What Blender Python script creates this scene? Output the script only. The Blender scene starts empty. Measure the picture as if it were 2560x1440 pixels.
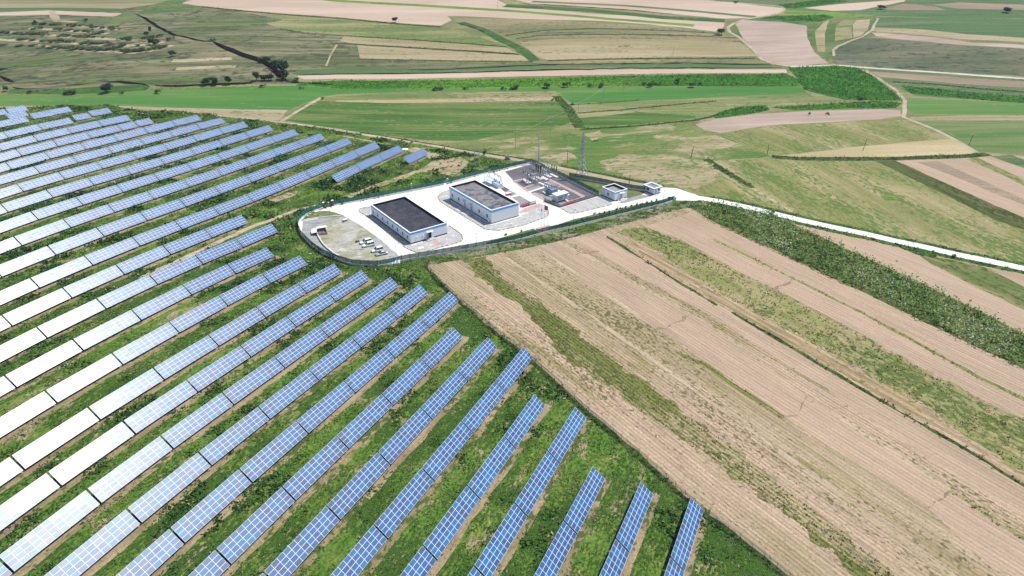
import bpy, bmesh, math, random
import numpy as np
from mathutils import Vector, Matrix
from mathutils.geometry import delaunay_2d_cdt
R = math.radians
S = bpy.context.scene
C = S.collection

# ------------------------------------------------------------------ camera, sky, sun, exposure
CAM = {'f': 1809.732170612805, 'H': 115.90798886761104, 'r': [0.9998899647659978, -0.0072206202183189286, -0.012958433698353061], 'u': [0.014834364167425859, 0.48669599951828535, 0.8734454451725336], 'b': [-0.0, -0.8735415655231067, 0.48674955911992357]}
cam = bpy.data.objects.new('camera', bpy.data.cameras.new('camera')); C.objects.link(cam)
cam.data.sensor_width = 36.0; cam.data.sensor_fit = 'HORIZONTAL'
cam.data.lens = 36.0 * CAM['f'] / 2560.0
cam.data.clip_start = 1.0; cam.data.clip_end = 9000.0
M = Matrix.Identity(4)
for i in range(3):
    M[i][0] = CAM['r'][i]; M[i][1] = CAM['u'][i]; M[i][2] = CAM['b'][i]
M[2][3] = CAM['H']
cam.matrix_world = M
S.camera = cam
SUN_AZ, SUN_EL = R(21.5), R(60.6)              # azimuth counter-clockwise from +x
sd = Vector((math.cos(SUN_AZ) * math.cos(SUN_EL), math.sin(SUN_AZ) * math.cos(SUN_EL), math.sin(SUN_EL)))
w = bpy.data.worlds.new('World'); S.world = w; w.use_nodes = True
wn = w.node_tree.nodes; wl = w.node_tree.links
sky = wn.new('ShaderNodeTexSky'); sky.sky_type = 'NISHITA'; sky.sun_disc = False
sky.sun_elevation = SUN_EL; sky.sun_rotation = R(90) - SUN_AZ; sky.altitude = 1200.0
sky.air_density = 1.0; sky.dust_density = 2.0; sky.ozone_density = 0.7
bg = wn['Background']; bg.inputs['Strength'].default_value = 0.13
wl.new(sky.outputs[0], bg.inputs[0])
sl = bpy.data.lights.new('sun', 'SUN'); sl.energy = 4.2; sl.angle = R(0.53); sl.color = (1.0, 0.97, 0.92)
so = bpy.data.objects.new('sun', sl); C.objects.link(so)
so.rotation_euler = sd.to_track_quat('Z', 'Y').to_euler(); so.location = (0, 0, 300)
S.view_settings.view_transform = 'Standard'; S.view_settings.look = 'None'
S.view_settings.gamma = 1.0; S.view_settings.exposure = 0.30
S.render.engine = 'CYCLES'
S.cycles.max_bounces = 6; S.cycles.diffuse_bounces = 2; S.cycles.glossy_bounces = 3
S.cycles.transparent_max_bounces = 12; S.cycles.caustics_reflective = False; S.cycles.caustics_refractive = False

# ------------------------------------------------------------------ terrain heights (40 m grid, bicubic)
GX0, GY0, GST = -880.0, 0.0, 40.0
GRID = np.array([[-3.5,-3.5,-3.5,-3.5,-3.5,-3.5,-3.5,-3.6,-3.6,-3.7,-3.8,-3.9,-3.9,-3.7,-3.4,-2.7,-1.8,-0.8,0.1,0.6,0.5,-0.1,-1.2,-3.3,-6,-8.4,-10.3,-10.6,-10.3,-10,-9.7,-9.6,-9.5,-9.4,-9.4,-9.4,-9.5,-9.5,-9.5,-9.5,-9.5,-9.5,-9.5,-9.5,-9.5],
[-3.5,-3.5,-3.5,-3.5,-3.5,-3.5,-3.6,-3.6,-3.7,-3.7,-3.8,-3.8,-3.6,-3.2,-2.5,-1.4,0,1.6,3,3.6,3,1.1,-1.3,-4.1,-6.9,-8.9,-10.4,-10.5,-10.1,-9.8,-9.6,-9.5,-9.5,-9.4,-9.4,-9.5,-9.5,-9.5,-9.5,-9.5,-9.5,-9.5,-9.5,-9.5,-9.5],
[-3.5,-3.5,-3.5,-3.5,-3.5,-3.5,-3.6,-3.6,-3.7,-3.8,-3.8,-3.7,-3.3,-2.7,-1.6,-0,1.9,4,5.7,6.4,5.2,2.1,-1.6,-5,-7.5,-9.2,-10.4,-10.4,-10,-9.7,-9.6,-9.5,-9.5,-9.5,-9.5,-9.5,-9.5,-9.5,-9.5,-9.5,-9.5,-9.5,-9.5,-9.5,-9.5],
[-3.5,-3.5,-3.5,-3.5,-3.5,-3.6,-3.6,-3.7,-3.8,-3.8,-3.7,-3.5,-3,-2.1,-0.6,1.4,3.8,6.1,7.8,8.1,6.1,2.4,-1.5,-5.2,-7.4,-8.9,-10.1,-10.1,-9.8,-9.6,-9.5,-9.5,-9.5,-9.5,-9.5,-9.5,-9.5,-9.5,-9.5,-9.5,-9.5,-9.5,-9.5,-9.5,-9.5],
[-3.5,-3.5,-3.5,-3.5,-3.6,-3.6,-3.7,-3.7,-3.8,-3.8,-3.7,-3.3,-2.6,-1.3,0.5,2.8,5.4,7.7,9,8.2,5.4,2.1,-1.2,-3.9,-6,-7.5,-8.7,-8.8,-8.7,-8.7,-8.6,-8.6,-8.6,-8.6,-8.6,-8.6,-8.6,-8.6,-8.6,-8.6,-8.6,-8.6,-8.6,-8.6,-8.6],
[-3.5,-3.5,-3.5,-3.5,-3.6,-3.6,-3.7,-3.8,-3.8,-3.8,-3.6,-3,-2,-0.5,1.6,4.1,6.6,8.5,8.9,7.1,4.2,1.1,-0.7,-2.2,-4,-5.4,-6.8,-7.2,-7.3,-7.4,-7.4,-7.4,-7.4,-7.4,-7.4,-7.4,-7.4,-7.4,-7.4,-7.4,-7.4,-7.4,-7.4,-7.4,-7.4],
[-3.5,-3.5,-3.5,-3.5,-3.6,-3.7,-3.7,-3.8,-3.8,-3.8,-3.4,-2.7,-1.5,0.3,2.6,5.1,7.3,8.5,7.7,5.3,1.2,-0.1,-0,-0.7,-1.9,-3.4,-4.8,-5.6,-6,-6.2,-6.2,-6.3,-6.3,-6.2,-6.2,-6.2,-6.2,-6.2,-6.2,-6.2,-6.2,-6.2,-6.2,-6.2,-6.2],
[-3.5,-3.5,-3.5,-3.5,-3.6,-3.7,-3.8,-3.8,-3.9,-3.7,-3.3,-2.4,-1,1,3.3,5.6,7.2,7.4,5.6,3.2,0.1,0,0,0,-0.3,-1.8,-3.2,-4.1,-4.6,-4.9,-5,-5.1,-5.1,-5.1,-5,-5,-5,-5,-5,-5,-5,-5,-5,-5,-5],
[-3.4,-3.5,-3.5,-3.6,-3.6,-3.7,-3.8,-3.8,-3.8,-3.7,-3.2,-2.2,-0.7,1.4,3.7,5.6,6.4,5.4,3.4,1.4,-0.5,-1,-0.1,-0.1,-0.2,-0.9,-1.9,-2.7,-3.3,-3.6,-3.8,-3.9,-3.9,-3.9,-3.8,-3.8,-3.8,-3.8,-3.8,-3.8,-3.8,-3.8,-3.8,-3.8,-3.8],
[-3.5,-3.5,-3.5,-3.6,-3.6,-3.7,-3.8,-3.8,-3.8,-3.6,-3.1,-2.1,-0.7,1.3,3.4,5,5,3.3,1.4,-0.3,-2.1,-2.9,-1.6,-1,-0.9,-1.3,-1.8,-2.5,-3,-3.3,-3.5,-3.6,-3.6,-3.6,-3.6,-3.5,-3.5,-3.5,-3.5,-3.5,-3.5,-3.5,-3.5,-3.5,-3.5],
[-4.6,-4.6,-4.6,-4.6,-4.7,-4.8,-4.8,-4.9,-4.8,-4.6,-4.2,-3.3,-2,-0.4,1.3,2.5,2.5,1.1,-0.6,-2.3,-3.7,-4.2,-3.8,-3.2,-3,-3.1,-3.4,-3.8,-4.1,-4.4,-4.6,-4.6,-4.6,-4.6,-4.6,-4.6,-4.6,-4.6,-4.6,-4.6,-4.6,-4.6,-4.6,-4.6,-4.6],
[-6.8,-6.8,-6.8,-6.8,-6.9,-6.9,-7,-7,-7,-6.8,-6.3,-5.6,-4.5,-3.2,-2,-1.3,-1.3,-2.1,-3.4,-4.9,-5.9,-6.4,-6.5,-6.2,-6,-5.9,-6,-6.2,-6.3,-6.4,-6.5,-6.5,-6.5,-6.5,-6.6,-6.6,-6.7,-6.8,-6.8,-6.8,-6.8,-6.8,-6.8,-6.8,-6.8],
[-9,-9,-9,-9,-9.1,-9.1,-9.1,-9.1,-9,-8.8,-8.3,-7.5,-6.4,-5.2,-4.2,-3.6,-3.7,-4.5,-5.6,-6.9,-7.8,-8.3,-8.4,-8.4,-8.3,-8.2,-8.2,-8.2,-8.1,-7.9,-7.6,-7.2,-7.1,-7.3,-7.7,-8.1,-8.5,-8.8,-8.9,-9,-9,-9,-9,-9,-9],
[-8.5,-8.5,-8.5,-8.6,-8.6,-8.6,-8.6,-8.6,-8.4,-8.1,-7.4,-6.4,-5,-3.5,-2.3,-1.7,-2,-3,-4.4,-5.6,-6.5,-6.9,-7,-7,-6.9,-7,-7.2,-7.2,-6.9,-6.2,-5.3,-4.6,-4.3,-4.6,-5.5,-6.5,-7.4,-8,-8.3,-8.4,-8.5,-8.5,-8.5,-8.5,-8.5],
[-7.2,-7.2,-7.2,-7.2,-7.2,-7.2,-7.2,-7.1,-6.9,-6.5,-5.6,-4.1,-2.2,-0.1,1.6,2.2,1.7,0.3,-1.6,-3.1,-3.9,-4.1,-3.8,-3.6,-3.7,-4,-4.5,-4.8,-4.4,-3.5,-2.1,-0.8,-0.3,-0.9,-2.3,-3.9,-5.4,-6.3,-6.8,-7.1,-7.2,-7.2,-7.2,-7.2,-7.2],
[-5.2,-5.2,-5.2,-5.2,-5.2,-5.2,-5.2,-5.1,-4.9,-4.3,-3.3,-1.6,0.7,3.2,5.1,5.9,5.3,3.5,1.5,-0.1,-0.7,-0.5,0.2,0.6,0.6,-0.1,-1.1,-1.7,-1.7,-0.7,0.9,2.3,2.8,2.2,0.6,-1.4,-3,-4.2,-4.8,-5.1,-5.2,-5.2,-5.2,-5.2,-5.2],
[-2.8,-2.8,-2.8,-2.8,-2.8,-2.7,-2.7,-2.6,-2.4,-2,-1,0.5,2.5,4.8,6.5,7.2,6.7,5.1,3.4,2.2,1.9,2.5,3.5,4.2,4.1,3.2,2,1,0.7,1.3,2.5,3.7,4.1,3.6,2.2,0.5,-0.9,-1.9,-2.4,-2.6,-2.7,-2.7,-2.8,-2.8,-2.8],
[0,0,0,0,0,0,0,0.1,0.2,0.5,1.1,2.1,3.5,4.9,6.1,6.6,6.2,5.2,4.1,3.5,3.6,4.3,5.3,5.9,5.8,5.1,4,3,2.5,2.7,3.3,4,4.3,3.9,3.1,2,1.2,0.6,0.2,0.1,0,0,0,0,0],
[2.9,2.9,2.9,2.9,2.9,2.9,2.9,2.9,3,3.1,3.4,3.9,4.5,5.2,5.8,6,5.8,5.3,4.9,4.7,4.9,5.5,6.1,6.5,6.5,6,5.3,4.6,4.2,4.2,4.4,4.7,4.8,4.6,4.2,3.8,3.4,3.1,3,2.9,2.9,2.9,2.9,2.9,2.9],
[5.7,5.7,5.7,5.7,5.7,5.7,5.7,5.7,5.7,5.8,5.8,6,6.2,6.4,6.6,6.7,6.6,6.5,6.4,6.4,6.5,6.8,7.1,7.3,7.3,7.1,6.8,6.4,6.2,6.2,6.2,6.3,6.3,6.3,6.1,6,5.8,5.8,5.7,5.7,5.7,5.7,5.7,5.7,5.7],
[8.2,8.2,8.2,8.2,8.2,8.2,8.2,8.2,8.2,8.2,8.2,8.3,8.3,8.4,8.4,8.4,8.4,8.4,8.4,8.4,8.5,8.6,8.7,8.8,8.8,8.7,8.6,8.5,8.4,8.4,8.4,8.4,8.4,8.4,8.3,8.3,8.3,8.2,8.2,8.2,8.2,8.2,8.2,8.2,8.2],
[10.4,10.4,10.4,10.4,10.4,10.4,10.4,10.4,10.4,10.4,10.3,10.3,10.3,10.3,10.4,10.4,10.3,10.3,10.3,10.4,10.4,10.4,10.5,10.5,10.5,10.5,10.4,10.4,10.4,10.4,10.4,10.4,10.4,10.4,10.4,10.4,10.4,10.4,10.4,10.4,10.4,10.4,10.4,10.4,10.4],
[11.9,11.9,11.9,11.9,11.9,11.9,11.9,11.9,11.9,11.8,11.8,11.8,11.8,11.8,11.8,11.8,11.8,11.8,11.8,11.8,11.8,11.9,11.9,11.9,11.9,11.9,11.9,11.9,11.9,11.9,11.9,11.9,11.9,11.9,11.9,11.9,11.9,11.9,11.9,11.9,11.9,11.9,11.9,11.9,11.9],
[12.6,12.6,12.6,12.6,12.6,12.6,12.6,12.6,12.6,12.6,12.6,12.6,12.6,12.6,12.6,12.6,12.6,12.6,12.6,12.6,12.6,12.6,12.6,12.6,12.6,12.6,12.6,12.6,12.6,12.6,12.6,12.6,12.6,12.6,12.6,12.6,12.6,12.6,12.6,12.6,12.6,12.6,12.6,12.6,12.6],
[13.4,13.4,13.4,13.4,13.4,13.4,13.4,13.4,13.4,13.4,13.4,13.4,13.4,13.4,13.4,13.4,13.4,13.4,13.4,13.4,13.4,13.4,13.4,13.4,13.4,13.4,13.4,13.4,13.4,13.4,13.4,13.4,13.4,13.4,13.4,13.4,13.4,13.4,13.4,13.4,13.4,13.4,13.4,13.4,13.4],
[14.5,14.5,14.5,14.5,14.5,14.5,14.5,14.5,14.5,14.5,14.5,14.5,14.5,14.5,14.5,14.5,14.5,14.5,14.5,14.5,14.5,14.5,14.5,14.5,14.5,14.5,14.5,14.5,14.5,14.5,14.5,14.5,14.5,14.5,14.5,14.5,14.5,14.5,14.5,14.5,14.5,14.5,14.5,14.5,14.5],
[15.5,15.5,15.5,15.5,15.5,15.5,15.5,15.5,15.5,15.5,15.5,15.5,15.5,15.5,15.5,15.5,15.5,15.5,15.5,15.5,15.5,15.5,15.5,15.5,15.5,15.5,15.5,15.5,15.5,15.5,15.5,15.5,15.5,15.5,15.5,15.5,15.5,15.5,15.5,15.5,15.5,15.5,15.5,15.5,15.5],
[16.6,16.6,16.6,16.6,16.6,16.6,16.6,16.6,16.6,16.6,16.6,16.6,16.6,16.6,16.6,16.6,16.6,16.6,16.6,16.6,16.6,16.6,16.6,16.6,16.6,16.6,16.6,16.6,16.6,16.6,16.6,16.6,16.6,16.6,16.6,16.6,16.6,16.6,16.6,16.6,16.6,16.6,16.6,16.6,16.6],
[17.4,17.4,17.4,17.4,17.4,17.4,17.4,17.4,17.4,17.4,17.4,17.4,17.4,17.4,17.4,17.4,17.4,17.4,17.4,17.4,17.4,17.4,17.4,17.4,17.4,17.4,17.4,17.4,17.4,17.4,17.4,17.4,17.4,17.4,17.4,17.4,17.4,17.4,17.4,17.4,17.4,17.4,17.4,17.4,17.4],
[17.4,17.4,17.4,17.4,17.4,17.4,17.4,17.4,17.4,17.4,17.4,17.4,17.4,17.4,17.4,17.4,17.4,17.4,17.4,17.4,17.4,17.4,17.4,17.4,17.4,17.4,17.4,17.4,17.4,17.4,17.4,17.4,17.4,17.4,17.4,17.4,17.4,17.4,17.4,17.4,17.4,17.4,17.4,17.4,17.4],
[17.4,17.4,17.4,17.4,17.4,17.4,17.4,17.4,17.4,17.4,17.4,17.4,17.4,17.4,17.4,17.4,17.4,17.4,17.4,17.4,17.4,17.4,17.4,17.4,17.4,17.4,17.4,17.4,17.4,17.4,17.4,17.4,17.4,17.4,17.4,17.4,17.4,17.4,17.4,17.4,17.4,17.4,17.4,17.4,17.4],
[17.4,17.4,17.4,17.4,17.4,17.4,17.4,17.4,17.4,17.4,17.4,17.4,17.4,17.4,17.4,17.4,17.4,17.4,17.4,17.4,17.4,17.4,17.4,17.4,17.4,17.4,17.4,17.4,17.4,17.4,17.4,17.4,17.4,17.4,17.4,17.4,17.4,17.4,17.4,17.4,17.4,17.4,17.4,17.4,17.4],
[17.4,17.4,17.4,17.4,17.4,17.4,17.4,17.4,17.4,17.4,17.4,17.4,17.4,17.4,17.4,17.4,17.4,17.4,17.4,17.4,17.4,17.4,17.4,17.4,17.4,17.4,17.4,17.4,17.4,17.4,17.4,17.4,17.4,17.4,17.4,17.4,17.4,17.4,17.4,17.4,17.4,17.4,17.4,17.4,17.4],
[17.4,17.4,17.4,17.4,17.4,17.4,17.4,17.4,17.4,17.4,17.4,17.4,17.4,17.4,17.4,17.4,17.4,17.4,17.4,17.4,17.4,17.4,17.4,17.4,17.4,17.4,17.4,17.4,17.4,17.4,17.4,17.4,17.4,17.4,17.4,17.4,17.4,17.4,17.4,17.4,17.4,17.4,17.4,17.4,17.4],
[17.4,17.4,17.4,17.4,17.4,17.4,17.4,17.4,17.4,17.4,17.4,17.4,17.4,17.4,17.4,17.4,17.4,17.4,17.4,17.4,17.4,17.4,17.4,17.4,17.4,17.4,17.4,17.4,17.4,17.4,17.4,17.4,17.4,17.4,17.4,17.4,17.4,17.4,17.4,17.4,17.4,17.4,17.4,17.4,17.4]])
def _bw(u, n):
    i = np.clip(np.floor(u).astype(int), 1, n - 3); f = np.clip(u - i, 0, 1)
    return i, np.stack([-.5*f + f*f - .5*f**3, 1 - 2.5*f*f + 1.5*f**3, .5*f + 2*f*f - 1.5*f**3, -.5*f*f + .5*f**3], -1)
def height(x, y):
    x = np.atleast_1d(np.asarray(x, float)); y = np.atleast_1d(np.asarray(y, float))
    i, wx = _bw((x - GX0) / GST, GRID.shape[1]); j, wy = _bw((y - GY0) / GST, GRID.shape[0])
    z = np.zeros(len(x))
    for a in range(4):
        for b in range(4): z += wx[:, a] * wy[:, b] * GRID[j + b - 1, i + a - 1]
    return z
def hz(x, y): return float(height(x, y)[0])

# ------------------------------------------------------------------ data measured on site plan (metres)
POLYS = [
('pasture','pastH',0.5,[(-595.5,870.1),(-350.5,849.9),(-348.2,826.8),(-310.5,798.4),(-269.3,779),(-209.2,726.4),(-142.3,655.2),(-125.4,623.8),(-116,581.3),(-75,577.4),(-22,569.3),(17.8,566.3),(-33.8,559.2),(-123.3,553.7),(-157.4,547.1),(-151.7,523.5),(-211.1,515),(-247.6,508.9),(-288.3,518.6),(-311.7,506.5),(-348.1,513.9),(-376.5,518.5)]),
('stubble_field','tanolive',0.5,[(-595.5,870.1),(-368.6,851.4),(-377.7,820.4),(-403.2,801.6),(-469.2,808.6),(-560,813.1)]),
('green_field','greenD',0.5,[(-562.6,817.3),(-471.4,812.8),(-404.1,803.7),(-389.1,786.6),(-467.1,796.5),(-547.4,792.6)]),
('ploughed_field','soilP',0.5,[(-546.2,790.7),(-522.8,792.8),(-476.8,799.2),(-391,779.1),(-390.1,763.8),(-416.1,768.1),(-457.8,778.8),(-513.7,777.5),(-537.9,777.3)]),
('meadow','pastG',0.5,[(-396.3,747.5),(-390.4,773.3),(-376.2,777.8),(-349.1,737.8),(-369.4,744.3),(-374.3,729.6),(-390.5,739.4)]),
('meadow','pastG',0.5,[(-374.1,777.6),(-377.7,820.4),(-368.6,851.4),(-350.5,849.9),(-348.2,826.8),(-320.6,803.4),(-328.6,769.7),(-349.3,781.4),(-357.7,762.6)]),
('terrace_bank','tanbank',1,[(-420.4,731.8),(-402.1,722.1),(-377.2,710),(-350.8,693.6),(-354.2,688.1),(-380.4,704.3),(-405.1,716.3),(-423.5,726.1)]),
('terrace_bank','tanbank',1,[(-449.7,722),(-413.6,707.9),(-353.5,676.3),(-356.5,670.5),(-416.4,702.1),(-452.1,716)]),
('terrace_bank','tanbank',1,[(-466,707.9),(-428,693.5),(-371.7,662.8),(-312.2,632.8),(-315.2,627),(-374.7,657.1),(-430.8,687.7),(-468.3,701.8)]),
('terrace_bank','tanbank',1,[(-460.7,680.7),(-404.4,658),(-355.3,631),(-314.2,614.3),(-293.8,612.1),(-283.6,622.7),(-279.1,618.1),(-292.1,605.8),(-316.1,608.1),(-358.1,625.2),(-407.2,652.1),(-463.1,674.7)]),
('terrace_bank','tanbank',1,[(-397.7,640.4),(-365.4,618.6),(-331.4,602.8),(-291.4,590.7),(-281.8,594.3),(-274.2,608.9),(-268.4,605.8),(-277.3,589.6),(-292.3,584.3),(-333.7,596.7),(-368.7,612.9),(-401.3,635)]),
('terrace_bank','tanbank',1,[(-255.6,568.4),(-235.6,571),(-213.4,576.7),(-211.8,570.4),(-234.4,564.6),(-254.8,562)]),
('terrace_bank','tanbank',1,[(-245.8,549.8),(-226.5,553.2),(-204.4,557.7),(-203.1,551.3),(-225.3,546.8),(-244.7,543.4)]),
('terrace_bank','tanbank',1,[(-467.5,796.5),(-439.6,751),(-417.4,744),(-419.5,737.8),(-444.3,746.5),(-473.1,793.1)]),
('ploughed_field','soilP',0.5,[(-348.7,826.8),(-344.1,849.4),(-220.8,839.5),(-172.1,811.4),(-153.6,801.6),(-78.2,771.1),(-58.7,739.2),(-53.1,719),(-61.4,694.1),(-103.2,712.4),(-158.7,740.6),(-225.4,766),(-271.2,785.2),(-321.2,809.7)]),
('ploughed_field','soilP',0.5,[(-176.8,836),(-12.5,822.1),(2.2,783.4),(87.8,730),(160.2,710.3),(199.5,700.4),(184.7,651),(158.5,667.7),(84,696.2),(42.2,705.5),(10.1,714.4),(-44.3,737.1),(-58.7,739.2),(-78.2,771.1),(-153.6,801.6),(-220.8,839.5)]),
('grass_strip','greenY',0.4,[(-201,845.3),(-172.6,829.7),(-84,799.2),(-0.2,765.5),(99.2,709.3),(168.1,683.2),(164.2,672.9),(94.4,699.4),(-5.1,755.6),(-87.9,788.8),(-176.6,819.4),(-206.3,835.6)]),
('field_edge','hedge',0.4,[(-318.8,807.2),(-269.1,782.9),(-223,761.7),(-156.8,736.6),(-101.6,708.5),(-60.2,690.5),(-61.8,686.8),(-103.4,704.9),(-158.4,732.9),(-224.5,758),(-270.8,779.3),(-320.5,803.6)]),
('stubble_field','stubG',0.5,[(-226.4,713.8),(-211.3,734.7),(-156.5,728.9),(-102,703),(-61.6,687),(-36.9,662.9),(-22.2,638.4),(2.9,605),(-36.7,621.4),(-92.1,641.5),(-142.9,658.6),(-179.4,666.1),(-205.2,683.6)]),
('stubble_field','stub',0.5,[(-142,653.6),(-82.2,638.1),(-36,620.1),(-2.6,606.7),(9,587.5),(-22.7,594.7),(-79.4,612.2),(-125.9,626.5),(-141.8,635.1)]),
('stubble_field','stub',0.5,[(-125.2,622.5),(-90.9,615.1),(-24,594.8),(9.9,585.4),(18.5,570.1),(-23.4,574.3),(-76,580.5),(-116.3,583.4)]),
('field_edge','hedge',0.4,[(-204.4,684.7),(-178.9,667.3),(-142.3,658.1),(-82.1,642.1),(-35.6,623.8),(-2.1,610.1),(-3.1,607.7),(-36.6,621.4),(-82.9,639.6),(-143,655.6),(-179.9,664.9),(-205.9,682.6)]),
('field_edge','hedge',0.4,[(-136.6,628.8),(-90.8,619.3),(-34.6,603.2),(8.6,589.2),(7.5,585.9),(-35.6,599.8),(-91.6,615.9),(-137.3,625.4)]),
('field_edge','hedge',0.4,[(-116.1,583.4),(-75.8,580.6),(-23.2,574.4),(18.6,569.3),(18.4,567.1),(-23.5,572.2),(-76,578.4),(-116.2,581.2)]),
('footpath','tanbank',0.4,[(-139.3,561.8),(-141.8,593.8),(-142.9,622.5),(-141.1,622.6),(-140,593.9),(-137.5,561.9)]),
('grass_bank','greenD',0.4,[(-157.8,551.2),(-123.1,556.7),(-73,557.7),(-35.7,560.3),(8.1,565.3),(68.9,565.8),(135.5,565.5),(198.2,562),(197.4,548.1),(135.1,551.5),(68.9,551.8),(8.9,551.3),(-34.4,546.4),(-72.5,543.7),(-122,542.8),(-155.6,537.4)]),
('pasture','pastT',0.5,[(-53.5,730.6),(10.1,712.3),(82.9,686.3),(157.5,662.9),(184.2,646.6),(195,633.2),(193.5,571.1),(199.4,560.2),(136.4,563.5),(38.9,561.1),(23.9,564.9),(6.2,615.8),(-19.3,659.6),(-44.3,702.2)]),
('stubble_field','stub',0.5,[(9.6,621.3),(43,627.3),(149.6,625.9),(191.1,619),(193.8,579.6),(139.1,576.6),(70.6,574),(30.3,572.1),(21.4,582.4)]),
('field_edge','hedge',0.4,[(-3.1,644.5),(32.2,658.6),(79.3,661.7),(143.2,656.9),(182.1,649.2),(181.6,646.7),(142.9,654.3),(79.3,659.1),(32.7,656.1),(-2.1,642.1)]),
('field_edge','hedge',0.4,[(6,632.6),(25.7,640.5),(65.9,641.4),(152.4,640.4),(193.5,634.4),(193.1,631.9),(152.3,637.8),(65.9,638.8),(26,638),(6.9,630.2)]),
('field_edge','hedge',0.4,[(30.2,571.5),(70.3,573.4),(138.5,574.9),(191,574.6),(191,572),(138.5,572.3),(70.4,570.8),(30.3,568.9)]),
('gully_grass','greenDk',0.4,[(-40.7,708.4),(-21,675.7),(-2.9,634),(13.4,603.9),(24.7,572.4),(16.2,569.4),(5.2,600.3),(-11,630.1),(-29,671.6),(-48.4,703.8)]),
('ploughed_field','soilP',0.5,[(6.7,820.5),(200.9,806.1),(270.7,757.1),(267.8,742),(237.3,718),(203,709.5),(114,753),(24.9,792)]),
('grass_strip','greenD',0.4,[(26.7,809.7),(118.9,780.7),(192,745.5),(235.7,722.1),(231.4,714.2),(187.9,737.4),(115.7,772.3),(24,801.1)]),
('gully_grass','greenDk',0.4,[(-0,793.4),(27.3,782.1),(78.3,762.2),(115.3,740.6),(148.8,721.2),(201.5,708.2),(197.6,692.7),(143.1,706.2),(107.3,726.8),(71.5,747.7),(21.4,767.3),(-6.1,778.6)]),
('green_field','greenD',0.5,[(200.9,806.1),(548.7,781.2),(489.3,688.1),(411,691.5),(341.8,711.7),(268.4,738.2),(271.9,760.9)]),
('maize_field','corn',0.5,[(269.1,770.8),(327.1,797),(349.1,784.9),(283.5,754.2),(273.4,756.9)]),
('ploughed_field','soilP',0.5,[(291.9,755.5),(333.8,771.9),(408.9,790.6),(401.3,778.8),(341.2,741.5),(315.5,740)]),
('ploughed_field','soilBr',0.5,[(366.1,745.1),(396.7,769),(420.6,752.9),(421,734.8),(381.1,735.8)]),
('ploughed_field','soilBr',0.5,[(420.8,761.1),(453.9,771.1),(529.7,751.2),(515.9,729.4),(437.2,739.9)]),
('green_field','greenY',0.5,[(272.1,749.3),(311.5,734.6),(345.3,711.2),(330,697.4),(295.8,713.5),(264.2,731.1)]),
('maize_field','corn',0.5,[(253.2,720.8),(299.2,722.5),(303.4,708.8),(283.7,690.9),(253.7,699.1),(233.3,710.9)]),
('pasture','pastG',0.5,[(200.6,700.5),(236.2,714.4),(253.7,699.1),(283.1,689.1),(304.4,706.8),(343.6,711.5),(306.7,627.6),(285.6,622.2),(254.4,585.8),(244,554.3),(240.8,586.4),(250.1,628),(266.5,677.1),(250.2,694),(218.6,704),(205.4,686.5),(197,630.6),(197.1,567.8),(195,571),(195,633.2),(193.7,669.9)]),
('ploughed_field','soilPk',0.5,[(205.4,686.5),(218.6,704),(250.2,694),(266.5,677.1),(250.1,628),(240.8,586.4),(241.3,556.7),(208.6,552.3),(197.1,567.8),(197,630.6)]),
('stubble_field','stub',0.5,[(264.4,651),(282.3,682.2),(294.6,698.6),(267.2,635.5),(249,586.6),(244.7,589.4)]),
('green_field','stubG',0.5,[(269,618.3),(290.9,672.1),(309.3,700.4),(320.5,700.7),(303.4,669.9),(286.4,624.9)]),
('stubble_field','stub',0.5,[(306.5,674.8),(318.2,695.3),(331.7,697.1),(310,650.7),(294.6,630.4),(286.7,624.8)]),
('green_field','greenD',0.5,[(340.1,707.9),(411,691.5),(486.8,684.2),(429.8,596.7),(378,618.7),(351.5,644.8),(318,661.5)]),
('stubble_field','stub',0.5,[(318,661.5),(351.5,644.8),(378,618.7),(430.7,598.1),(422.1,584.5),(363.4,603.7),(329.9,634.7),(311.1,645.4)]),
('ploughed_field','soilPk',0.5,[(308.6,641.1),(339.4,620),(367.2,592.9),(417.8,577.8),(411.2,567.1),(355,587.6),(319.8,613),(306.7,627.6)]),
('pasture','pastD',0.5,[(252.9,586),(293.5,627.7),(319.2,611.7),(353.9,585.5),(410.5,566.1),(372.7,505.2),(296.9,531),(262.8,545.7),(244,554.3)]),
('footpath','path',0.4,[(250.9,575.3),(256.5,591.6),(264.6,602.7),(280,617),(294.3,628.1),(312.2,650.6),(340.2,702.2),(342,701.2),(313.9,649.5),(295.8,626.7),(281.3,615.5),(266.1,601.4),(258.3,590.7),(252.8,574.6)]),
('dirt_track','path',0.4,[(176.6,809.2),(218.8,793.6),(255.2,777.1),(274.4,765.5),(272.3,748.7),(257.1,728.7),(238,716.7),(220.3,706.5),(206.4,689.1),(196.7,672.6),(193.3,654.3),(196.5,633.3),(197.6,596.2),(196.5,571.2),(200.6,561.1),(211,552.3),(209,550),(198.2,559.3),(193.5,570.9),(194.6,596.2),(193.5,633.1),(190.3,654.3),(193.9,673.6),(204,690.8),(218.3,708.7),(236.5,719.3),(255.1,730.9),(269.6,750.1),(271.9,763.9),(253.9,774.4),(217.7,790.8),(175.6,806.3)]),
('ploughed_field','soilP',0.5,[(-154.7,535.8),(-121.1,541.9),(-32.5,544.5),(47.2,547.4),(132.8,546.7),(204.8,544.3),(202.7,535.2),(130.8,537),(7.2,534.7),(-119.1,531.2),(-147.2,528.6)]),
('maize_field','cornY',0.5,[(-148.2,520.8),(-118.4,527.3),(16.7,529.5),(130.2,534.1),(201.2,533.3),(204.5,521.9),(204.3,504.9),(197.5,501.4),(124.2,506),(35.6,509.6),(-21.4,509.6),(-114.6,507.1),(-149.2,512.9)]),
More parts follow.
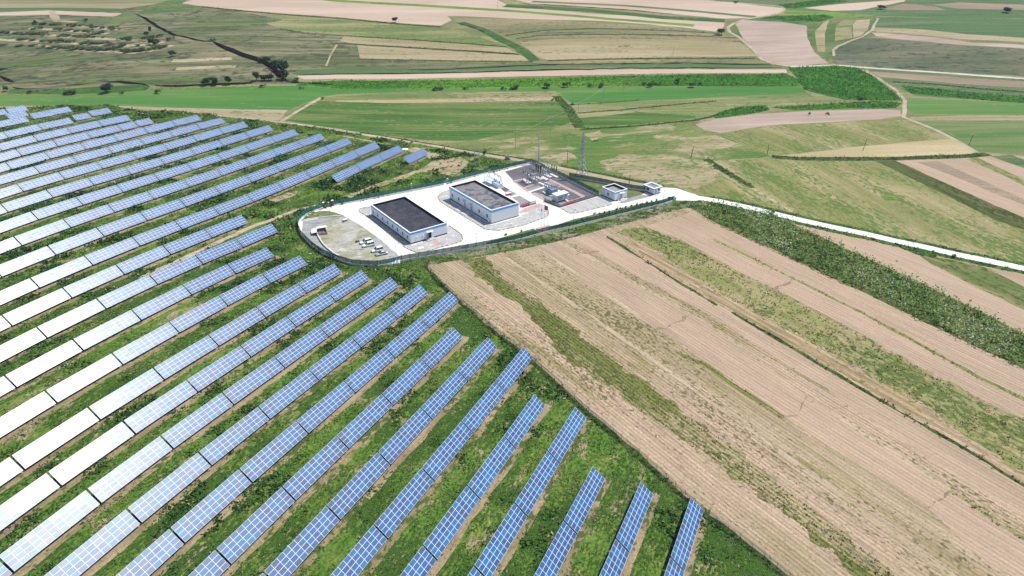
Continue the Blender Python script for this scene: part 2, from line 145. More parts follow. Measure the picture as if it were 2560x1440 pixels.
('green_field','greenB',0.5,[(-363.9,498.3),(-299.8,491.6),(-263,493.7),(-247.2,497.9),(-197.4,507.2),(-149.2,512.9),(-114.6,507.1),(35.5,508.7),(124,505.1),(200.2,501.2),(199.8,484.9),(111.6,472.5),(40.5,466.3),(34.6,494.5),(-74.8,499.3),(-114.9,494.6),(-126.8,487.2),(-133.1,469.5),(-137.4,447.3),(-191.5,447),(-272.1,459.3),(-341.7,464)]),
('green_field','greenDk',0.5,[(-342,498.7),(-346.5,510.1),(-309.7,505.4),(-299,506.1),(-256.8,510.8),(-247.5,505.2),(-247.2,497.9),(-263,493.7),(-299.8,491.6)]),
('stubble_field','stub',0.5,[(-341.7,464),(-272.1,459.3),(-217.2,449.5),(-166.9,446.8),(-137.7,448.5),(-135.6,419.1),(-169.9,427.5),(-205.8,439.9),(-282.6,455.3),(-332.2,449.9)]),
('stubble_field','stubG',0.5,[(-125.2,486.3),(-74.7,498.4),(32.1,498.5),(33.9,476.1),(-71.4,473),(-127.1,476.7)]),
('ploughed_field','soilA0',0.5,[(-114.3,478.5),(-46.1,483.4),(31.7,482.7),(32.9,476.2),(-71.4,473),(-113.2,473)]),
('green_field','cropA',0.5,[(-133.6,420.4),(-132.6,467.2),(-124.5,476.9),(-71.3,471.9),(33,470.5),(37.8,439.4),(36.7,414),(23.4,392.2),(-5.3,385.1),(-20.1,375),(-46.2,379.3),(-83.2,394.4)]),
('meadow','stubG',0.5,[(33.9,476.1),(40.5,466.3),(111.6,472.5),(199.8,484.9),(199.7,473.8),(164.6,451),(108.3,414.2),(73.3,399.8),(39,393.2),(37.4,427.7)]),
('green_field','cropA',0.5,[(39,393.2),(39.1,420.5),(79.3,435.2),(109.9,420.9),(107.1,414.3),(73.5,400.7)]),
('grass_strip','verge',0.4,[(34.4,487.3),(39.8,451.9),(41.1,421.9),(42.2,395.2),(36.2,395),(35.1,421.7),(33.8,451.3),(28.5,486.4)]),
('field_edge','hedge',0.4,[(41.3,436.7),(67.7,443.4),(94.3,453.5),(132.7,465.9),(133.5,463.6),(95.1,451.1),(68.5,441.1),(42,434.3)]),
('field_edge','hedge',0.4,[(37.4,462.6),(58.2,465.6),(85.1,473.1),(85.7,471.1),(58.6,463.7),(37.7,460.6)]),
('maize_field','corn',0.5,[(207.6,549.2),(243.9,550.1),(260.4,541.9),(257.7,500.7),(252.8,457.9),(216.6,462.9),(199.8,492.2),(205.1,521.9)]),
('maize_field','corn',0.5,[(161,443.7),(185.7,449.7),(237.1,459),(246.4,451),(235.9,437.6),(201.4,437),(173.4,433.7)]),
('maize_field','corn',0.5,[(118.7,421.5),(140.6,445),(160.1,448.7),(157.2,434.5),(140.9,423.7),(119.7,413.5)]),
('meadow','meadow',0.5,[(-36.8,369.6),(-20.1,375),(-5.3,385.1),(23.4,392.2),(41,391.1),(73.2,398.8),(107.2,409.9),(112.2,376.7),(124.4,347.3),(127,336.8),(100.5,331.9),(95,329),(102.2,304.1),(114.8,270.6),(107.2,274.8),(82,286.9),(63.6,297.6),(40.8,312.1),(23.3,323.8),(10.5,333.7),(-5,343.9)]),
('ploughed_field','soilPk',0.5,[(104.4,399.7),(119.1,411.3),(141,422.5),(175,431.3),(224.8,434.7),(235.5,430.9),(229,415.8),(212.4,408.1),(151.2,397),(133.4,390.1),(112.9,379.2),(105.9,385.6)]),
('stubble_field','stubO',0.5,[(112,375.9),(133.1,389.2),(162.6,397.6),(227.7,406.6),(227.1,383.4),(231.6,367.8),(177.3,354.1),(142.7,342.4),(127.8,339.2),(121,349.2)]),
('stubble_field','tanw',0.5,[(127.4,338),(142.4,341.8),(177.1,353.4),(231.2,367),(231.7,345.8),(224.4,339.9),(179.2,335.7),(137.9,334.5)]),
('green_field','greenD',0.5,[(262.6,541.6),(296.1,529.2),(370.1,501),(332.3,442.9),(265.2,471.2),(262.9,500.2)]),
('stubble_field','soilBr',0.5,[(260.8,533.8),(315.4,511.5),(366.4,495.1),(358,481.9),(308.1,497.6),(263.2,519.6)]),
('ditch_bank','hedge',0.4,[(266.3,508),(290.5,500.8),(315.7,487),(351.1,471.7),(349.9,469),(314.4,484.3),(289.3,498.1),(265.4,505.2)]),
('maize_field','corn',0.5,[(267.8,498.7),(299.3,481.1),(342.2,457.8),(330.9,440.8),(298.4,456.7),(265.8,477.8)]),
('green_field','greenB',0.5,[(256.3,464.9),(297.1,454.5),(330.2,439.8),(313.6,415.1),(239,419.7),(240.1,435.1)]),
('stubble_field','stub',0.5,[(231.9,412.6),(262.5,415.5),(312.3,413.1),(305.3,402.7),(255.9,403.8),(227.2,404.7)]),
('green_field','cropB',0.5,[(226.8,404.7),(304.7,401.8),(261.9,337.1),(244.6,340.9),(231.7,345.8),(232.3,373),(231.1,399.9)]),
('dirt_track','path',0.4,[(259.6,542.3),(261.8,516.9),(261.1,487.5),(253.6,459.9),(239.5,431.3),(229.6,413.4),(230.6,401),(232.6,383.4),(232.8,367.8),(232.2,344.6),(229.8,344.6),(230.4,367.8),(230.2,383.2),(228.2,400.7),(227.3,414),(237.4,432.4),(251.4,460.7),(258.7,487.9),(259.4,516.8),(257.2,542.1)]),
('country_road','roadw',0.4,[(210,552.7),(244.5,552.7),(259.8,545.6),(296.7,530.7),(331.5,515.8),(370.1,501.6),(369,498.6),(330.3,512.9),(295.5,527.7),(258.6,542.6),(244,549.6),(210,549.5)]),
('footpath','path',0.4,[(-124,486),(-128.2,464.9),(-130.1,443.1),(-131.7,418.3),(-134.3,418.4),(-132.7,443.3),(-130.7,465.2),(-126.5,486.5)]),
('ditch_bank','hedge',0.4,[(38.5,393),(72.6,399.5),(106.4,411.4),(123.6,424.8),(125.7,422.1),(108,408.3),(73.5,396.1),(39.2,389.6)]),
('green_field','stubO',0.5,[(95.4,330.7),(120.1,333.2),(175,331.1),(185.4,298.3),(194.6,267.4),(206.7,251.6),(191.6,228.1),(165,239.9),(146.9,250.2),(127.7,261.6),(115.3,269.4),(102.2,304.1)]),
('green_field','greenY',0.5,[(158.6,289.6),(163.5,291),(164.3,286.1),(158.5,283.9)]),
('maize_field','greenG',0.5,[(175,331.1),(184.8,331.8),(196.9,296.7),(207.8,268.5),(213.5,257.3),(206.7,247),(201.2,257.8),(194.6,267.4),(185.4,298.3)]),
('ploughed_field','soilR',0.5,[(185.1,331.8),(228.9,337.5),(236.1,339.8),(264.6,335.3),(214.2,258.4),(207.8,268.5),(196.9,296.7)]),
('ploughed_field','soilBr',0.5,[(194.4,330.2),(205.2,331.4),(213.1,306.6),(223,271.8),(218.9,265.5),(215.4,280.9),(205.1,305.2)]),
('grass_strip','stubO',0.5,[(220.2,334.2),(227,337.5),(234.7,289.7),(230.7,283.6),(225.1,314.7)]),
('grass_strip','greenD',0.5,[(234.5,338.6),(245.9,339.7),(252.5,316.9),(246.8,308.2)]),
('grass_strip','hedge',0.4,[(127.6,339.2),(139.8,336.5),(178.5,337),(223.4,341.2),(234.6,344),(235.8,339.1),(224,336.2),(178.8,332),(139.6,331.5),(126.5,334.3)]),
('grass_strip','hedge',0.4,[(96,333.6),(98.3,323.9),(104.2,304.7),(107,296.4),(103.2,295.1),(100.3,303.5),(94.5,322.8),(92.1,332.7)]),
('field_edge','tanbank',0.4,[(105.8,296),(111.5,281.2),(115.4,270.4),(114,269.9),(110.1,280.7),(104.4,295.5)]),
('stubble_field','stubO',0.5,[(93.8,320.6),(101.8,302.7),(110.4,279.7),(114.6,269.8),(106.9,274),(81.8,286),(73.3,294.1),(83.9,309.8)]),
('ploughed_field','soilB',0.5,[(-30.6,224.6),(-18.3,229.1),(-5.6,235),(9.1,241.3),(31,253.1),(51.2,264),(73.8,276.7),(86.3,276.9),(112.1,260.2),(125.8,256.7),(141.5,248.7),(155.4,239.1),(188.7,219.3),(106.3,94),(57.4,93),(53.8,98.5),(48,106.4),(41.4,114.4),(33,126.7),(19,146.2),(5.3,167.7),(-6.2,183.4),(-18.1,201.9)]),
('crop_strip','stripG',1.3,[(-18.3,229.7),(-9.1,231.9),(-2.5,214.3),(12.4,193.8),(27.7,171.4),(39.3,155.6),(49.8,141),(65.9,117.2),(76.7,100.1),(79.5,94.5),(71.4,94.3),(67.3,100.4),(61.7,112.9),(47.4,131.4),(31.1,150.2),(24.1,159.3),(15,171.2),(3.3,195.3),(-10.8,215.6)]),
('ploughed_field','soilB2',1.3,[(-4.3,235),(9.9,238.6),(17,225.8),(43.7,186.3),(52.3,174.1),(70.2,147.4),(92.7,117.1),(99.8,105.1),(104.3,95.8),(89.7,95.6),(81.3,111),(56.5,147.6),(27.4,188.1),(8.1,214.5)]),
('ploughed_field','soilA',0.5,[(9.9,238.6),(18.2,244.5),(28.8,231.9),(43.6,211.2),(57,195.6),(80.3,154.9),(100.9,123.1),(112.8,103.7),(106.9,94.9),(98,102),(93.1,117.8),(70.4,148.2),(52.5,175.1),(43.7,186.3),(24.1,212.2)]),
('ploughed_field','soilA',0.5,[(21.3,246.6),(36.2,247.9),(55.1,217.1),(66.2,201.3),(82.9,178.5),(99.5,154.9),(113.3,135.4),(122.9,118.7),(117.1,110.1),(104.1,129),(83.4,163.5),(60.8,196.5),(44.4,216.4)]),
('crop_strip','stubS',1.3,[(42.1,244.6),(48.5,241.8),(66.4,209.1),(85.4,186.1),(107.8,155.5),(116.9,135.8),(125.3,122.3),(123.1,119),(113.6,135.9),(99.7,155.4),(83.1,179.1),(66.4,202),(55.2,217.9)]),
('crop_strip','stripO',1.3,[(40,251.4),(49.8,255.6),(63.3,245),(76.7,224.6),(91.9,205.3),(106.7,185),(116.9,169.6),(126.7,155.9),(138.8,142.8),(125.9,123.2),(117.4,136.7),(108.2,156.4),(85.7,186.9),(66.8,210.6),(48.8,243.7)]),
('ploughed_field','soilA',0.5,[(51.5,256.3),(72.3,269.6),(78.9,260.2),(103.2,227.8),(118.9,207.4),(135.1,185.3),(153.3,164.9),(139.3,143.5),(127.2,156.7),(117.3,170.6),(107,185.9),(92.3,206.3),(77,225.7),(63.5,246)]),
('field_edge','hedge',0.4,[(36.6,247.5),(55.4,216.8),(66.4,200.9),(65.6,200.3),(54.5,216.3),(35.7,247)]),
('field_edge','hedge',0.4,[(70.3,197.2),(83.3,178.9),(99.9,155),(113.7,135.6),(121.8,122.2),(120.8,121.6),(112.7,134.9),(98.9,154.4),(82.4,178.2),(69.3,196.5)]),
('field_edge','stripO',0.4,[(76.1,246.8),(95.4,221.3),(109.3,202.7),(120.8,185.3),(132.5,165.8),(142.1,154.1),(141,153.2),(131.3,165),(119.6,184.6),(108.1,201.9),(94.2,220.5),(74.9,245.9)]),
('field_edge','ridge',0.4,[(-3.8,234.7),(27.9,188.5),(57,148),(81.8,111.3),(89.7,97.8),(88.6,97.2),(80.8,110.6),(56,147.3),(26.9,187.8),(-4.8,234)]),
('field_edge','ridge',0.4,[(10.2,237.6),(40.3,193.6),(39.5,193),(9.4,237.1)]),
('field_edge','ridge',0.4,[(80.5,154.8),(94.9,134.5),(101.4,123.4),(100.5,122.9),(94.1,134),(79.7,154.3)]),
('field_edge','stripO',0.4,[(101.5,123.5),(106,115.9),(111.7,106.6),(110.5,105.9),(104.8,115.2),(100.3,122.8)]),
('field_edge','ridge',0.4,[(17.7,243.5),(43.9,211),(57.3,195.5),(56.6,194.8),(43.1,210.4),(17,242.9)]),
('field_edge','stripG',0.4,[(49,174.6),(55.1,170),(70.8,147.8),(69.5,146.9),(53.8,169),(48,173.3)]),
('soil_crack','crack',0.95,[(43.7,186.5),(46.7,186.8),(50.5,190.6),(56.8,195.6),(57.1,195.2),(50.8,190.3),(46.9,186.4),(43.7,186)]),
('soil_crack','crack',0.95,[(70.3,148.1),(73.5,148.5),(76.7,153.3),(79.1,157),(79.5,156.7),(77.1,153),(73.8,148.1),(70.4,147.6)]),
('soil_crack','crack',0.95,[(86.2,209),(89.7,213.4),(94.7,216.1),(97.1,220),(97.5,219.8),(95,215.7),(90,213),(86.6,208.7)]),
('soil_crack','crack',0.95,[(92.9,117.9),(95.2,119.7),(100.7,123.2),(101,122.8),(95.4,119.3),(93.1,117.5)]),
('soil_crack','crack',0.95,[(23,232.9),(24.7,234.5),(32.1,235.8),(32.1,235.3),(24.8,234),(23.3,232.5)]),
('maize_field','cornF',0.5,[(72.7,275.1),(86.4,277.3),(105,269.3),(112.1,258.5),(121.1,244.6),(135,224.5),(148.1,204.6),(162.5,179),(152.1,163.1),(147.2,169.9),(135.3,185.7),(119.2,208.1),(103.4,228.4),(79.2,261.3)]),
('ploughed_field','soilR',0.5,[(114.4,259.6),(125.5,256),(141.4,248.4),(146.3,242.8),(149.5,237.4),(150.4,229.2),(158.9,213),(170.6,191.5),(162.6,179.2),(148.4,205.1),(135.2,225.1),(121.3,245.3),(112.4,259.2)]),
('green_field','stripW',0.5,[(149.4,237.1),(156.1,234.6),(168.9,228.4),(172,221),(178.8,204.1),(171,192.2),(159.2,213.5),(150.7,229.8)]),
('ploughed_field','soilR',0.5,[(168.4,230.4),(180.9,224.8),(189,219.8),(179.1,204.6),(172.3,221.5),(169.5,228.4)]),
('road_verge','verge',0.4,[(84.4,286.1),(98,280),(108.2,274.1),(118.8,267.3),(128.4,261.9),(138.5,256.9),(147.8,251.4),(156.6,246.9),(165.8,241.3),(175.3,236.4),(184.6,231.6),(194.3,226.8),(190.1,218.2),(180.3,223.1),(170.9,228),(161.2,233),(152,238.7),(143.2,243.1),(133.9,248.6),(124,253.5),(113.9,259.2),(103.2,266),(93.8,271.5),(80.6,277.4)]),
('road_verge','verge',0.4,[(146.8,247.2),(148.6,243.6),(151.3,239.9),(156.1,237.6),(154.4,234),(148.7,236.8),(145.2,241.5),(143.2,245.4)]),
('concrete_road','concrete',0.05,[(78.8,286.2),(88.1,282.5),(97,277.6),(106.8,271.9),(117.5,265.3),(127.3,259.9),(137.4,254.9),(146.6,249.4),(155.5,244.9),(164.7,239.3),(174.3,234.4),(183.4,229.2),(193.1,224.4),(191.2,220.6),(181.5,225.5),(172.3,230.7),(162.6,235.6),(153.4,241.3),(144.6,245.7),(135.3,251.2),(125.4,256.2),(115.3,261.6),(104.6,268.3),(94.9,273.9),(86.3,278.7),(77.3,282.3)]),
('dry_patch','drym',2,[(43.1,332.4),(55.9,341.6),(79,339.5),(94.2,329.6),(96.2,315.2),(89.3,302.3),(80.5,291.3),(72.2,296.9),(57.8,305.2),(46.7,316.1)]),
('dry_patch','drym',2,[(-5.2,372.4),(7.6,379),(21.2,372.1),(17.8,366.1),(3.2,363.2)]),
('dry_patch','drym',2,[(39,381.2),(49.5,388.4),(52.3,375.6),(43.5,363.4)]),
('dry_patch','drym',2,[(87.2,369.4),(109.5,374.3),(118.4,353.9),(105,349.3),(90.6,356.5)]),
('dry_patch','drym',1.5,[(12.6,338.6),(28.9,347.3),(33,337.2),(23.7,329.7)]),
('grass_bank','rough',0.4,[(-36.3,229.4),(-25.3,234.1),(-12.6,238.5),(1.8,243.9),(16.8,251.1),(29.5,258.7),(43,266),(57.1,273.9),(68.6,280),(79.5,281.1),(80.1,274.1),(70.8,273.4),(60.4,267.8),(46.4,259.9),(33,252.6),(20,244.9),(4.6,237.5),(-10.2,231.9),(-22.8,227.6),(-33.6,223)]),
('farm_grass','farm',0.5,[(-340,454),(-297.2,458.6),(-254.4,459.2),(-224.3,437.9),(-206.3,441.1),(-169.5,426.4),(-133,414),(-82.6,391),(-40.9,368.5),(-4.9,337.2),(10.1,331.2),(-28.6,304.9),(-53.1,291.7),(-74.1,281),(-77.5,277.8),(-80.6,274.1),(-83.7,265.3),(-83.5,260.5),(-79.7,250.2),(-76.4,244.8),(-67.9,233.6),(-58.7,226.3),(-52.7,223.9),(-46.6,223.6),(-38.7,228.4),(-30.4,229.4),(-30.3,224.3),(-18.1,201.9),(-6.2,183.4),(5.3,167.7),(12.5,156.8),(19,146.2),(26.8,135.7),(33,126.7),(41.4,114.4),(48,106.4),(53.8,98.5),(58.2,93),(-97.4,86)]),
('bare_soil','dirtS',0.55,[(24.4,81.1),(28.3,89.3),(32.1,97.4),(35.9,105.6),(39.8,113.7),(41.2,116.7),(43.3,115.7),(41.9,112.7),(38,104.6),(34.2,96.4),(30.3,88.3),(26.5,80.2)]),
('bare_soil','dirtS',0.55,[(14,85.2),(17.8,93.3),(21.7,101.4),(25.5,109.6),(29.4,117.7),(30.8,120.7),(32.9,119.7),(31.4,116.7),(27.6,108.6),(23.8,100.5),(19.9,92.3),(16.1,84.2)]),
('bare_soil','dirtS',0.55,[(3.7,89.3),(7.5,97.4),(11.4,105.5),(15.2,113.7),(19.1,121.8),(20.5,124.8),(22.5,123.8),(21.1,120.8),(17.3,112.7),(13.5,104.6),(9.6,96.4),(5.8,88.3)]),
('bare_soil','dirtS',0.55,[(-14.4,76.7),(-10.5,84.8),(-6.7,92.9),(-2.9,101.1),(1,109.2),(4.8,117.4),(8.7,125.5),(12.5,133.6),(16.3,141.8),(18.1,145.6),(20.2,144.6),(18.4,140.8),(14.6,132.7),(10.7,124.5),(6.9,116.4),(3.1,108.2),(-0.8,100.1),(-4.6,92),(-8.5,83.8),(-12.3,75.7)]),
('bare_soil','dirtS',0.55,[(-24.6,80.9),(-20.7,89.1),(-16.9,97.2),(-13,105.3),(-9.2,113.5),(-5.4,121.6),(-1.5,129.8),(2.3,137.9),(6.2,146),(8,149.8),(10,148.8),(8.2,145.1),(4.4,136.9),(0.6,128.8),(-3.3,120.6),(-7.1,112.5),(-11,104.4),(-14.8,96.2),(-18.6,88.1),(-22.5,79.9)]),
('bare_soil','dirtS',0.55,[(-34.8,85.4),(-30.9,93.5),(-27.1,101.7),(-23.2,109.8),(-19.4,118),(-15.6,126.1),(-11.7,134.2),(-7.9,142.4),(-4,150.5),(-0.2,158.7),(3.6,166.8),(5.6,171),(7.7,170.1),(5.7,165.8),(1.9,157.7),(-2,149.5),(-5.8,141.4),(-9.6,133.3),(-13.5,125.1),(-17.3,117),(-21.2,108.8),(-25,100.7),(-28.8,92.6),(-32.7,84.4)]),
('bare_soil','dirtS',0.55,[(-52.9,72.9),(-49,81.1),(-45.2,89.2),(-41.3,97.4),(-37.5,105.5),(-33.7,113.6),(-29.8,121.8),(-26,129.9),(-22.1,138),(-18.3,146.2),(-14.5,154.3),(-10.6,162.5),(-6.8,170.6),(-4.6,175.2),(-2.5,174.2),(-4.7,169.6),(-8.5,161.5),(-12.4,153.3),(-16.2,145.2),(-20.1,137.1),(-23.9,128.9),(-27.7,120.8),(-31.6,112.6),(-35.4,104.5),(-39.3,96.4),(-43.1,88.2),(-46.9,80.1),(-50.8,72)]),
('bare_soil','dirtS',0.55,[(-63,77.5),(-59.2,85.6),(-55.3,93.8),(-51.5,101.9),(-47.6,110.1),(-43.8,118.2),(-40,126.3),(-36.1,134.5),(-32.3,142.6),(-28.4,150.8),(-24.6,158.9),(-20.8,167),(-16.9,175.2),(-14.7,179.8),(-12.7,178.8),(-14.8,174.2),(-18.7,166),(-22.5,157.9),(-26.4,149.8),(-30.2,141.6),(-34,133.5),(-37.9,125.4),(-41.7,117.2),(-45.6,109.1),(-49.4,100.9),(-53.2,92.8),(-57.1,84.7),(-60.9,76.5)]),
('bare_soil','dirtS',0.55,[(-73.2,81.9),(-69.4,90),(-65.5,98.2),(-61.7,106.3),(-57.9,114.4),(-54,122.6),(-50.2,130.7),(-46.3,138.9),(-42.5,147),(-38.7,155.1),(-34.8,163.3),(-31,171.4),(-27.1,179.5),(-23.3,187.7),(-19.5,195.8),(-17.1,200.8),(-15,199.8),(-17.4,194.8),(-21.2,186.7),(-25.1,178.6),(-28.9,170.4),(-32.7,162.3),(-36.6,154.1),(-40.4,146),(-44.3,137.9),(-48.1,129.7),(-51.9,121.6),(-55.8,113.5),(-59.6,105.3),(-63.5,97.2),(-67.3,89),(-71.1,80.9)]),
('bare_soil','dirtS',0.55,[(-83.3,86.2),(-79.5,94.4),(-75.7,102.5),(-71.8,110.6),(-68,118.8),(-64.1,126.9),(-60.3,135),(-56.5,143.2),(-52.6,151.3),(-48.8,159.5),(-44.9,167.6),(-41.1,175.7),(-37.3,183.9),(-33.4,192),(-29.6,200.2),(-27.2,205.2),(-25.1,204.2),(-27.5,199.2),(-31.3,191),(-35.2,182.9),(-39,174.8),(-42.9,166.6),(-46.7,158.5),(-50.5,150.3),(-54.4,142.2),(-58.2,134.1),(-62.1,125.9),(-65.9,117.8),(-69.7,109.6),(-73.6,101.5),(-77.4,93.4),(-81.3,85.2)]),
('bare_soil','dirtS',0.55,[(-101.3,74.2),(-97.5,82.4),(-93.6,90.5),(-89.8,98.6),(-85.9,106.8),(-82.1,114.9),(-78.2,123.1),(-74.4,131.2),(-70.6,139.3),(-66.7,147.5),(-62.9,155.6),(-59,163.8),(-55.2,171.9),(-51.4,180),(-47.5,188.2),(-43.7,196.3),(-39.8,204.5),(-37.2,210),(-35.2,209),(-37.8,203.5),(-41.6,195.3),(-45.4,187.2),(-49.3,179.1),(-53.1,170.9),(-57,162.8),(-60.8,154.6),(-64.6,146.5),(-68.5,138.4),(-72.3,130.2),(-76.2,122.1),(-80,113.9),(-83.8,105.8),(-87.7,97.7),(-91.5,89.5),(-95.4,81.4),(-99.2,73.2)]),
('bare_soil','dirtS',0.55,[(-103.6,95.3),(-99.8,103.5),(-96,111.6),(-92.1,119.8),(-88.3,127.9),(-84.4,136),(-80.6,144.2),(-76.7,152.3),(-72.9,160.5),(-69.1,168.6),(-65.2,176.7),(-61.4,184.9),(-57.5,193),(-53.7,201.2),(-49.9,209.3),(-47.5,214.4),(-45.4,213.4),(-47.8,208.3),(-51.6,200.2),(-55.5,192),(-59.3,183.9),(-63.1,175.8),(-67,167.6),(-70.8,159.5),(-74.7,151.3),(-78.5,143.2),(-82.4,135.1),(-86.2,126.9),(-90,118.8),(-93.9,110.6),(-97.7,102.5),(-101.6,94.4)]),
('bare_soil','dirtS',0.55,[(-113.7,99.9),(-109.9,108),(-106,116.1),(-102.2,124.3),(-98.3,132.4),(-94.5,140.6),(-90.7,148.7),(-86.8,156.8),(-83,165),(-79.1,173.1),(-75.3,181.3),(-71.4,189.4),(-67.6,197.5),(-63.8,205.7),(-59.9,213.8),(-57.6,218.8),(-55.5,217.8),(-57.8,212.8),(-61.7,204.7),(-65.5,196.6),(-69.4,188.4),(-73.2,180.3),(-77,172.1),(-80.9,164),(-84.7,155.9),(-88.6,147.7),(-92.4,139.6),(-96.3,131.4),(-100.1,123.3),(-103.9,115.2),(-107.8,107),(-111.6,98.9)]),
('bare_soil','dirtS',0.55,[(-118.8,122.3),(-114.9,130.4),(-111.1,138.6),(-107.3,146.7),(-103.4,154.8),(-99.6,163),(-95.7,171.1),(-91.9,179.3),(-88.1,187.4),(-84.2,195.5),(-80.4,203.7),(-76.5,211.8),(-72.7,220),(-70.5,224.6),(-68.4,223.6),(-70.6,219),(-74.4,210.8),(-78.3,202.7),(-82.1,194.6),(-86,186.4),(-89.8,178.3),(-93.7,170.1),(-97.5,162),(-101.3,153.9),(-105.2,145.7),(-109,137.6),(-112.9,129.4),(-116.7,121.3)]),
('bare_soil','dirtS',0.55,[(-131.8,128.1),(-128,136.2),(-124.1,144.4),(-120.3,152.5),(-116.5,160.7),(-112.6,168.8),(-108.8,176.9),(-104.9,185.1),(-101.1,193.2),(-97.3,201.4),(-93.4,209.5),(-89.6,217.6),(-85.7,225.8),(-83.6,230.4),(-81.5,229.4),(-83.7,224.8),(-87.5,216.7),(-91.3,208.5),(-95.2,200.4),(-99,192.2),(-102.9,184.1),(-106.7,176),(-110.5,167.8),(-114.4,159.7),(-118.2,151.5),(-122.1,143.4),(-125.9,135.3),(-129.7,127.1)]),
('bare_soil','dirtS',0.55,[(-136.7,150.5),(-132.9,158.7),(-129,166.8),(-125.2,175),(-121.4,183.1),(-117.5,191.2),(-113.7,199.4),(-109.8,207.5),(-106,215.7),(-102.1,223.8),(-98.3,231.9),(-94.5,240.1),(-90.6,248.2),(-88.4,252.8),(-86.4,251.8),(-88.5,247.2),(-92.4,239.1),(-96.2,230.9),(-100.1,222.8),(-103.9,214.7),(-107.7,206.5),(-111.6,198.4),(-115.4,190.3),(-119.3,182.1),(-123.1,174),(-127,165.8),(-130.8,157.7),(-134.6,149.6)]),
('bare_soil','dirtS',0.55,[(-149.8,156.6),(-146,164.7),(-142.1,172.9),(-138.3,181),(-134.4,189.2),(-130.6,197.3),(-126.8,205.4),(-122.9,213.6),(-119.1,221.7),(-115.2,229.9),(-111.4,238),(-107.5,246.1),(-103.7,254.3),(-101.5,258.9),(-99.5,257.9),(-101.6,253.3),(-105.5,245.2),(-109.3,237),(-113.2,228.9),(-117,220.7),(-120.8,212.6),(-124.7,204.5),(-128.5,196.3),(-132.4,188.2),(-136.2,180),(-140,171.9),(-143.9,163.8),(-147.7,155.6)]),
('bare_soil','dirtS',0.55,[(-78.8,306.6),(-75,314.7),(-71.2,322.8),(-67.3,331),(-63.5,339.1),(-59.6,347.3),(-55.8,355.4),(-54.2,358.7),(-52.1,357.8),(-53.7,354.4),(-57.6,346.3),(-61.4,338.1),(-65.2,330),(-69.1,321.9),(-72.9,313.7),(-76.8,305.6)]),
('bare_soil','dirtS',0.55,[(-50,334),(-46.2,342.1),(-42.3,350.3),(-41.1,352.8),(-39.1,351.8),(-40.3,349.3),(-44.1,341.1),(-47.9,333)]),
('bare_soil','dirtS',0.55,[(-154.9,179.1),(-151,187.3),(-147.2,195.4),(-143.4,203.5),(-139.5,211.7),(-135.7,219.8),(-131.8,228),(-128,236.1),(-124.1,244.2),(-120.3,252.4),(-116.5,260.5),(-112.6,268.7),(-108.8,276.8),(-104.9,284.9),(-101.1,293.1),(-97.3,301.2),(-93.4,309.3),(-89.6,317.5),(-85.7,325.6),(-81.9,333.8),(-78.1,341.9),(-74.2,350),(-70.4,358.2),(-67.2,364.9),(-65.1,363.9),(-68.3,357.2),(-72.1,349.1),(-76,340.9),(-79.8,332.8),(-83.7,324.6),(-87.5,316.5),(-91.3,308.4),(-95.2,300.2),(-99,292.1),(-102.9,283.9),(-106.7,275.8),(-110.5,267.7),(-114.4,259.5),(-118.2,251.4),(-122.1,243.3),(-125.9,235.1),(-129.7,227),(-133.6,218.8),(-137.4,210.7),(-141.3,202.6),(-145.1,194.4),(-149,186.3),(-152.8,178.1)]),
('bare_soil','dirtS',0.55,[(-170.7,186.2),(-166.8,194.4),(-163,202.5),(-159.1,210.7),(-155.3,218.8),(-151.5,226.9),(-147.6,235.1),(-143.8,243.2),(-139.9,251.3),(-136.1,259.5),(-132.2,267.6),(-128.4,275.8),(-124.6,283.9),(-120.7,292),(-116.9,300.2),(-113,308.3),(-109.2,316.5),(-105.4,324.6),(-101.5,332.7),(-97.7,340.9),(-93.8,349),(-90,357.2),(-86.2,365.3),(-83,371.9),(-81,370.9),(-84.1,364.3),(-87.9,356.2),(-91.8,348),(-95.6,339.9),(-99.4,331.8),(-103.3,323.6),(-107.1,315.5),(-111,307.3),(-114.8,299.2),(-118.6,291.1),(-122.5,282.9),(-126.3,274.8),(-130.2,266.6),(-134,258.5),(-137.8,250.4),(-141.7,242.2),(-145.5,234.1),(-149.4,225.9),(-153.2,217.8),(-157.1,209.7),(-160.9,201.5),(-164.7,193.4),(-168.6,185.3)]),
('bare_soil','dirtS',0.55,[(-178.6,210.3),(-174.7,218.4),(-170.9,226.6),(-167,234.7),(-163.2,242.9),(-159.4,251),(-155.5,259.1),(-151.7,267.3),(-147.8,275.4),(-144,283.6),(-140.2,291.7),(-136.3,299.8),(-132.5,308),(-128.6,316.1),(-124.8,324.3),(-120.9,332.4),(-117.1,340.5),(-113.3,348.7),(-109.4,356.8),(-105.6,365),(-101.7,373.1),(-98.8,379.3),(-96.7,378.4),(-99.7,372.1),(-103.5,364),(-107.3,355.8),(-111.2,347.7),(-115,339.6),(-118.9,331.4),(-122.7,323.3),(-126.5,315.1),(-130.4,307),(-134.2,298.9),(-138.1,290.7),(-141.9,282.6),(-145.8,274.4),(-149.6,266.3),(-153.4,258.2),(-157.3,250),(-161.1,241.9),(-165,233.7),(-168.8,225.6),(-172.6,217.5),(-176.5,209.3)]),
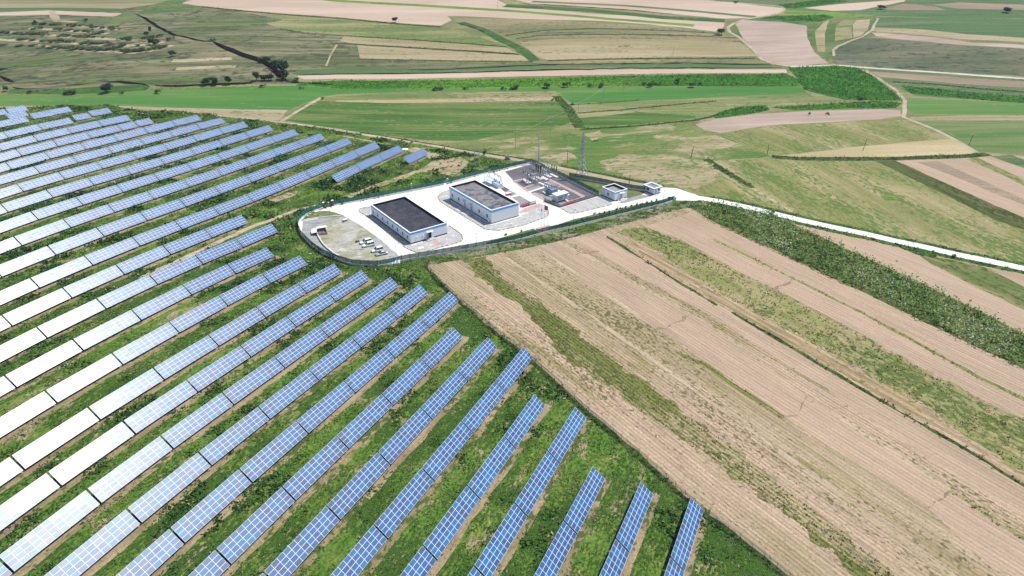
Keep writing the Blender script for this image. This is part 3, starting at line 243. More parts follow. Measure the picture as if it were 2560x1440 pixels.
('bare_soil','dirtS',0.55,[(-186.4,234),(-182.6,242.2),(-178.7,250.3),(-174.9,258.4),(-171.1,266.6),(-167.2,274.7),(-163.4,282.9),(-159.5,291),(-155.7,299.1),(-151.8,307.3),(-148,315.4),(-144.2,323.6),(-140.3,331.7),(-136.5,339.8),(-132.6,348),(-128.8,356.1),(-125,364.3),(-121.1,372.4),(-117.3,380.5),(-114.6,386.3),(-112.5,385.3),(-115.2,379.6),(-119,371.4),(-122.9,363.3),(-126.7,355.1),(-130.6,347),(-134.4,338.9),(-138.2,330.7),(-142.1,322.6),(-145.9,314.4),(-149.8,306.3),(-153.6,298.2),(-157.5,290),(-161.3,281.9),(-165.1,273.7),(-169,265.6),(-172.8,257.5),(-176.7,249.3),(-180.5,241.2),(-184.3,233)]),
('bare_soil','dirtS',0.55,[(-202.2,241.5),(-198.4,249.6),(-194.6,257.8),(-190.7,265.9),(-186.9,274.1),(-183,282.2),(-179.2,290.3),(-175.4,298.5),(-171.5,306.6),(-167.7,314.8),(-163.8,322.9),(-160,331),(-156.2,339.2),(-152.3,347.3),(-148.5,355.4),(-144.6,363.6),(-140.8,371.7),(-137,379.9),(-133.1,388),(-130.3,393.9),(-128.3,392.9),(-131,387),(-134.9,378.9),(-138.7,370.7),(-142.6,362.6),(-146.4,354.5),(-150.2,346.3),(-154.1,338.2),(-157.9,330.1),(-161.8,321.9),(-165.6,313.8),(-169.4,305.6),(-173.3,297.5),(-177.1,289.4),(-181,281.2),(-184.8,273.1),(-188.6,264.9),(-192.5,256.8),(-196.3,248.7),(-200.2,240.5)]),
('bare_soil','dirtS',0.55,[(-210.2,264.9),(-206.3,273.1),(-202.5,281.2),(-198.7,289.3),(-194.8,297.5),(-191,305.6),(-187.1,313.8),(-183.3,321.9),(-179.5,330),(-175.6,338.2),(-171.8,346.3),(-167.9,354.5),(-164.1,362.6),(-160.3,370.7),(-156.4,378.9),(-152.6,387),(-148.7,395.2),(-146.2,400.6),(-144.1,399.6),(-146.7,394.2),(-150.5,386),(-154.3,377.9),(-158.2,369.8),(-162,361.6),(-165.9,353.5),(-169.7,345.3),(-173.5,337.2),(-177.4,329.1),(-181.2,320.9),(-185.1,312.8),(-188.9,304.6),(-192.7,296.5),(-196.6,288.4),(-200.4,280.2),(-204.3,272.1),(-208.1,263.9)]),
('bare_soil','dirtS',0.55,[(-217.6,289.6),(-213.7,297.8),(-209.9,305.9),(-206.1,314.1),(-202.2,322.2),(-198.4,330.3),(-194.5,338.5),(-190.7,346.6),(-186.9,354.8),(-183,362.9),(-179.2,371),(-175.3,379.2),(-171.5,387.3),(-167.7,395.5),(-163.8,403.6),(-161.5,408.6),(-159.4,407.6),(-161.7,402.6),(-165.6,394.5),(-169.4,386.3),(-173.3,378.2),(-177.1,370.1),(-180.9,361.9),(-184.8,353.8),(-188.6,345.6),(-192.5,337.5),(-196.3,329.4),(-200.1,321.2),(-204,313.1),(-207.8,304.9),(-211.7,296.8),(-215.5,288.7)]),
('bare_soil','dirtS',0.55,[(-233.2,294.9),(-229.4,303.1),(-225.6,311.2),(-221.7,319.4),(-217.9,327.5),(-214,335.6),(-210.2,343.8),(-206.3,351.9),(-202.5,360),(-198.7,368.2),(-194.8,376.3),(-191,384.5),(-187.1,392.6),(-183.3,400.7),(-179.5,408.9),(-177.1,413.9),(-175,413),(-177.4,407.9),(-181.2,399.8),(-185.1,391.6),(-188.9,383.5),(-192.7,375.3),(-196.6,367.2),(-200.4,359.1),(-204.3,350.9),(-208.1,342.8),(-211.9,334.6),(-215.8,326.5),(-219.6,318.4),(-223.5,310.2),(-227.3,302.1),(-231.2,294)]),
('bare_soil','dirtS',0.55,[(-240.9,315.6),(-237.1,323.7),(-233.2,331.9),(-229.4,340),(-225.6,348.1),(-221.7,356.3),(-217.9,364.4),(-214,372.6),(-210.2,380.7),(-206.4,388.8),(-202.5,397),(-199.5,403.3),(-197.4,402.3),(-200.4,396),(-204.3,387.9),(-208.1,379.7),(-212,371.6),(-215.8,363.4),(-219.6,355.3),(-223.5,347.2),(-227.3,339),(-231.2,330.9),(-235,322.7),(-238.8,314.6)]),
('bare_soil','dirtS',0.55,[(-255.5,324),(-251.7,332.2),(-247.8,340.3),(-244,348.4),(-240.2,356.6),(-236.3,364.7),(-232.5,372.9),(-228.6,381),(-224.8,389.1),(-221,397.3),(-217.1,405.4),(-215.1,409.6),(-213.1,408.6),(-215,404.4),(-218.9,396.3),(-222.7,388.2),(-226.6,380),(-230.4,371.9),(-234.2,363.7),(-238.1,355.6),(-241.9,347.5),(-245.8,339.3),(-249.6,331.2),(-253.4,323)]),
('bare_soil','dirtS',0.55,[(-267,347.8),(-263.2,355.9),(-259.3,364.1),(-255.5,372.2),(-251.6,380.4),(-247.8,388.5),(-244,396.6),(-242.3,400.1),(-240.3,399.1),(-241.9,395.7),(-245.7,387.5),(-249.6,379.4),(-253.4,371.2),(-257.2,363.1),(-261.1,355),(-264.9,346.8)]),
('bare_soil','dirtS',0.55,[(-243.6,417.2),(-239.7,425.4),(-236.8,431.6),(-234.7,430.6),(-237.7,424.4),(-241.5,416.3)]),
('bare_soil','dirtS',0.55,[(-245.6,403.8),(-241.8,412),(-240.2,415.2),(-238.2,414.2),(-239.7,411),(-243.5,402.9)]),
('bare_soil','dirtS',0.55,[(-270.6,423),(-266.8,431.2),(-263.8,437.4),(-261.7,436.4),(-264.7,430.2),(-268.5,422.1)]),
('bare_soil','dirtS',0.55,[(-274.2,411.7),(-270.4,419.8),(-268.1,424.6),(-266.1,423.6),(-268.3,418.9),(-272.2,410.7)]),
('bare_soil','dirtS',0.55,[(-301.8,433),(-298,441.1),(-295.7,445.9),(-293.6,445),(-295.9,440.2),(-299.7,432)]),
('bare_soil','dirtS',0.55,[(-289.6,413.6),(-285.8,421.8),(-283.5,426.6),(-281.4,425.6),(-283.7,420.8),(-287.5,412.7)]),
('bare_soil','dirtS',0.55,[(-279.7,387.5),(-275.8,395.6),(-272,403.8),(-270.8,406.3),(-268.7,405.3),(-269.9,402.8),(-273.7,394.7),(-277.6,386.5)]),
('bare_soil','dirtS',0.55,[(-308.1,420.9),(-304.2,429.1),(-301.3,435.3),(-299.2,434.3),(-302.2,428.1),(-306,419.9)]),
('dirt_track','path',0.4,[(-174.4,429.9),(-153.5,424.1),(-132.6,416.8),(-107,406.1),(-81.9,393.4),(-58.2,381),(-35.5,368.1),(-18.1,354.3),(-3.9,343.4),(11.5,333.9),(24.3,324.2),(41.6,312.5),(54.7,303.3),(67.3,295.3),(79.5,288.4),(77.7,285.3),(65.4,292.2),(52.7,300.3),(39.6,309.5),(22.2,321.2),(9.5,330.9),(-6,340.4),(-20.3,351.5),(-37.5,365.1),(-59.9,377.9),(-83.6,390.2),(-108.5,402.9),(-133.9,413.4),(-154.6,420.7),(-175.3,426.4)]),
('ditch_bank','hedge',0.4,[(-82.9,395),(-59,382.4),(-36.3,369.5),(-18.9,356.4),(-4.5,345.3),(11,335.6),(10.2,334.3),(-5.4,344),(-19.8,355.2),(-37.1,368.2),(-59.7,381.1),(-83.6,393.7)]),
('ditch_bank','hedge',0.4,[(24.2,327.2),(41.7,315.3),(55,306.4),(67.6,297.6),(66.1,295.5),(53.5,304.2),(40.3,313.1),(22.8,325.1)]),
('dirt_track','path',0.4,[(-99.6,257.8),(-94.3,266.1),(-88.8,275.8),(-81.6,281.8),(-75.9,281.2),(-76.2,279),(-80.7,279.7),(-87.1,274.4),(-92.4,264.9),(-97.7,256.6)]),
('dirt_track','path',0.4,[(-120.6,206.4),(-115.2,217.8),(-109.2,233.8),(-103.1,249.5),(-99.7,257.6),(-97.6,256.8),(-101.1,248.7),(-107.2,233),(-113.2,217),(-118.6,205.4)]),
('dirt_track','pathG',0.4,[(-71.4,292.3),(-63,303.8),(-53.7,314.2),(-45.5,324.5),(-36.4,330.3),(-27.4,336.9),(-25,333.7),(-34.2,327),(-42.8,321.6),(-50.6,311.6),(-59.9,301.3),(-68.2,289.9)]),
('bare_soil','pathG',0.5,[(-44.2,323.1),(-37.5,342.2),(-24.9,346),(-20,336.3),(-21.7,323.8),(-26.8,315.7),(-34.6,321.2)]),
('bare_soil','pathG',0.5,[(-55.6,360.8),(-49,365.9),(-39.8,356.7),(-32.9,347.3),(-39.6,343.8),(-43.5,353.3)]),
('bare_soil','pathG',0.5,[(-101.9,284.2),(-96.4,294.9),(-92.4,292.6),(-98.1,282.6)]),
('bare_soil','pathG',0.5,[(-99.9,389.7),(-90.5,386.3),(-69.2,375.4),(-57.6,368.2),(-73.3,374.5)]),
('field_edge','hedge',0.6,[(-29.6,224.9),(-23.2,211.3),(-17.3,201.8),(-5.5,183.6),(6,168),(13.2,157),(19.6,146.5),(27.4,136),(33.7,127),(42,114.7),(48.6,106.8),(54.4,98.9),(57.1,95.3),(55.9,94.3),(53.1,97.9),(47.3,105.8),(40.7,113.8),(32.3,126.1),(26.1,135.1),(18.3,145.6),(11.8,156.2),(4.7,167.1),(-6.8,182.7),(-18.7,200.9),(-24.6,210.5),(-31,224.2)]),
('compound_yard','concrete',0.02,[(-76.9,278.3),(-74,280.6),(-53,291.2),(-28.5,304.4),(-13.9,315.3),(9.8,330),(37.3,287.3),(48.2,287.8),(57.9,291.6),(63.3,296.2),(71.8,295),(79.4,286.4),(81.1,283),(77.3,280.8),(69,281.3),(62.9,277.2),(42.6,266.4),(24.1,256.5),(14.5,251.9),(2.5,244.4),(-11.5,238.8),(-25.2,233.8),(-35.8,229.8),(-38.7,228.1),(-41,226.7),(-43.6,225),(-46.6,223.7),(-49.5,223.8),(-52.8,224.2),(-55.4,224.4),(-58.8,226.6),(-63.3,229.2),(-67.9,233.6),(-72.3,238.8),(-76.4,244.8),(-79.7,250.2),(-82.1,256.2),(-83.3,260.5),(-83.6,264.9),(-82.7,269.6),(-80.6,274.1),(-77.4,277.4)]),
('gravel_yard','gravelY',0.1,[(-77.3,267.5),(-70.2,269.4),(-68.2,270.6),(-65.3,267.7),(-59.3,260.8),(-48.4,245.9),(-39.2,230.7),(-41.5,228),(-44.7,225.9),(-48.8,225.1),(-53.7,225.6),(-58.8,228),(-63.8,233.8),(-67.7,239.5),(-71.5,245.9),(-73.9,252.6),(-75.1,261.5)]),
('yard_grass','verge2',0.1,[(-78.2,275.1),(-75,275.3),(-71.7,273.6),(-67,269.8),(-68.2,269.4),(-76.8,268),(-82.5,264.2),(-83.4,264.6),(-82.5,268.8),(-80.4,273.3)]),
('gravel_slope','gravelG',0.1,[(-82.4,263.8),(-76.6,267.2),(-68.3,269),(-75.1,261.5),(-74,252.6),(-71.5,245.5),(-67.6,239.1),(-63.7,233.5),(-62,231.8),(-65.5,231.9),(-69.3,236),(-74,242.4),(-78,248.8),(-80.7,255.2)]),
('parking_pad','greyc',0.1,[(-53.4,245.2),(-50.9,248.4),(-41.5,235.1),(-42.3,232.7),(-46.4,232.6),(-52,240.3)]),
('paving','paver',0.02,[(-62.5,277.6),(-58.1,279.2),(-43.6,261),(-37,241.6),(-25.5,250.2),(-24.7,260.4),(-20.9,253.9),(-18.7,249.9),(-18.2,245.6),(-19.1,243.6),(-28.3,237.9),(-32,235.4),(-34.6,235.4),(-37.8,238.2),(-41.4,243.4),(-56.5,267.4),(-62.1,273.8)]),
('paving','paverR',0.02,[(-29.9,245),(-28,246.3),(-25.4,242.4),(-27.3,240.6)]),
('paving','greyc',0.02,[(-37.6,275.5),(-35.5,274.2),(-27.8,259.8),(-23.7,254.4),(-24.2,253),(-27.5,256.1),(-32.2,265.3),(-37,272.6)]),
('paving','paver',0.02,[(-29.8,293.8),(-27.2,296.1),(-26.1,297.1),(-25.1,282.9),(-7.8,258.8),(3.1,265.8),(8.7,275.9),(14.1,278.2),(15.3,272.7),(15.2,267.8),(13.6,265.1),(5,258),(-5,253.1),(-10.1,254.8),(-15.4,262.6),(-29.7,283),(-31.3,289.1)]),
('paving','paverR',0.02,[(3.2,271.5),(5.4,274.8),(11.8,280),(13.7,277.8),(8.6,273.4),(3.7,269)]),
('paving','paverS',0.02,[(20.3,274.6),(37.2,286.4),(42.2,279.7),(41.8,277.6),(26.2,269.1),(23.8,268.8)]),
('gravel_yard','gravelG',0.1,[(48.7,283.8),(55,287.6),(60.4,286.6),(58.3,285.3),(46.9,278.8),(44.4,278.8)]),
('yard_grass','verge2',0.1,[(38,287.7),(26.7,309.4),(42.6,300.3),(52.2,293.7),(58,291.2),(55.9,288),(49.3,283.8),(45.9,295.8),(38.5,288.2)]),
('yard_grass','verge2',0.1,[(16,256.6),(24.6,263.2),(43.5,273.1),(55.2,278.8),(64.4,281.7),(65,280.5),(63,277.8),(42.7,266.9),(24.1,257),(11.9,251.2),(15.8,255.5)]),
('yard_grass','verge2',0.1,[(-9.4,242.8),(-2.7,247.7),(8.7,254.9),(9.5,252.7),(11.9,251.2),(2.5,244.9),(-9.3,239.7)]),
('paving','paverR',0.02,[(9.4,254.2),(14.7,257.4),(15.8,255.9),(12,252.7)]),
('substation_gravel','gravelD',0.02,[(-2.5,319.1),(9.8,328.8),(36.9,287.3),(20.4,275.8),(14.1,282.1),(1.4,306.6)]),
('paving','paverR',0.02,[(0.7,306.6),(6.2,309.9),(7.9,308.7),(2.5,304),(5.9,298.4),(9.9,302.1),(10.7,301.1),(6.2,297),(8.5,292.7),(7.2,292.3)]),
('substation_gravel','gravelB',0.02,[(6.7,296.5),(12.1,300.5),(14.1,298),(7.9,293.6)]),
('substation_gravel','gravelB',0.02,[(15.3,303.8),(18.3,306.7),(21.3,300.6),(18.5,298.8)]),
('paving','paverR',0.02,[(17.1,307.3),(18.3,307.7),(31.8,287.1),(20.6,277.5),(19.8,279.3),(26.8,283.7),(20.8,298.7),(21.8,300.1)]),
('substation_gravel','gravelD',0.02,[(20.7,297.3),(22.1,299.1),(30,286.2),(26.8,283.7)]),
('paving','paverR',0.02,[(8.3,291.3),(10.9,292.1),(14.4,284.7),(13.9,282.1)]),
('cable_trench','concrete',0.02,[(7.2,293.2),(14.7,299),(15,297.5),(7.8,291.8)]),
('cable_trench','concrete',0.02,[(12.1,304),(13,304.4),(25.3,289.1),(24.1,287.8)]),
('substation_gravel','gravelB',0.02,[(10.5,290.7),(11.8,292.1),(19.8,283.2),(17.3,282)]),
('substation_gravel','gravelD',0.02,[(-8.6,307.3),(-7.2,307.2),(-0.2,295.4),(-2.5,293.2)]),
('substation_gravel','gravelB',0.02,[(-2.5,293.2),(-0.1,295),(2.7,290.7),(0.1,288.1)]),
('substation_gravel','gravelB',0.02,[(0.6,286.7),(3.8,288.8),(9,280.6),(3.8,275.3),(3.4,281.3)])]
TABLES = [(36.02,107.15,-4.9,-0.0346,11,1,0,""),(28.14,90.46,-4.16,-0.0454,11,1,1,""),(25.63,111.2,-3.99,-0.0363,11,2,0,""),(17.75,94.51,-3.25,-0.0446,11,2,1,""),(15.29,115.24,-3,-0.0365,11,3,0,""),(7.42,98.55,-2.27,-0.0418,11,3,1,""),(12.98,136.05,-2.54,-0.0234,11,4,0,""),(5.1,119.35,-1.99,-0.036,11,4,1,""),(-2.78,102.66,-1.29,-0.0391,11,4,2,""),(-10.65,85.97,-0.58,-0.0379,11,4,3,""),(2.81,140.3,-1.6,-0.0279,11,5,0,""),(-5.07,123.61,-1,-0.037,11,5,1,""),(-12.95,106.92,-0.29,-0.0393,11,5,2,""),(-20.82,90.23,0.4,-0.0355,11,5,3,""),(0.47,161.49,-1.18,-0.0215,11,6,0,""),(-7.41,144.8,-0.67,-0.0334,11,6,1,""),(-15.28,128.11,0.01,-0.0399,11,6,2,""),(-23.16,111.42,0.74,-0.0395,11,6,3,""),(-31.03,94.73,1.41,-0.0329,11,6,4,""),(-9.75,165.72,-0.38,-0.0293,11,7,0,""),(-17.62,149.02,0.25,-0.0391,11,7,1,""),(-25.5,132.33,1,-0.0425,11,7,2,""),(-33.38,115.64,1.76,-0.0394,11,7,3,""),(-41.25,98.95,2.41,-0.0308,11,7,4,""),(-49.13,82.26,2.87,-0.0188,11,7,5,""),(-19.91,170.23,0.38,-0.0377,11,8,0,""),(-27.78,153.54,1.13,-0.0443,11,8,1,""),(-35.66,136.85,1.96,-0.0448,11,8,2,""),(-43.54,120.16,2.75,-0.0411,11,8,3,""),(-51.41,103.47,3.43,-0.032,11,8,4,""),(-59.29,86.78,3.87,-0.0162,11,8,5,""),(-22.25,191.31,0.36,-0.0322,11,9,0,""),(-30.12,174.62,1.08,-0.0463,11,9,1,""),(-38,157.93,1.96,-0.049,11,9,2,""),(-45.88,141.24,2.87,-0.0494,11,9,3,""),(-53.75,124.55,3.74,-0.045,11,9,4,""),(-61.63,107.85,4.45,-0.0311,11,9,5,""),(-69.5,91.16,4.83,-0.0106,11,9,6,""),(-32.35,195.7,0.84,-0.0426,11,10,0,""),(-40.22,179.01,1.73,-0.0539,11,10,1,""),(-48.1,162.32,2.73,-0.0546,11,10,2,""),(-55.97,145.63,3.74,-0.0545,11,10,3,""),(-63.85,128.94,4.68,-0.0477,11,10,4,""),(-71.73,112.25,5.38,-0.0279,11,10,5,""),(-79.6,95.56,5.67,-0.0028,11,10,6,""),(-42.41,200.41,1.3,-0.0554,11,11,0,""),(-50.29,183.72,2.37,-0.0612,11,11,1,""),(-58.16,167.03,3.47,-0.058,11,11,2,""),(-66.04,150.34,4.54,-0.057,11,11,3,""),(-73.91,133.65,5.51,-0.0482,11,11,4,""),(-81.79,116.96,6.17,-0.0237,11,11,5,""),(-89.67,100.26,6.37,0.0026,11,11,6,""),(-97.54,83.57,6.09,0.0275,11,11,7,""),(-52.65,204.8,1.8,-0.0705,11,12,0,""),(-60.53,188.11,3.07,-0.0665,11,12,1,""),(-68.4,171.42,4.22,-0.0584,11,12,2,""),(-76.28,154.73,5.28,-0.0559,11,12,3,""),(-84.15,138.04,6.23,-0.0469,11,12,4,""),(-92.03,121.35,6.86,-0.0216,11,12,5,""),(-99.91,104.66,6.98,0.0087,11,12,6,""),(-62.73,209.28,2.27,-0.0863,11,13,0,""),(-70.6,192.59,3.73,-0.0713,11,13,1,""),(-78.48,175.9,4.92,-0.0576,11,13,2,""),(-86.35,159.21,5.95,-0.0549,11,13,3,""),(-94.23,142.52,6.88,-0.045,11,13,4,""),(-102.1,125.83,7.46,-0.0179,11,13,5,""),(-109.98,109.14,7.49,0.0147,11,13,6,""),(-75.68,215.03,2.77,-0.1018,11,14,0,""),(-83.56,198.33,4.46,-0.0798,11,14,1,""),(-91.43,181.64,5.76,-0.0619,11,14,2,""),(-99.31,164.95,6.82,-0.0526,11,14,3,""),(-107.18,148.26,7.65,-0.0372,11,14,4,""),(-115.06,131.57,8.08,-0.0094,11,14,5,""),(-88.72,220.84,3.32,-0.1104,11,15,0,""),(-96.6,204.15,5.15,-0.0873,11,15,1,""),(-104.47,187.45,6.55,-0.0636,11,15,2,""),(-112.35,170.76,7.58,-0.0482,11,15,3,""),(-120.23,154.07,8.26,-0.0252,11,15,4,""),(-128.1,137.38,8.47,0.002,11,15,5,""),(-93.59,243.33,2.35,-0.0905,11,16,0,""),(-101.47,226.64,4.16,-0.1041,11,16,1,""),(-109.35,209.95,5.89,-0.0822,11,16,2,""),(-117.22,193.26,7.19,-0.0585,11,16,3,""),(-125.1,176.57,8.11,-0.0416,11,16,4,""),(-132.97,159.87,8.64,-0.0157,11,16,5,""),(-106.68,249.39,3.51,-0.0907,11,17,0,""),(-114.55,232.7,5.16,-0.0868,11,17,1,""),(-122.43,216.01,6.6,-0.0693,11,17,2,""),(-130.31,199.31,7.73,-0.0528,11,17,3,""),(-138.18,182.62,8.53,-0.0337,11,17,4,""),(-146.06,165.93,8.9,-0.0063,11,17,5,""),(-59.37,349.23,-2.22,-0.05,11,17,0,"cont"),(-67.25,332.54,-1.31,-0.0476,11,17,1,"cont"),(-75.13,315.85,-0.58,-0.0319,11,17,2,"cont"),(-46.31,343.25,-2.08,-0.0461,11,16,0,"cont"),(-72.37,355.35,-2.16,-0.0505,11,18,0,""),(-80.25,338.66,-1.21,-0.0527,11,18,1,""),(-88.12,321.97,-0.28,-0.0472,11,18,2,""),(-96,305.28,0.59,-0.0479,11,18,3,""),(-103.88,288.59,1.64,-0.0654,11,18,4,""),(-111.75,271.9,2.99,-0.0805,11,18,5,""),(-119.63,255.21,4.49,-0.082,11,18,6,""),(-127.5,238.52,5.94,-0.0743,11,18,7,""),(-135.38,221.83,7.21,-0.0632,11,18,8,""),(-143.26,205.13,8.22,-0.0461,11,18,9,""),(-151.13,188.44,8.86,-0.0229,11,18,10,""),(-88.18,362.41,-1.91,-0.0538,11,19,0,""),(-96.06,345.72,-0.86,-0.0599,11,19,1,""),(-103.94,329.03,0.23,-0.0588,11,19,2,""),(-111.81,312.34,1.34,-0.0607,11,19,3,""),(-119.69,295.65,2.52,-0.0669,11,19,4,""),(-127.56,278.96,3.82,-0.0743,11,19,5,""),(-135.44,262.27,5.23,-0.0781,11,19,6,""),(-143.31,245.58,6.6,-0.0696,11,19,7,""),(-151.19,228.89,7.76,-0.0557,11,19,8,""),(-159.07,212.19,8.6,-0.0354,11,19,9,""),(-166.94,195.5,9,-0.0081,11,19,10,""),(-103.94,369.86,-1.52,-0.0596,11,20,0,""),(-111.81,353.17,-0.4,-0.0614,11,20,1,""),(-119.69,336.48,0.71,-0.0588,11,20,2,""),(-127.56,319.79,1.83,-0.0623,11,20,3,""),(-135.44,303.09,3.04,-0.069,11,20,4,""),(-143.32,286.4,4.36,-0.0733,11,20,5,""),(-151.19,269.71,5.72,-0.0742,11,20,6,""),(-159.07,253.02,7.01,-0.0658,11,20,7,""),(-166.94,236.33,8.05,-0.0464,11,20,8,""),(-174.82,219.64,8.68,-0.0222,11,20,9,""),(-119.69,376.85,-1.14,-0.0623,11,21,0,""),(-127.57,360.16,0.01,-0.0613,11,21,1,""),(-135.44,343.47,1.12,-0.0589,11,21,2,""),(-143.32,326.77,2.24,-0.0625,11,21,3,""),(-151.19,310.08,3.47,-0.0705,11,21,4,""),(-159.07,293.39,4.8,-0.0743,11,21,5,""),(-166.94,276.7,6.15,-0.071,11,21,6,""),(-174.82,260.01,7.35,-0.0595,11,21,7,""),(-182.7,243.32,8.23,-0.0355,11,21,8,""),(-135.49,384.38,-0.83,-0.0654,11,22,0,""),(-143.36,367.69,0.35,-0.0619,11,22,1,""),(-151.24,351,1.48,-0.0607,11,22,2,""),(-159.12,334.31,2.62,-0.0627,11,22,3,""),(-166.99,317.61,3.86,-0.0714,11,22,4,""),(-174.87,300.92,5.23,-0.0765,11,22,5,""),(-182.74,284.23,6.55,-0.0667,11,22,6,""),(-190.62,267.54,7.61,-0.0475,11,22,7,""),(-198.5,250.85,8.25,-0.0225,11,22,8,""),(-151.31,391.1,-0.46,-0.0679,11,23,0,""),(-159.19,374.41,0.73,-0.0615,11,23,1,""),(-167.07,357.72,1.88,-0.0632,11,23,2,""),(-174.94,341.03,3.08,-0.066,11,23,3,""),(-182.82,324.34,4.34,-0.0704,11,23,4,""),(-190.69,307.64,5.65,-0.0712,11,23,5,""),(-198.57,290.95,6.83,-0.0567,11,23,6,""),(-206.45,274.26,7.65,-0.0316,11,23,7,""),(-166.6,399.09,-0.25,-0.0742,11,24,0,""),(-174.48,382.39,1.02,-0.0634,11,24,1,""),(-182.36,365.7,2.19,-0.0636,11,24,2,""),(-190.23,349.01,3.4,-0.0674,11,24,3,""),(-198.11,332.32,4.63,-0.066,11,24,4,""),(-205.98,315.63,5.8,-0.0604,11,24,5,""),(-213.86,298.94,6.78,-0.0455,11,24,6,""),(-182.24,404.42,0.06,-0.0809,11,25,0,""),(-190.11,387.73,1.42,-0.0664,11,25,1,""),(-197.99,371.04,2.62,-0.0635,11,25,2,""),(-205.86,354.35,3.84,-0.068,11,25,3,""),(-213.74,337.66,5.04,-0.0619,11,25,4,""),(-221.62,320.97,6.05,-0.048,11,25,5,""),(-229.49,304.28,6.77,-0.0292,11,25,6,""),(-202.97,397.41,1.4,-0.0758,6,26,0,""),(-207.41,388.01,2.16,-0.0706,6,26,1,""),(-213.57,374.96,3.16,-0.0686,11,26,2,""),(-221.44,358.27,4.4,-0.0658,11,26,3,""),(-229.32,341.58,5.48,-0.0505,11,26,4,""),(-237.2,324.89,6.23,-0.0313,11,26,5,""),(-220.31,400.06,1.9,-0.0842,11,27,0,""),(-228.19,383.37,3.34,-0.0719,11,27,1,""),(-236.06,366.67,4.56,-0.0604,11,27,2,""),(-243.94,349.98,5.49,-0.0402,11,27,3,""),(-251.81,333.29,6.03,-0.0181,11,27,4,""),(-247.51,390.51,3.32,-0.0697,11,28,0,""),(-255.39,373.82,4.47,-0.055,11,28,1,""),(-263.26,357.13,5.28,-0.032,11,28,2,""),(-240.9,424.32,0.2,-0.0968,8,0,0,"iso"),(-243.64,409.44,1.73,-0.0927,6,0,1,"iso"),(-267.94,430.1,-0.3,-0.0851,8,0,2,"iso"),(-271.9,418.05,0.88,-0.0897,7,0,3,"iso"),(-299.47,439.39,-1.52,-0.0613,7,0,4,"iso"),(-287.27,420.03,0.48,-0.0832,7,0,5,"iso"),(-275.92,396.83,2.77,-0.0655,11,0,6,"iso"),(-305.4,427.99,-0.69,-0.0716,8,0,7,"iso"),(-283.7,380.35,3.81,-0.0482,11,0,8,"iso")]
PIECES = [(84.8, 121.3, -13.15), (84.0, 120.5, -24.28), (83.3, 119.8, -35.35), (64.2, 137.6, -46.32), (63.7, 137.1, -57.34), (63.4, 155.3, -68.49), (44.4, 154.7, -79.53), (44.2, 154.5, -90.65), (43.8, 172.5, -101.76), (43.4, 172.2, -112.77), (24.9, 172.2, -123.88), (43.0, 171.8, -135.01), (42.8, 171.5, -146.04), (60.9, 171.2, -160.2), (60.6, 170.9, -174.48), (78.8, 189.1, -188.48), (78.7, 189.0, -202.9), (244.6, 299.5, -202.73), (281.7, 299.7, -188.36), (96.9, 299.5, -217.1), (96.6, 299.1, -234.41), (115.0, 299.1, -251.83), (133.1, 298.7, -269.06), (133.1, 298.8, -286.56), (150.9, 298.1, -303.74), (170.1, 298.8, -320.98), (168.2, 297.0, -337.39), (183.6, 277.8, -353.16), (185.0, 276.8, -369.96), (201.6, 256.6, -390.49), (274.4, 287.5, -398.94), (261.4, 271.2, -395.07), (268.1, 281.2, -425.86), (256.3, 267.8, -424.3), (263.8, 275.3, -458.34), (251.5, 263.0, -439.04), (232.1, 250.1, -418.88), (250.2, 263.3, -458.84)]
GULLIES = [([(-347.5, 513.0), (-336.6, 508.7), (-324.0, 506.1), (-310.6, 505.5)], 5, 6), ([(-310.3, 513.4), (-299.8, 513.3), (-287.8, 517.6), (-274.2, 518.6), (-255.1, 513.5), (-249.3, 508.9)], 5, 6), ([(-245.9, 507.9), (-228.7, 509.8), (-210.8, 514.1), (-189.4, 517.0), (-162.6, 521.8), (-149.9, 521.6), (-124.9, 517.2)], 5, 5), ([(-377.1, 777.9), (-348.9, 743.8), (-318.1, 696.0), (-284.7, 649.6), (-259.3, 627.4), (-243.7, 620.4)], 4, 3.5), ([(-243.0, 620.4), (-229.3, 606.4), (-211.6, 590.5), (-195.1, 576.4), (-178.5, 560.0), (-166.4, 539.7), (-158.4, 523.0)], 7, 5), ([(-389.7, 564.6), (-382.6, 562.0), (-380.3, 564.4)], 9, 5), ([(-376.0, 544.2), (-365.1, 535.7), (-355.0, 526.9)], 8, 4), ([(-44.2, 700.3), (-32.6, 685.4), (-20.4, 659.8)], 3.5, 3), ([(-75.4, 552.8), (-35.2, 556.3), (8.6, 561.2), (69.2, 561.6), (136.2, 562.5), (198.4, 557.1)], 2.5, 1.5), ([(-152.8, 539.8), (-109.8, 544.3), (-32.6, 547.4), (27.4, 549.4), (133.7, 550.6), (203.5, 549.5)], 2.5, 1.5), ([(14.7, 795.2), (53.1, 783.0), (114.6, 757.3), (163.9, 727.8)], 3.5, 3)]
AZ, TILT = 1.129911, 0.701480
E_ = Vector((math.cos(AZ), math.sin(AZ), 0)); N_ = Vector((math.sin(AZ), -math.cos(AZ), 0))

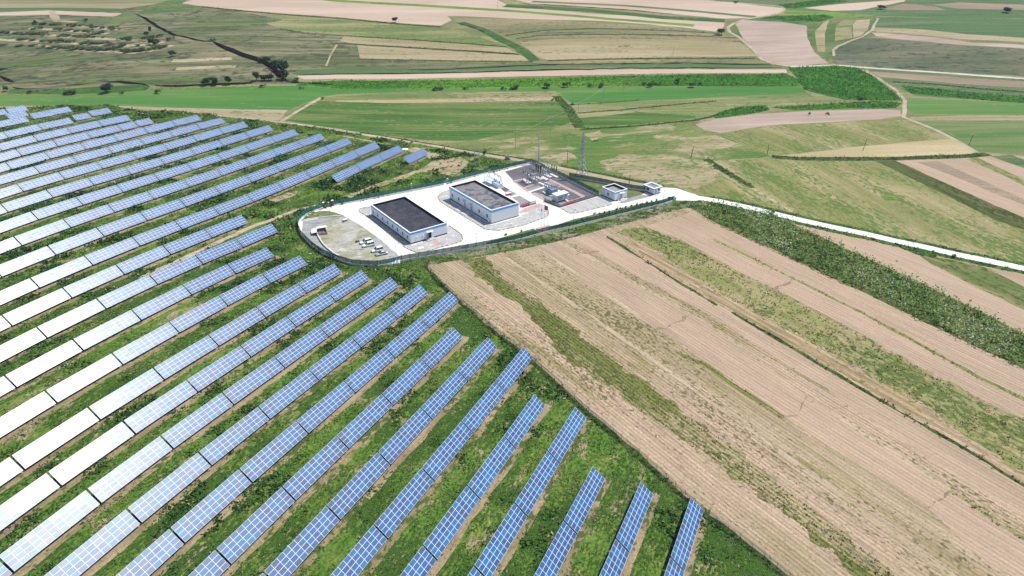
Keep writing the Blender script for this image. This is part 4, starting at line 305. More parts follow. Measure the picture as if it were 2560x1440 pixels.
# ------------------------------------------------------------------ helpers
class MB:
    def __init__(s): s.v = []; s.f = []; s.m = []
    def add(s, vs, fs, mi=0):
        o = len(s.v); s.v += [tuple(q) for q in vs]
        for f in fs: s.f.append([o + i for i in f]); s.m.append(mi)
    def box(s, x0, y0, z0, x1, y1, z1, mi=0):
        s.add([(x0,y0,z0),(x1,y0,z0),(x1,y1,z0),(x0,y1,z0),(x0,y0,z1),(x1,y0,z1),(x1,y1,z1),(x0,y1,z1)],
              [(3,2,1,0),(4,5,6,7),(0,1,5,4),(1,2,6,5),(2,3,7,6),(3,0,4,7)], mi)
    def ring(s, x0, y0, x1, y1, t, z0, z1, mi=0):
        o = [(x0,y0),(x1,y0),(x1,y1),(x0,y1)]; i = [(x0+t,y0+t),(x1-t,y0+t),(x1-t,y1-t),(x0+t,y1-t)]
        vs = [(a,b,z) for z in (z0,z1) for a,b in o + i]; fs = []
        for k in range(4):
            l = (k+1) % 4
            fs += [(k,l,8+l,8+k),(4+l,4+k,12+k,12+l),(8+k,8+l,12+l,12+k),(4+k,4+l,l,k)]
        s.add(vs, fs, mi)
    def bar(s, a, b, w, h=None, mi=0, w2=None):
        a = Vector(a); b = Vector(b); h = h or w; d = (b - a).normalized()
        r = d.cross(Vector((0,0,1)));  r = Vector((1,0,0)) if r.length < 1e-3 else r.normalized()
        u = r.cross(d); k = (w2 / w) if w2 else 1
        vs = [a + r*sx*w/2 + u*sy*h/2 for sx, sy in ((-1,-1),(1,-1),(1,1),(-1,1))] + [b + r*sx*w/2*k + u*sy*h/2*k for sx, sy in ((-1,-1),(1,-1),(1,1),(-1,1))]
        s.add(vs, [(3,2,1,0),(4,5,6,7),(0,1,5,4),(1,2,6,5),(2,3,7,6),(3,0,4,7)], mi)
    def tube(s, a, b, r0, r1=None, n=8, mi=0):
        a = Vector(a); b = Vector(b); r1 = r0 if r1 is None else r1; d = (b - a).normalized()
        x = d.cross(Vector((0,0,1))); x = Vector((1,0,0)) if x.length < 1e-3 else x.normalized(); y = d.cross(x)
        vs = [c + (x*math.cos(2*math.pi*k/n) + y*math.sin(2*math.pi*k/n))*r for c, r in ((a,r0),(b,r1)) for k in range(n)]
        fs = [(k,(k+1)%n,n+(k+1)%n,n+k) for k in range(n)] + [tuple(range(n))[::-1], tuple(range(n,2*n))]
        s.add(vs, fs, mi)
    def lathe(s, prof, n=10, mi=0, o=(0,0,0)):
        vs = [(o[0]+r*math.cos(2*math.pi*k/n), o[1]+r*math.sin(2*math.pi*k/n), o[2]+z) for r, z in prof for k in range(n)]
        fs = [(j*n+k, j*n+(k+1)%n, (j+1)*n+(k+1)%n, (j+1)*n+k) for j in range(len(prof)-1) for k in range(n)]
        fs += [tuple(range(n))[::-1], tuple(range((len(prof)-1)*n, len(prof)*n))]
        s.add(vs, fs, mi)
    def prism(s, pts, z0, z1, mi=0):
        n = len(pts); s.add([(x,y,z0) for x,y in pts] + [(x,y,z1) for x,y in pts],
              [tuple(range(n))[::-1], tuple(range(n,2*n))] + [(k,(k+1)%n,n+(k+1)%n,n+k) for k in range(n)], mi)
    def mesh(s, name, mats, smooth=False):
        me = bpy.data.meshes.new(name); me.from_pydata(s.v, [], s.f)
        for m in (mats if isinstance(mats, (list, tuple)) else [mats]): me.materials.append(m)
        if any(s.m): me.polygons.foreach_set('material_index', s.m)
        if smooth: me.polygons.foreach_set('use_smooth', [True]*len(s.f))
        me.update(); return me
    def build(s, name, mats, parent=None, smooth=False):
        return link(name, s.mesh(name, mats, smooth), parent)
def link(name, data, parent=None):
    o = bpy.data.objects.new(name, data); C.objects.link(o)
    if parent: o.parent = parent
    return o
def tag(o, label, cat, group=None, kind=None):
    if label: o['label'] = label
    if cat: o['category'] = cat
    if group: o['group'] = group
    if kind: o['kind'] = kind
    return o
def empty(name, loc, rz, label, cat, group=None):
    o = link(name, None); o.location = loc; o.rotation_euler = (0, 0, rz); o.empty_display_size = 0.5
    return tag(o, label, cat, group)
def dup(o, parent=None):
    c = o.copy(); C.objects.link(c)
    if parent: c.parent = parent
    for ch in list(o.children): dup(ch, c)
    return c
ORD = 'first second third fourth fifth sixth seventh eighth ninth tenth eleventh twelfth thirteenth fourteenth fifteenth sixteenth seventeenth eighteenth nineteenth twentieth twenty-first twenty-second twenty-third twenty-fourth twenty-fifth twenty-sixth twenty-seventh twenty-eighth twenty-ninth thirtieth thirty-first thirty-second thirty-third thirty-fourth thirty-fifth thirty-sixth thirty-seventh thirty-eighth thirty-ninth fortieth'.split()

# ------------------------------------------------------------------ materials
def newmat(name):
    m = bpy.data.materials.new(name); m.use_nodes = True
    return m, m.node_tree.nodes, m.node_tree.links, m.node_tree.nodes['Principled BSDF']
def flat(name, col, rough=0.6, metal=0.0, spec=0.4, vary=0.06, vs=1.5):
    m, n, l, b = newmat(name)
    b.inputs['Roughness'].default_value = rough; b.inputs['Metallic'].default_value = metal
    b.inputs['Specular IOR Level'].default_value = spec
    t = n.new('ShaderNodeTexCoord'); no = n.new('ShaderNodeTexNoise'); no.inputs['Scale'].default_value = vs; no.inputs['Detail'].default_value = 5
    l.new(t.outputs['Object'], no.inputs['Vector'])
    mx = n.new('ShaderNodeMix'); mx.data_type = 'RGBA'
    mx.inputs[6].default_value = (*[c*(1-vary) for c in col], 1); mx.inputs[7].default_value = (*[min(1, c*(1+vary)) for c in col], 1)
    l.new(no.outputs['Fac'], mx.inputs[0]); l.new(mx.outputs[2], b.inputs['Base Color'])
    return m
class G:
    """small node-graph builder for the ground materials (all in world metres)"""
    def __init__(s, name):
        s.m, s.n, s.l, s.b = newmat(name)
        s.b.inputs['Roughness'].default_value = 0.95; s.b.inputs['Specular IOR Level'].default_value = 0.1
        s.p = s.n.new('ShaderNodeNewGeometry').outputs['Position']
    def math(s, op, a, b=None, c=None):
        q = s.n.new('ShaderNodeMath'); q.operation = op
        for i, v in enumerate((a, b, c)):
            if v is None: continue
            if isinstance(v, (int, float)): q.inputs[i].default_value = v
            else: s.l.new(v, q.inputs[i])
        return q.outputs[0]
    def rot(s, ang, sx=1, sy=1):
        q = s.n.new('ShaderNodeMapping'); q.vector_type = 'TEXTURE'
        q.inputs['Rotation'].default_value = (0, 0, ang); q.inputs['Scale'].default_value = (1/sx, 1/sy, 1)
        s.l.new(s.p, q.inputs[0]); return q.outputs[0]
    def noise(s, vec, scale, detail=4, rough=0.55, dist=0.0):
        q = s.n.new('ShaderNodeTexNoise'); q.inputs['Scale'].default_value = scale; q.inputs['Detail'].default_value = detail
        q.inputs['Roughness'].default_value = rough; q.inputs['Distortion'].default_value = dist
        s.l.new(vec, q.inputs['Vector']); return q.outputs['Fac']
    def step(s, v, lo, hi, a=0.0, b=1.0):
        q = s.n.new('ShaderNodeMapRange'); q.inputs[1].default_value = lo; q.inputs[2].default_value = hi
        q.inputs[3].default_value = a; q.inputs[4].default_value = b; q.interpolation_type = 'SMOOTHSTEP'
        s.l.new(v, q.inputs[0]); return q.outputs[0]
    def mix(s, f, a, b, mode='MIX'):
        q = s.n.new('ShaderNodeMix'); q.data_type = 'RGBA'; q.blend_type = mode
        if isinstance(f, (int, float)): q.inputs[0].default_value = f
        else: s.l.new(f, q.inputs[0])
        for i, v in ((6, a), (7, b)):
            if isinstance(v, tuple): q.inputs[i].default_value = (*v, 1)
            else: s.l.new(v, q.inputs[i])
        return q.outputs[2]
    def mul(s, col, v):
        q = s.n.new('ShaderNodeVectorMath'); q.operation = 'SCALE'; s.l.new(col, q.inputs[0]); s.l.new(v, q.inputs['Scale']); return q.outputs[0]
    def done(s, col, h=None, strength=0.5, dist=0.3):
        s.l.new(col, s.b.inputs['Base Color'])
        if h is not None:
            q = s.n.new('ShaderNodeBump'); q.inputs['Strength'].default_value = strength; q.inputs['Distance'].default_value = dist
            s.l.new(h, q.inputs['Height']); s.l.new(q.outputs[0], s.b.inputs['Normal'])
        return s.m
def ground(name, c1, c2, dots=None, ang=0.0, patch=25.0, plo=.42, phi=.6, line=0.12, lw=0.7, wl=0.0, wamt=0.0, dot_s=0.9, dlo=.56, dhi=.66, dot_mod=0.5, grain=0.16, bump=.4, st=3.0, seed=0.0, third=None, tlo=.56, thi=.66, tp=9.0):
    g = G(name)
    v = g.rot(ang); vst = g.rot(ang, 1/st, 1.0)
    pn = g.noise(vst, 1/patch, 7, .62, .4)
    col = g.mix(g.step(pn, plo, phi), c1, c2)
    if third: col = g.mix(g.step(g.noise(vst, 1/tp + seed*.01, 6, .65, .6), tlo, thi), col, third)
    ln = g.noise(g.rot(ang, .03, 1.0), lw, 3, .6)                # streaks along the rows
    bright = g.step(ln, .3, .7, 1-line, 1+line)
    if wl:
        q = g.n.new('ShaderNodeTexWave'); q.bands_direction = 'Y'; q.inputs['Scale'].default_value = 6.2832/(20*wl)*1.0
        q.inputs['Distortion'].default_value = 1.2; q.inputs['Detail'].default_value = 2; q.inputs['Detail Scale'].default_value = .4
        g.l.new(g.rot(ang, .25, 1), q.inputs['Vector'])
        bright = g.math('MULTIPLY', bright, g.step(q.outputs['Fac'], .15, .85, 1-wamt, 1+wamt*.6))
    fine = g.noise(v, 1.7, 5, .7)
    bright = g.math('MULTIPLY', bright, g.step(fine, .28, .72, 1-grain, 1+grain))
    col = g.mul(col, bright)
    h = fine
    if dots:
        dn = g.noise(g.rot(ang, .55, 1.0), dot_s, 3, .6, .2)
        big = g.noise(vst, 1/14.0, 5, .6)
        th = g.math('ADD', dn, g.math('MULTIPLY', g.math('SUBTRACT', big, .5), dot_mod))
        fm = g.step(th, dlo, dhi)
        col = g.mix(fm, col, dots); h = g.math('ADD', h, g.math('MULTIPLY', fm, .8))
    return g.done(col, h, bump, .35)
RA, CA, GA = R(-53.8), R(-53.4), R(-72.9)      # sowing directions of the fields
DG, MG, YG, BG = (.030,.072,.014), (.060,.120,.022), (.135,.185,.034), (.060,.165,.020)
SOIL, SOIL2 = (.388,.284,.198), (.340,.250,.172)
DRY = (.330,.255,.140)
MAT = {}
MAT['base'] = ground('rough_pasture', (.16,.17,.07), (.26,.23,.11), (.06,.09,.03), 0, 40)
MAT['pastH'] = ground('hill_pasture', (.105,.122,.055), (.185,.170,.095), (.062,.072,.038), .1, 30, line=.3, lw=.22, dot_s=.22, dlo=.52, dhi=.66, dot_mod=.8, st=4, grain=.24, bump=1.0, third=(.085,.135,.042), tlo=.52, thi=.64, tp=40)
MAT['pastG'] = ground('green_hill_pasture', (.075,.130,.040), (.140,.165,.065), (.045,.080,.025), .2, 30, line=.15, lw=.3, dot_s=.3)
MAT['pastT'] = ground('tan_hill_pasture', (.165,.160,.078), (.240,.205,.110), (.080,.095,.038), 0, 45, line=.2, lw=.3, dot_s=.35, st=5)
MAT['pastD'] = ground('dark_hill_pasture', (.085,.105,.058), (.145,.140,.085), (.042,.060,.035), -.1, 50, line=.15, lw=.25, dot_s=.3, st=3)
MAT['tanolive'] = ground('dry_olive_field', (.185,.180,.085), (.280,.235,.135), None, 0, 60, line=.15, lw=.25, st=6)
MAT['tanbank'] = ground('dry_bank', (.400,.320,.205), (.290,.245,.140), (.10,.11,.05), 0, 12, dot_s=.5)
MAT['stub'] = ground('stubble', (.330,.270,.165), (.260,.220,.115), (.130,.140,.055), -.06, 40, line=.12, lw=.3, dot_s=.4, dlo=.6, dhi=.7, st=6)
MAT['stubG'] = ground('green_stubble', (.270,.235,.120), (.130,.170,.055), (.085,.125,.038), -.05, 30, line=.14, lw=.35, dot_s=.45, st=6)
MAT['stubO'] = ground('olive_stubble', (.195,.195,.072), (.285,.245,.125), (.095,.145,.036), GA, 22, line=.16, lw=.5, dot_s=.75, dlo=.46, dhi=.66, dot_mod=.8, st=3, grain=.22)
MAT['drym'] = ground('dry_meadow', (.320,.260,.160), (.230,.215,.100), (.105,.150,.040), .1, 12, plo=.42, phi=.62, line=.12, lw=.4, dot_s=.6, dlo=.52, dhi=.66, dot_mod=.8, st=2, grain=.2)
MAT['tanw'] = ground('cut_wheat', (.410,.335,.195), (.340,.280,.150), None, .12, 40, line=.10, lw=.2, st=7)
MAT['soilP'] = ground('pale_ploughed_soil', (.470,.360,.275), (.410,.310,.230), None, -.05, 60, line=.07, lw=.35, grain=.06, bump=.2, st=4)
MAT['soilPk'] = ground('pink_ploughed_soil', (.390,.300,.240), (.330,.250,.195), (.19,.16,.10), .1, 45, line=.10, lw=.25, grain=.08, dlo=.66, dhi=.76, bump=.2)
MAT['soilBr'] = ground('brown_ploughed_soil', (.235,.180,.125), (.290,.220,.150), (.12,.12,.05), -.2, 40, line=.12, lw=.4, grain=.1, dlo=.62, dhi=.72, st=5)
MAT['soilA0'] = ground('tan_soil', (.390,.300,.190), (.330,.260,.150), (.13,.15,.05), 0, 30, line=.1, lw=.4)
MAT['soilA'] = ground('harrowed_soil', SOIL, (.340,.255,.172), (.150,.120,.060), RA, 26, line=.10, lw=1.0, wl=1.25, wamt=.10, dot_s=1.3, dlo=.70, dhi=.80, grain=.12, st=5)
MAT['soilR'] = ground('smooth_soil', (.388,.286,.202), (.335,.255,.168), (.17,.15,.07), CA, 30, line=.08, lw=.8, wl=1.6, wamt=.06, dlo=.70, dhi=.82, grain=.08, st=5)
MAT['soilB'] = ground('sprouting_soil', (.372,.275,.188), (.310,.245,.145), (.120,.105,.040), RA, 16, line=.16, lw=.9, wl=1.1, wamt=.16, dot_s=1.5, dlo=.55, dhi=.68, dot_mod=.6, grain=.2, st=6, third=(.215,.185,.075), tlo=.55, thi=.7, tp=13)
MAT['soilB2'] = ground('weedy_soil', (.350,.270,.175), (.290,.232,.130), (.105,.100,.040), RA, 12, line=.16, lw=.8, wl=1.15, wamt=.12, dot_s=1.3, dlo=.53, dhi=.67, dot_mod=.6, grain=.2, st=6, third=(.20,.18,.07), tlo=.54, thi=.68, tp=9)
MAT['stripG'] = ground('olive_crop_rows', (.135,.145,.042), (.290,.232,.130), (.070,.090,.022), RA, 9, plo=.48, phi=.66, line=.22, lw=1.1, wl=1.1, wamt=.22, dot_s=1.2, dlo=.50, dhi=.64, grain=.25, st=7)
MAT['stripO'] = ground('olive_barley', (.190,.200,.068), (.285,.242,.120), (.090,.125,.032), RA, 10, line=.14, lw=.8, dot_s=.8, dlo=.52, dhi=.66, dot_mod=.8, grain=.24, st=4)
MAT['stubS'] = ground('tracked_soil', (.350,.255,.165), (.270,.205,.110), (.150,.120,.050), RA, 14, line=.3, lw=1.3, wl=2.6, wamt=.2, dlo=.58, dhi=.7, grain=.15, st=8)
MAT['stripW'] = ground('weedy_strip', (.105,.135,.040), (.215,.200,.090), (.055,.080,.022), CA, 12, line=.16, dot_s=.7, dlo=.5, dhi=.64)
MAT['ridge'] = ground('field_ridge', (.410,.325,.220), (.340,.268,.165), (.17,.17,.07), RA, 6, dot_s=.9, dlo=.56, dhi=.66)
MAT['crack'] = ground('washed_crack', (.215,.155,.100), (.270,.200,.130), None, 0, 5)
MAT['greenA'] = MAT['greenB'] = ground('green_meadow', (.058,.165,.034), (.105,.190,.048), (.200,.200,.085), 0, 40, line=.12, lw=.3, dot_s=.25, dlo=.62, dhi=.74, st=6, grain=.1)
MAT['cropA'] = ground('green_crop_rows', (.058,.128,.026), (.125,.165,.048), (.225,.205,.095), -.07, 16, line=.26, lw=.45, wl=3.2, wamt=.22, dot_s=.5, dlo=.56, dhi=.74, dot_mod=.9, st=7, grain=.16)
MAT['cropB'] = ground('mixed_green_crop', (.078,.150,.042), (.165,.185,.075), (.260,.225,.120), 0, 40, line=.14, lw=.25, dot_s=.4, dlo=.64, dhi=.76, st=7)
MAT['greenD'] = ground('dull_green_field', (.075,.135,.050), (.125,.160,.075), (.045,.085,.032), 0, 50, line=.16, lw=.25, st=7, grain=.1)
MAT['greenDk'] = ground('deep_green_grass', (.038,.095,.024), (.065,.135,.032), (.024,.055,.018), 0, 14, dot_s=.4)
MAT['greenY'] = ground('yellow_green_grass', (.150,.235,.040), (.110,.200,.035), (.07,.14,.025), 0, 12, dot_s=.5)
MAT['greenG'] = ground('dark_row_crop', (.060,.082,.024), (.095,.105,.036), (.035,.055,.015), GA, 12, line=.25, lw=.7, dot_s=.8, dlo=.52, dhi=.64, st=7)
MAT['corn'] = ground('maize_floor', (.030,.120,.014), (.048,.160,.020), (.020,.055,.010), -.9, 14, line=.2, lw=.4, dot_s=.5, dlo=.54, dhi=.66, bump=.8)
MAT['cornY'] = ground('maize_floor_bright', (.034,.135,.014), (.085,.215,.018), (.022,.065,.010), 0, 30, line=.15, lw=.3, dot_s=.4, dlo=.56, dhi=.68, st=5, bump=.8)
MAT['cornF'] = ground('maize_floor_dark', (.075,.105,.028), (.120,.140,.045), (.02,.035,.01), CA, 8, dot_s=1.0)
MAT['meadow'] = ground('patchy_meadow', (.080,.150,.032), (.165,.185,.062), (.062,.110,.026), .1, 24, plo=.38, phi=.62, line=.12, lw=.4, dot_s=.7, dlo=.55, dhi=.7, st=2.2, third=(.325,.262,.160), tlo=.50, thi=.62, tp=22, grain=.22)
MAT['hedge'] = ground('weedy_edge', (.040,.075,.018), (.080,.105,.030), (.02,.035,.010), 0, 6, dot_s=.7, dlo=.52, dhi=.62, grain=.3)
MAT['path'] = ground('dirt_path', (.400,.330,.240), (.330,.270,.185), (.16,.15,.08), 0, 7, dot_s=.6, dlo=.62, dhi=.72, grain=.12)
MAT['pathG'] = ground('grassy_path', (.375,.305,.190), (.300,.245,.140), (.110,.135,.040), 0, 7, plo=.4, phi=.6, dot_s=.5, dlo=.50, dhi=.60, grain=.16)
MAT['roadw'] = ground('gravel_road', (.550,.500,.430), (.470,.420,.350), None, 0, 8)
MAT['dirtS'] = ground('bare_strip', (.300,.225,.135), (.225,.180,.092), (.070,.095,.025), AZ, 5, plo=.4, phi=.6, dot_s=.8, dlo=.54, dhi=.64, dot_mod=.9, grain=.25, st=2.5, third=(.245,.165,.110), tlo=.56, thi=.66, tp=6)
MAT['farm'] = ground('wild_grass', (.070,.150,.022), (.130,.190,.036), (.045,.095,.018), AZ, 5, plo=.34, phi=.66, line=.1, dot_s=1.5, dlo=.46, dhi=.64, dot_mod=1.0, grain=.42, st=1.6, bump=.9, third=(.280,.235,.130), tlo=.57, thi=.64, tp=5)
MAT['verge'] = ground('roadside_grass', (.050,.110,.022), (.080,.135,.030), (.028,.055,.014), 0, 7, dot_s=.6, dlo=.52, dhi=.62, grain=.25)
MAT['verge2'] = ground('yard_grass', (.085,.135,.034), (.150,.165,.062), (.270,.235,.140), 0, 5, dot_s=.6, dlo=.58, dhi=.68, grain=.22)
MAT['rough'] = ground('rubble_bank', (.070,.115,.028), (.240,.215,.150), (.035,.06,.016), 0, 6, dot_s=.7, dlo=.52, dhi=.62, grain=.3)
MAT['gravelY'] = ground('yard_gravel', (.365,.350,.300), (.275,.265,.165), (.175,.185,.075), .4, 8, plo=.42, phi=.6, dot_s=.5, dlo=.58, dhi=.7, grain=.14, st=1, third=(.42,.41,.39), tlo=.56, thi=.66, tp=9)
MAT['gravelG'] = ground('grey_gravel', (.310,.310,.300), (.240,.245,.235), (.10,.13,.06), 0, 5, dlo=.66, dhi=.74, grain=.22, st=1)
MAT['greyc'] = ground('worn_cement', (.355,.355,.345), (.310,.305,.295), None, 0, 5, grain=.07, st=1)
MAT['gravelD'] = ground('dark_ballast', (.120,.112,.122), (.150,.142,.150), (.085,.08,.088), .6, 4, dlo=.6, dhi=.72, grain=.22, st=1)
MAT['gravelB'] = ground('brown_ballast', (.235,.228,.215), (.275,.262,.245), None, .6, 4, grain=.2, st=1)
def paving(name, c1, c2, sx, sy, mortar=.02, grime=.12, pale=None, ang=R(34.3)):
    g = G(name); v = g.rot(ang)
    q = g.n.new('ShaderNodeTexBrick'); q.inputs['Scale'].default_value = 1.0
    q.inputs['Brick Width'].default_value = sx; q.inputs['Row Height'].default_value = sy; q.inputs['Mortar Size'].default_value = mortar
    q.offset = 0.0
    q.inputs['Color1'].default_value = (*c1, 1); q.inputs['Color2'].default_value = (*c2, 1)
    q.inputs['Mortar'].default_value = (*[c*.55 for c in c2], 1); g.l.new(v, q.inputs['Vector'])
    f = g.step(g.noise(v, .35, 6, .65), .3, .7, 1-grime, 1+grime*.6)
    f2 = g.step(g.noise(v, 3.0, 4, .7), .3, .7, 1-grime*.6, 1+grime*.4)
    col = g.mul(g.mul(q.outputs['Color'], f), f2)
    if pale: col = g.mix(g.step(g.noise(v, .5, 5, .7, .5), .54, .62), col, pale)
    return g.done(col, f2, .15, .05)
MAT['concrete'] = paving('pale_concrete', (.700,.675,.625), (.675,.650,.600), 6.0, 5.0, .035, .12)
MAT['paver'] = paving('grey_paving', (.470,.460,.440), (.430,.420,.400), .8, .8, .05, .12, (.56,.55,.52))
MAT['paverR'] = paving('red_paving', (.500,.340,.315), (.530,.380,.350), .6, .6, .04, .12)
MAT['paverS'] = paving('grass_block_paving', (.520,.510,.480), (.490,.480,.450), 5.0, .9, .16, .08, None, R(34.3))

# ------------------------------------------------------------------ ground: one seamless sheet split into fields, yards and roads
def inpoly(px, py, poly):
    px = np.asarray(px); py = np.asarray(py); r = np.zeros(px.shape, bool); n = len(poly); j = n - 1
    for i in range(n):
        xi, yi = poly[i]; xj, yj = poly[j]
        if yi != yj:
            c = ((yi > py) != (yj > py)) & (px < (xj - xi) * (py - yi) / (yj - yi) + xi); r ^= c
        j = i
    return r
def build_ground():
    rnd = random.Random(5)
    V = []; F = []; drop = {}; info = []; ed = []
    dom = [(-2600,-300),(2600,-300),(2600,4200),(-2600,4200)]
    def addpoly(pts):
        if sum(a[0]*b[1]-b[0]*a[1] for a, b in zip(pts, pts[1:]+pts[:1])) < 0: pts = pts[::-1]
        o = len(V); V.extend(Vector(q) for q in pts); F.append(list(range(o, o+len(pts))))
    addpoly(dom); info.append(('ground', 'base'))
    for name, m, j, pts in POLYS:
        out = []
        for i, a in enumerate(pts):
            b = pts[(i+1) % len(pts)]; out.append(a)
            d = math.hypot(b[0]-a[0], b[1]-a[1]); dist = math.hypot((a[0]+b[0])/2, (a[1]+b[1])/2)
            if j > .03 and d < 800:
                k = int(d // ((2.5 if j > .9 else 5) if dist < 350 else 12))
                for t in range(1, k+1):
                    u = t/(k+1)
                    out.append((a[0]+(b[0]-a[0])*u + rnd.uniform(-j,j), a[1]+(b[1]-a[1])*u + rnd.uniform(-j,j)))
        addpoly(out); info.append((name, m))
    for line, wd, dp in GULLIES:
        L = [Vector(q) for q in line]; fine = []
        for a, b in zip(L, L[1:]):
            k = max(1, int((b-a).length // 8))
            fine += [a.lerp(b, t/k) for t in range(k)]
        fine.append(L[-1]); nr = []; bt = []; fr = []
        for i, q in enumerate(fine):
            d = (fine[min(i+1, len(fine)-1)] - fine[max(i-1, 0)]).normalized(); nn = Vector((-d.y, d.x))
            if nn.y < 0: nn = -nn
            t = min(1, min(i, len(fine)-1-i)/2 + .25); wv = wd*(.75+.5*rnd.random())*t; q = q + nn*rnd.uniform(-1,1)
            nr.append(q - nn*wv*.75); fr.append(q + nn*wv*.25); bt.append((q + nn*(wv*.25-.35), dp*t*(.8+.4*rnd.random())))
        o = len(V); addpoly([tuple(q) for q in nr + fr[::-1]]); info.append(('gully_bank', 'gully'))
        k0 = len(V)
        for i, (q, dz) in enumerate(bt): V.append(q); drop[k0+i] = dz
        ed += [(k0+i, k0+i+1) for i in range(len(bt)-1)]
    def gridpts(x0, x1, y0, y1, st, hole=None):
        for x in np.arange(x0, x1, st):
            for y in np.arange(y0, y1, st):
                if hole and hole[0] < x < hole[1] and hole[2] < y < hole[3]: continue
                V.append(Vector((x + rnd.uniform(-.2,.2)*st, y + rnd.uniform(-.2,.2)*st)))
    gridpts(-380, 380, 50, 480, 11)
    gridpts(-1000, 1000, 50, 1400, 28, (-380, 380, 50, 480))
    gridpts(-2500, 2500, -250, 4100, 240, (-1000, 1000, 50, 1400))
    vo, eo, fo, ov, oe, of = delaunay_2d_cdt(V, ed, F, 0, 1e-4, True)
    co = np.array([(q[0], q[1]) for q in vo]); z = height(co[:,0], co[:,1])
    for i, src in enumerate(ov):
        for q in src:
            if q in drop: z[i] -= drop[q]
    groups = {}
    T = np.array(fo); cen = co[T].mean(1); top = np.zeros(len(T), int)
    for k in range(1, len(info)):
        pl = np.array([(V[i][0], V[i][1]) for i in F[k]]); lo, hi = pl.min(0), pl.max(0)
        sel = np.where((cen[:,0] >= lo[0]) & (cen[:,0] <= hi[0]) & (cen[:,1] >= lo[1]) & (cen[:,1] <= hi[1]))[0]
        top[sel[inpoly(cen[sel,0], cen[sel,1], [tuple(q) for q in pl])]] = k
    for f, o in zip(fo, top): groups.setdefault(int(o), []).append(f)
    MAT['gully'] = ground('bare_gully', (.085,.063,.046), (.135,.100,.072), (.05,.07,.025), 0, 8, dot_s=.5, dlo=.56, dhi=.66)
    for k in sorted(groups):
        fs = groups[k]; used = sorted({i for f in fs for i in f}); mp = {v: i for i, v in enumerate(used)}
        me = bpy.data.meshes.new(info[k][0])
        me.from_pydata([(co[i,0], co[i,1], z[i]) for i in used], [], [[mp[i] for i in f] for f in fs])
        me.polygons.foreach_set('use_smooth', [info[k][1] != 'gully']*len(fs))
        me.materials.append(MAT[info[k][1]]); me.update()
        if me.polygons[0].normal.z < 0: me.flip_normals()
        o = link(info[k][0], me); o['kind'] = 'structure'
build_ground()
POLY = {}
for name, m, j, pts in POLYS: POLY.setdefault(m, []).append(pts)

# ------------------------------------------------------------------ solar tables
def module_mat():
    m, n, l, b = newmat('solar_module')
    uv = n.new('ShaderNodeUVMap'); uv.uv_map = 'UVMap'
    oi = n.new('ShaderNodeObjectInfo')
    fl = n.new('ShaderNodeVectorMath'); fl.operation = 'FLOOR'; l.new(uv.outputs[0], fl.inputs[0])
    cb = n.new('ShaderNodeCombineXYZ'); l.new(oi.outputs['Random'], cb.inputs[2])
    sc = n.new('ShaderNodeVectorMath'); sc.operation = 'SCALE'; sc.inputs['Scale'].default_value = 37.0; l.new(cb.outputs[0], sc.inputs[0])
    ad = n.new('ShaderNodeVectorMath'); l.new(fl.outputs[0], ad.inputs[0]); l.new(sc.outputs[0], ad.inputs[1])
    wnz = n.new('ShaderNodeTexWhiteNoise'); wnz.noise_dimensions = '3D'; l.new(ad.outputs[0], wnz.inputs['Vector'])
    rp = n.new('ShaderNodeValToRGB'); e = rp.color_ramp.elements
    e[0].position = 0.0; e[0].color = (.010,.058,.165,1); e[1].position = 1.0; e[1].color = (.003,.130,.320,1)
    for pos, c in ((.25,(.016,.066,.180,1)),(.5,(.005,.092,.250,1)),(.75,(.014,.085,.215,1))):
        q = rp.color_ramp.elements.new(pos); q.color = c
    l.new(wnz.outputs['Value'], rp.inputs[0])
    # thin busbar / cell pattern
    fr = n.new('ShaderNodeVectorMath'); fr.operation = 'FRACTION'; l.new(uv.outputs[0], fr.inputs[0])
    wv = n.new('ShaderNodeTexWave'); wv.bands_direction = 'Y'; wv.inputs['Scale'].default_value = 6*6.2832/20; wv.inputs['Distortion'].default_value = 0
    l.new(fr.outputs[0], wv.inputs[0])
    mr = n.new('ShaderNodeMapRange'); mr.inputs[1].default_value = .0; mr.inputs[2].default_value = 1; mr.inputs[3].default_value = .9; mr.inputs[4].default_value = 1.08; l.new(wv.outputs['Fac'], mr.inputs[0])
    ms = n.new('ShaderNodeVectorMath'); ms.operation = 'SCALE'; l.new(rp.outputs[0], ms.inputs[0]); l.new(mr.outputs[0], ms.inputs['Scale'])
    l.new(ms.outputs[0], b.inputs['Base Color'])
    b.inputs['Roughness'].default_value = 0.36; b.inputs['IOR'].default_value = 1.5; b.inputs['Specular IOR Level'].default_value = 0.8
    b.inputs['Coat Weight'].default_value = 0.0; b.inputs['Coat Roughness'].default_value = 0.43; b.inputs['Coat IOR'].default_value = 1.42      # dusty film on the glass
    # every module sits a fraction of a degree differently
    ge = n.new('ShaderNodeNewGeometry'); sb = n.new('ShaderNodeVectorMath'); sb.operation = 'SUBTRACT'; sb.inputs[1].default_value = (.5,.5,.5)
    l.new(wnz.outputs['Color'], sb.inputs[0])
    s2 = n.new('ShaderNodeVectorMath'); s2.operation = 'SCALE'; s2.inputs['Scale'].default_value = .014; l.new(sb.outputs[0], s2.inputs[0])
    a2 = n.new('ShaderNodeVectorMath'); l.new(ge.outputs['Normal'], a2.inputs[0]); l.new(s2.outputs[0], a2.inputs[1])
    nm = n.new('ShaderNodeVectorMath'); nm.operation = 'NORMALIZE'; l.new(a2.outputs[0], nm.inputs[0]); l.new(nm.outputs[0], b.inputs['Normal'])
    return m
M_MOD = module_mat()
M_ALU = flat('aluminium_frame', (.80,.81,.83), .45, 0.0, .5, .03)
M_STEEL = flat('galvanised_steel', (.42,.43,.45), .5, .6, .5, .1)
M_BACK = flat('backsheet_dark', (.10,.10,.11), .7)
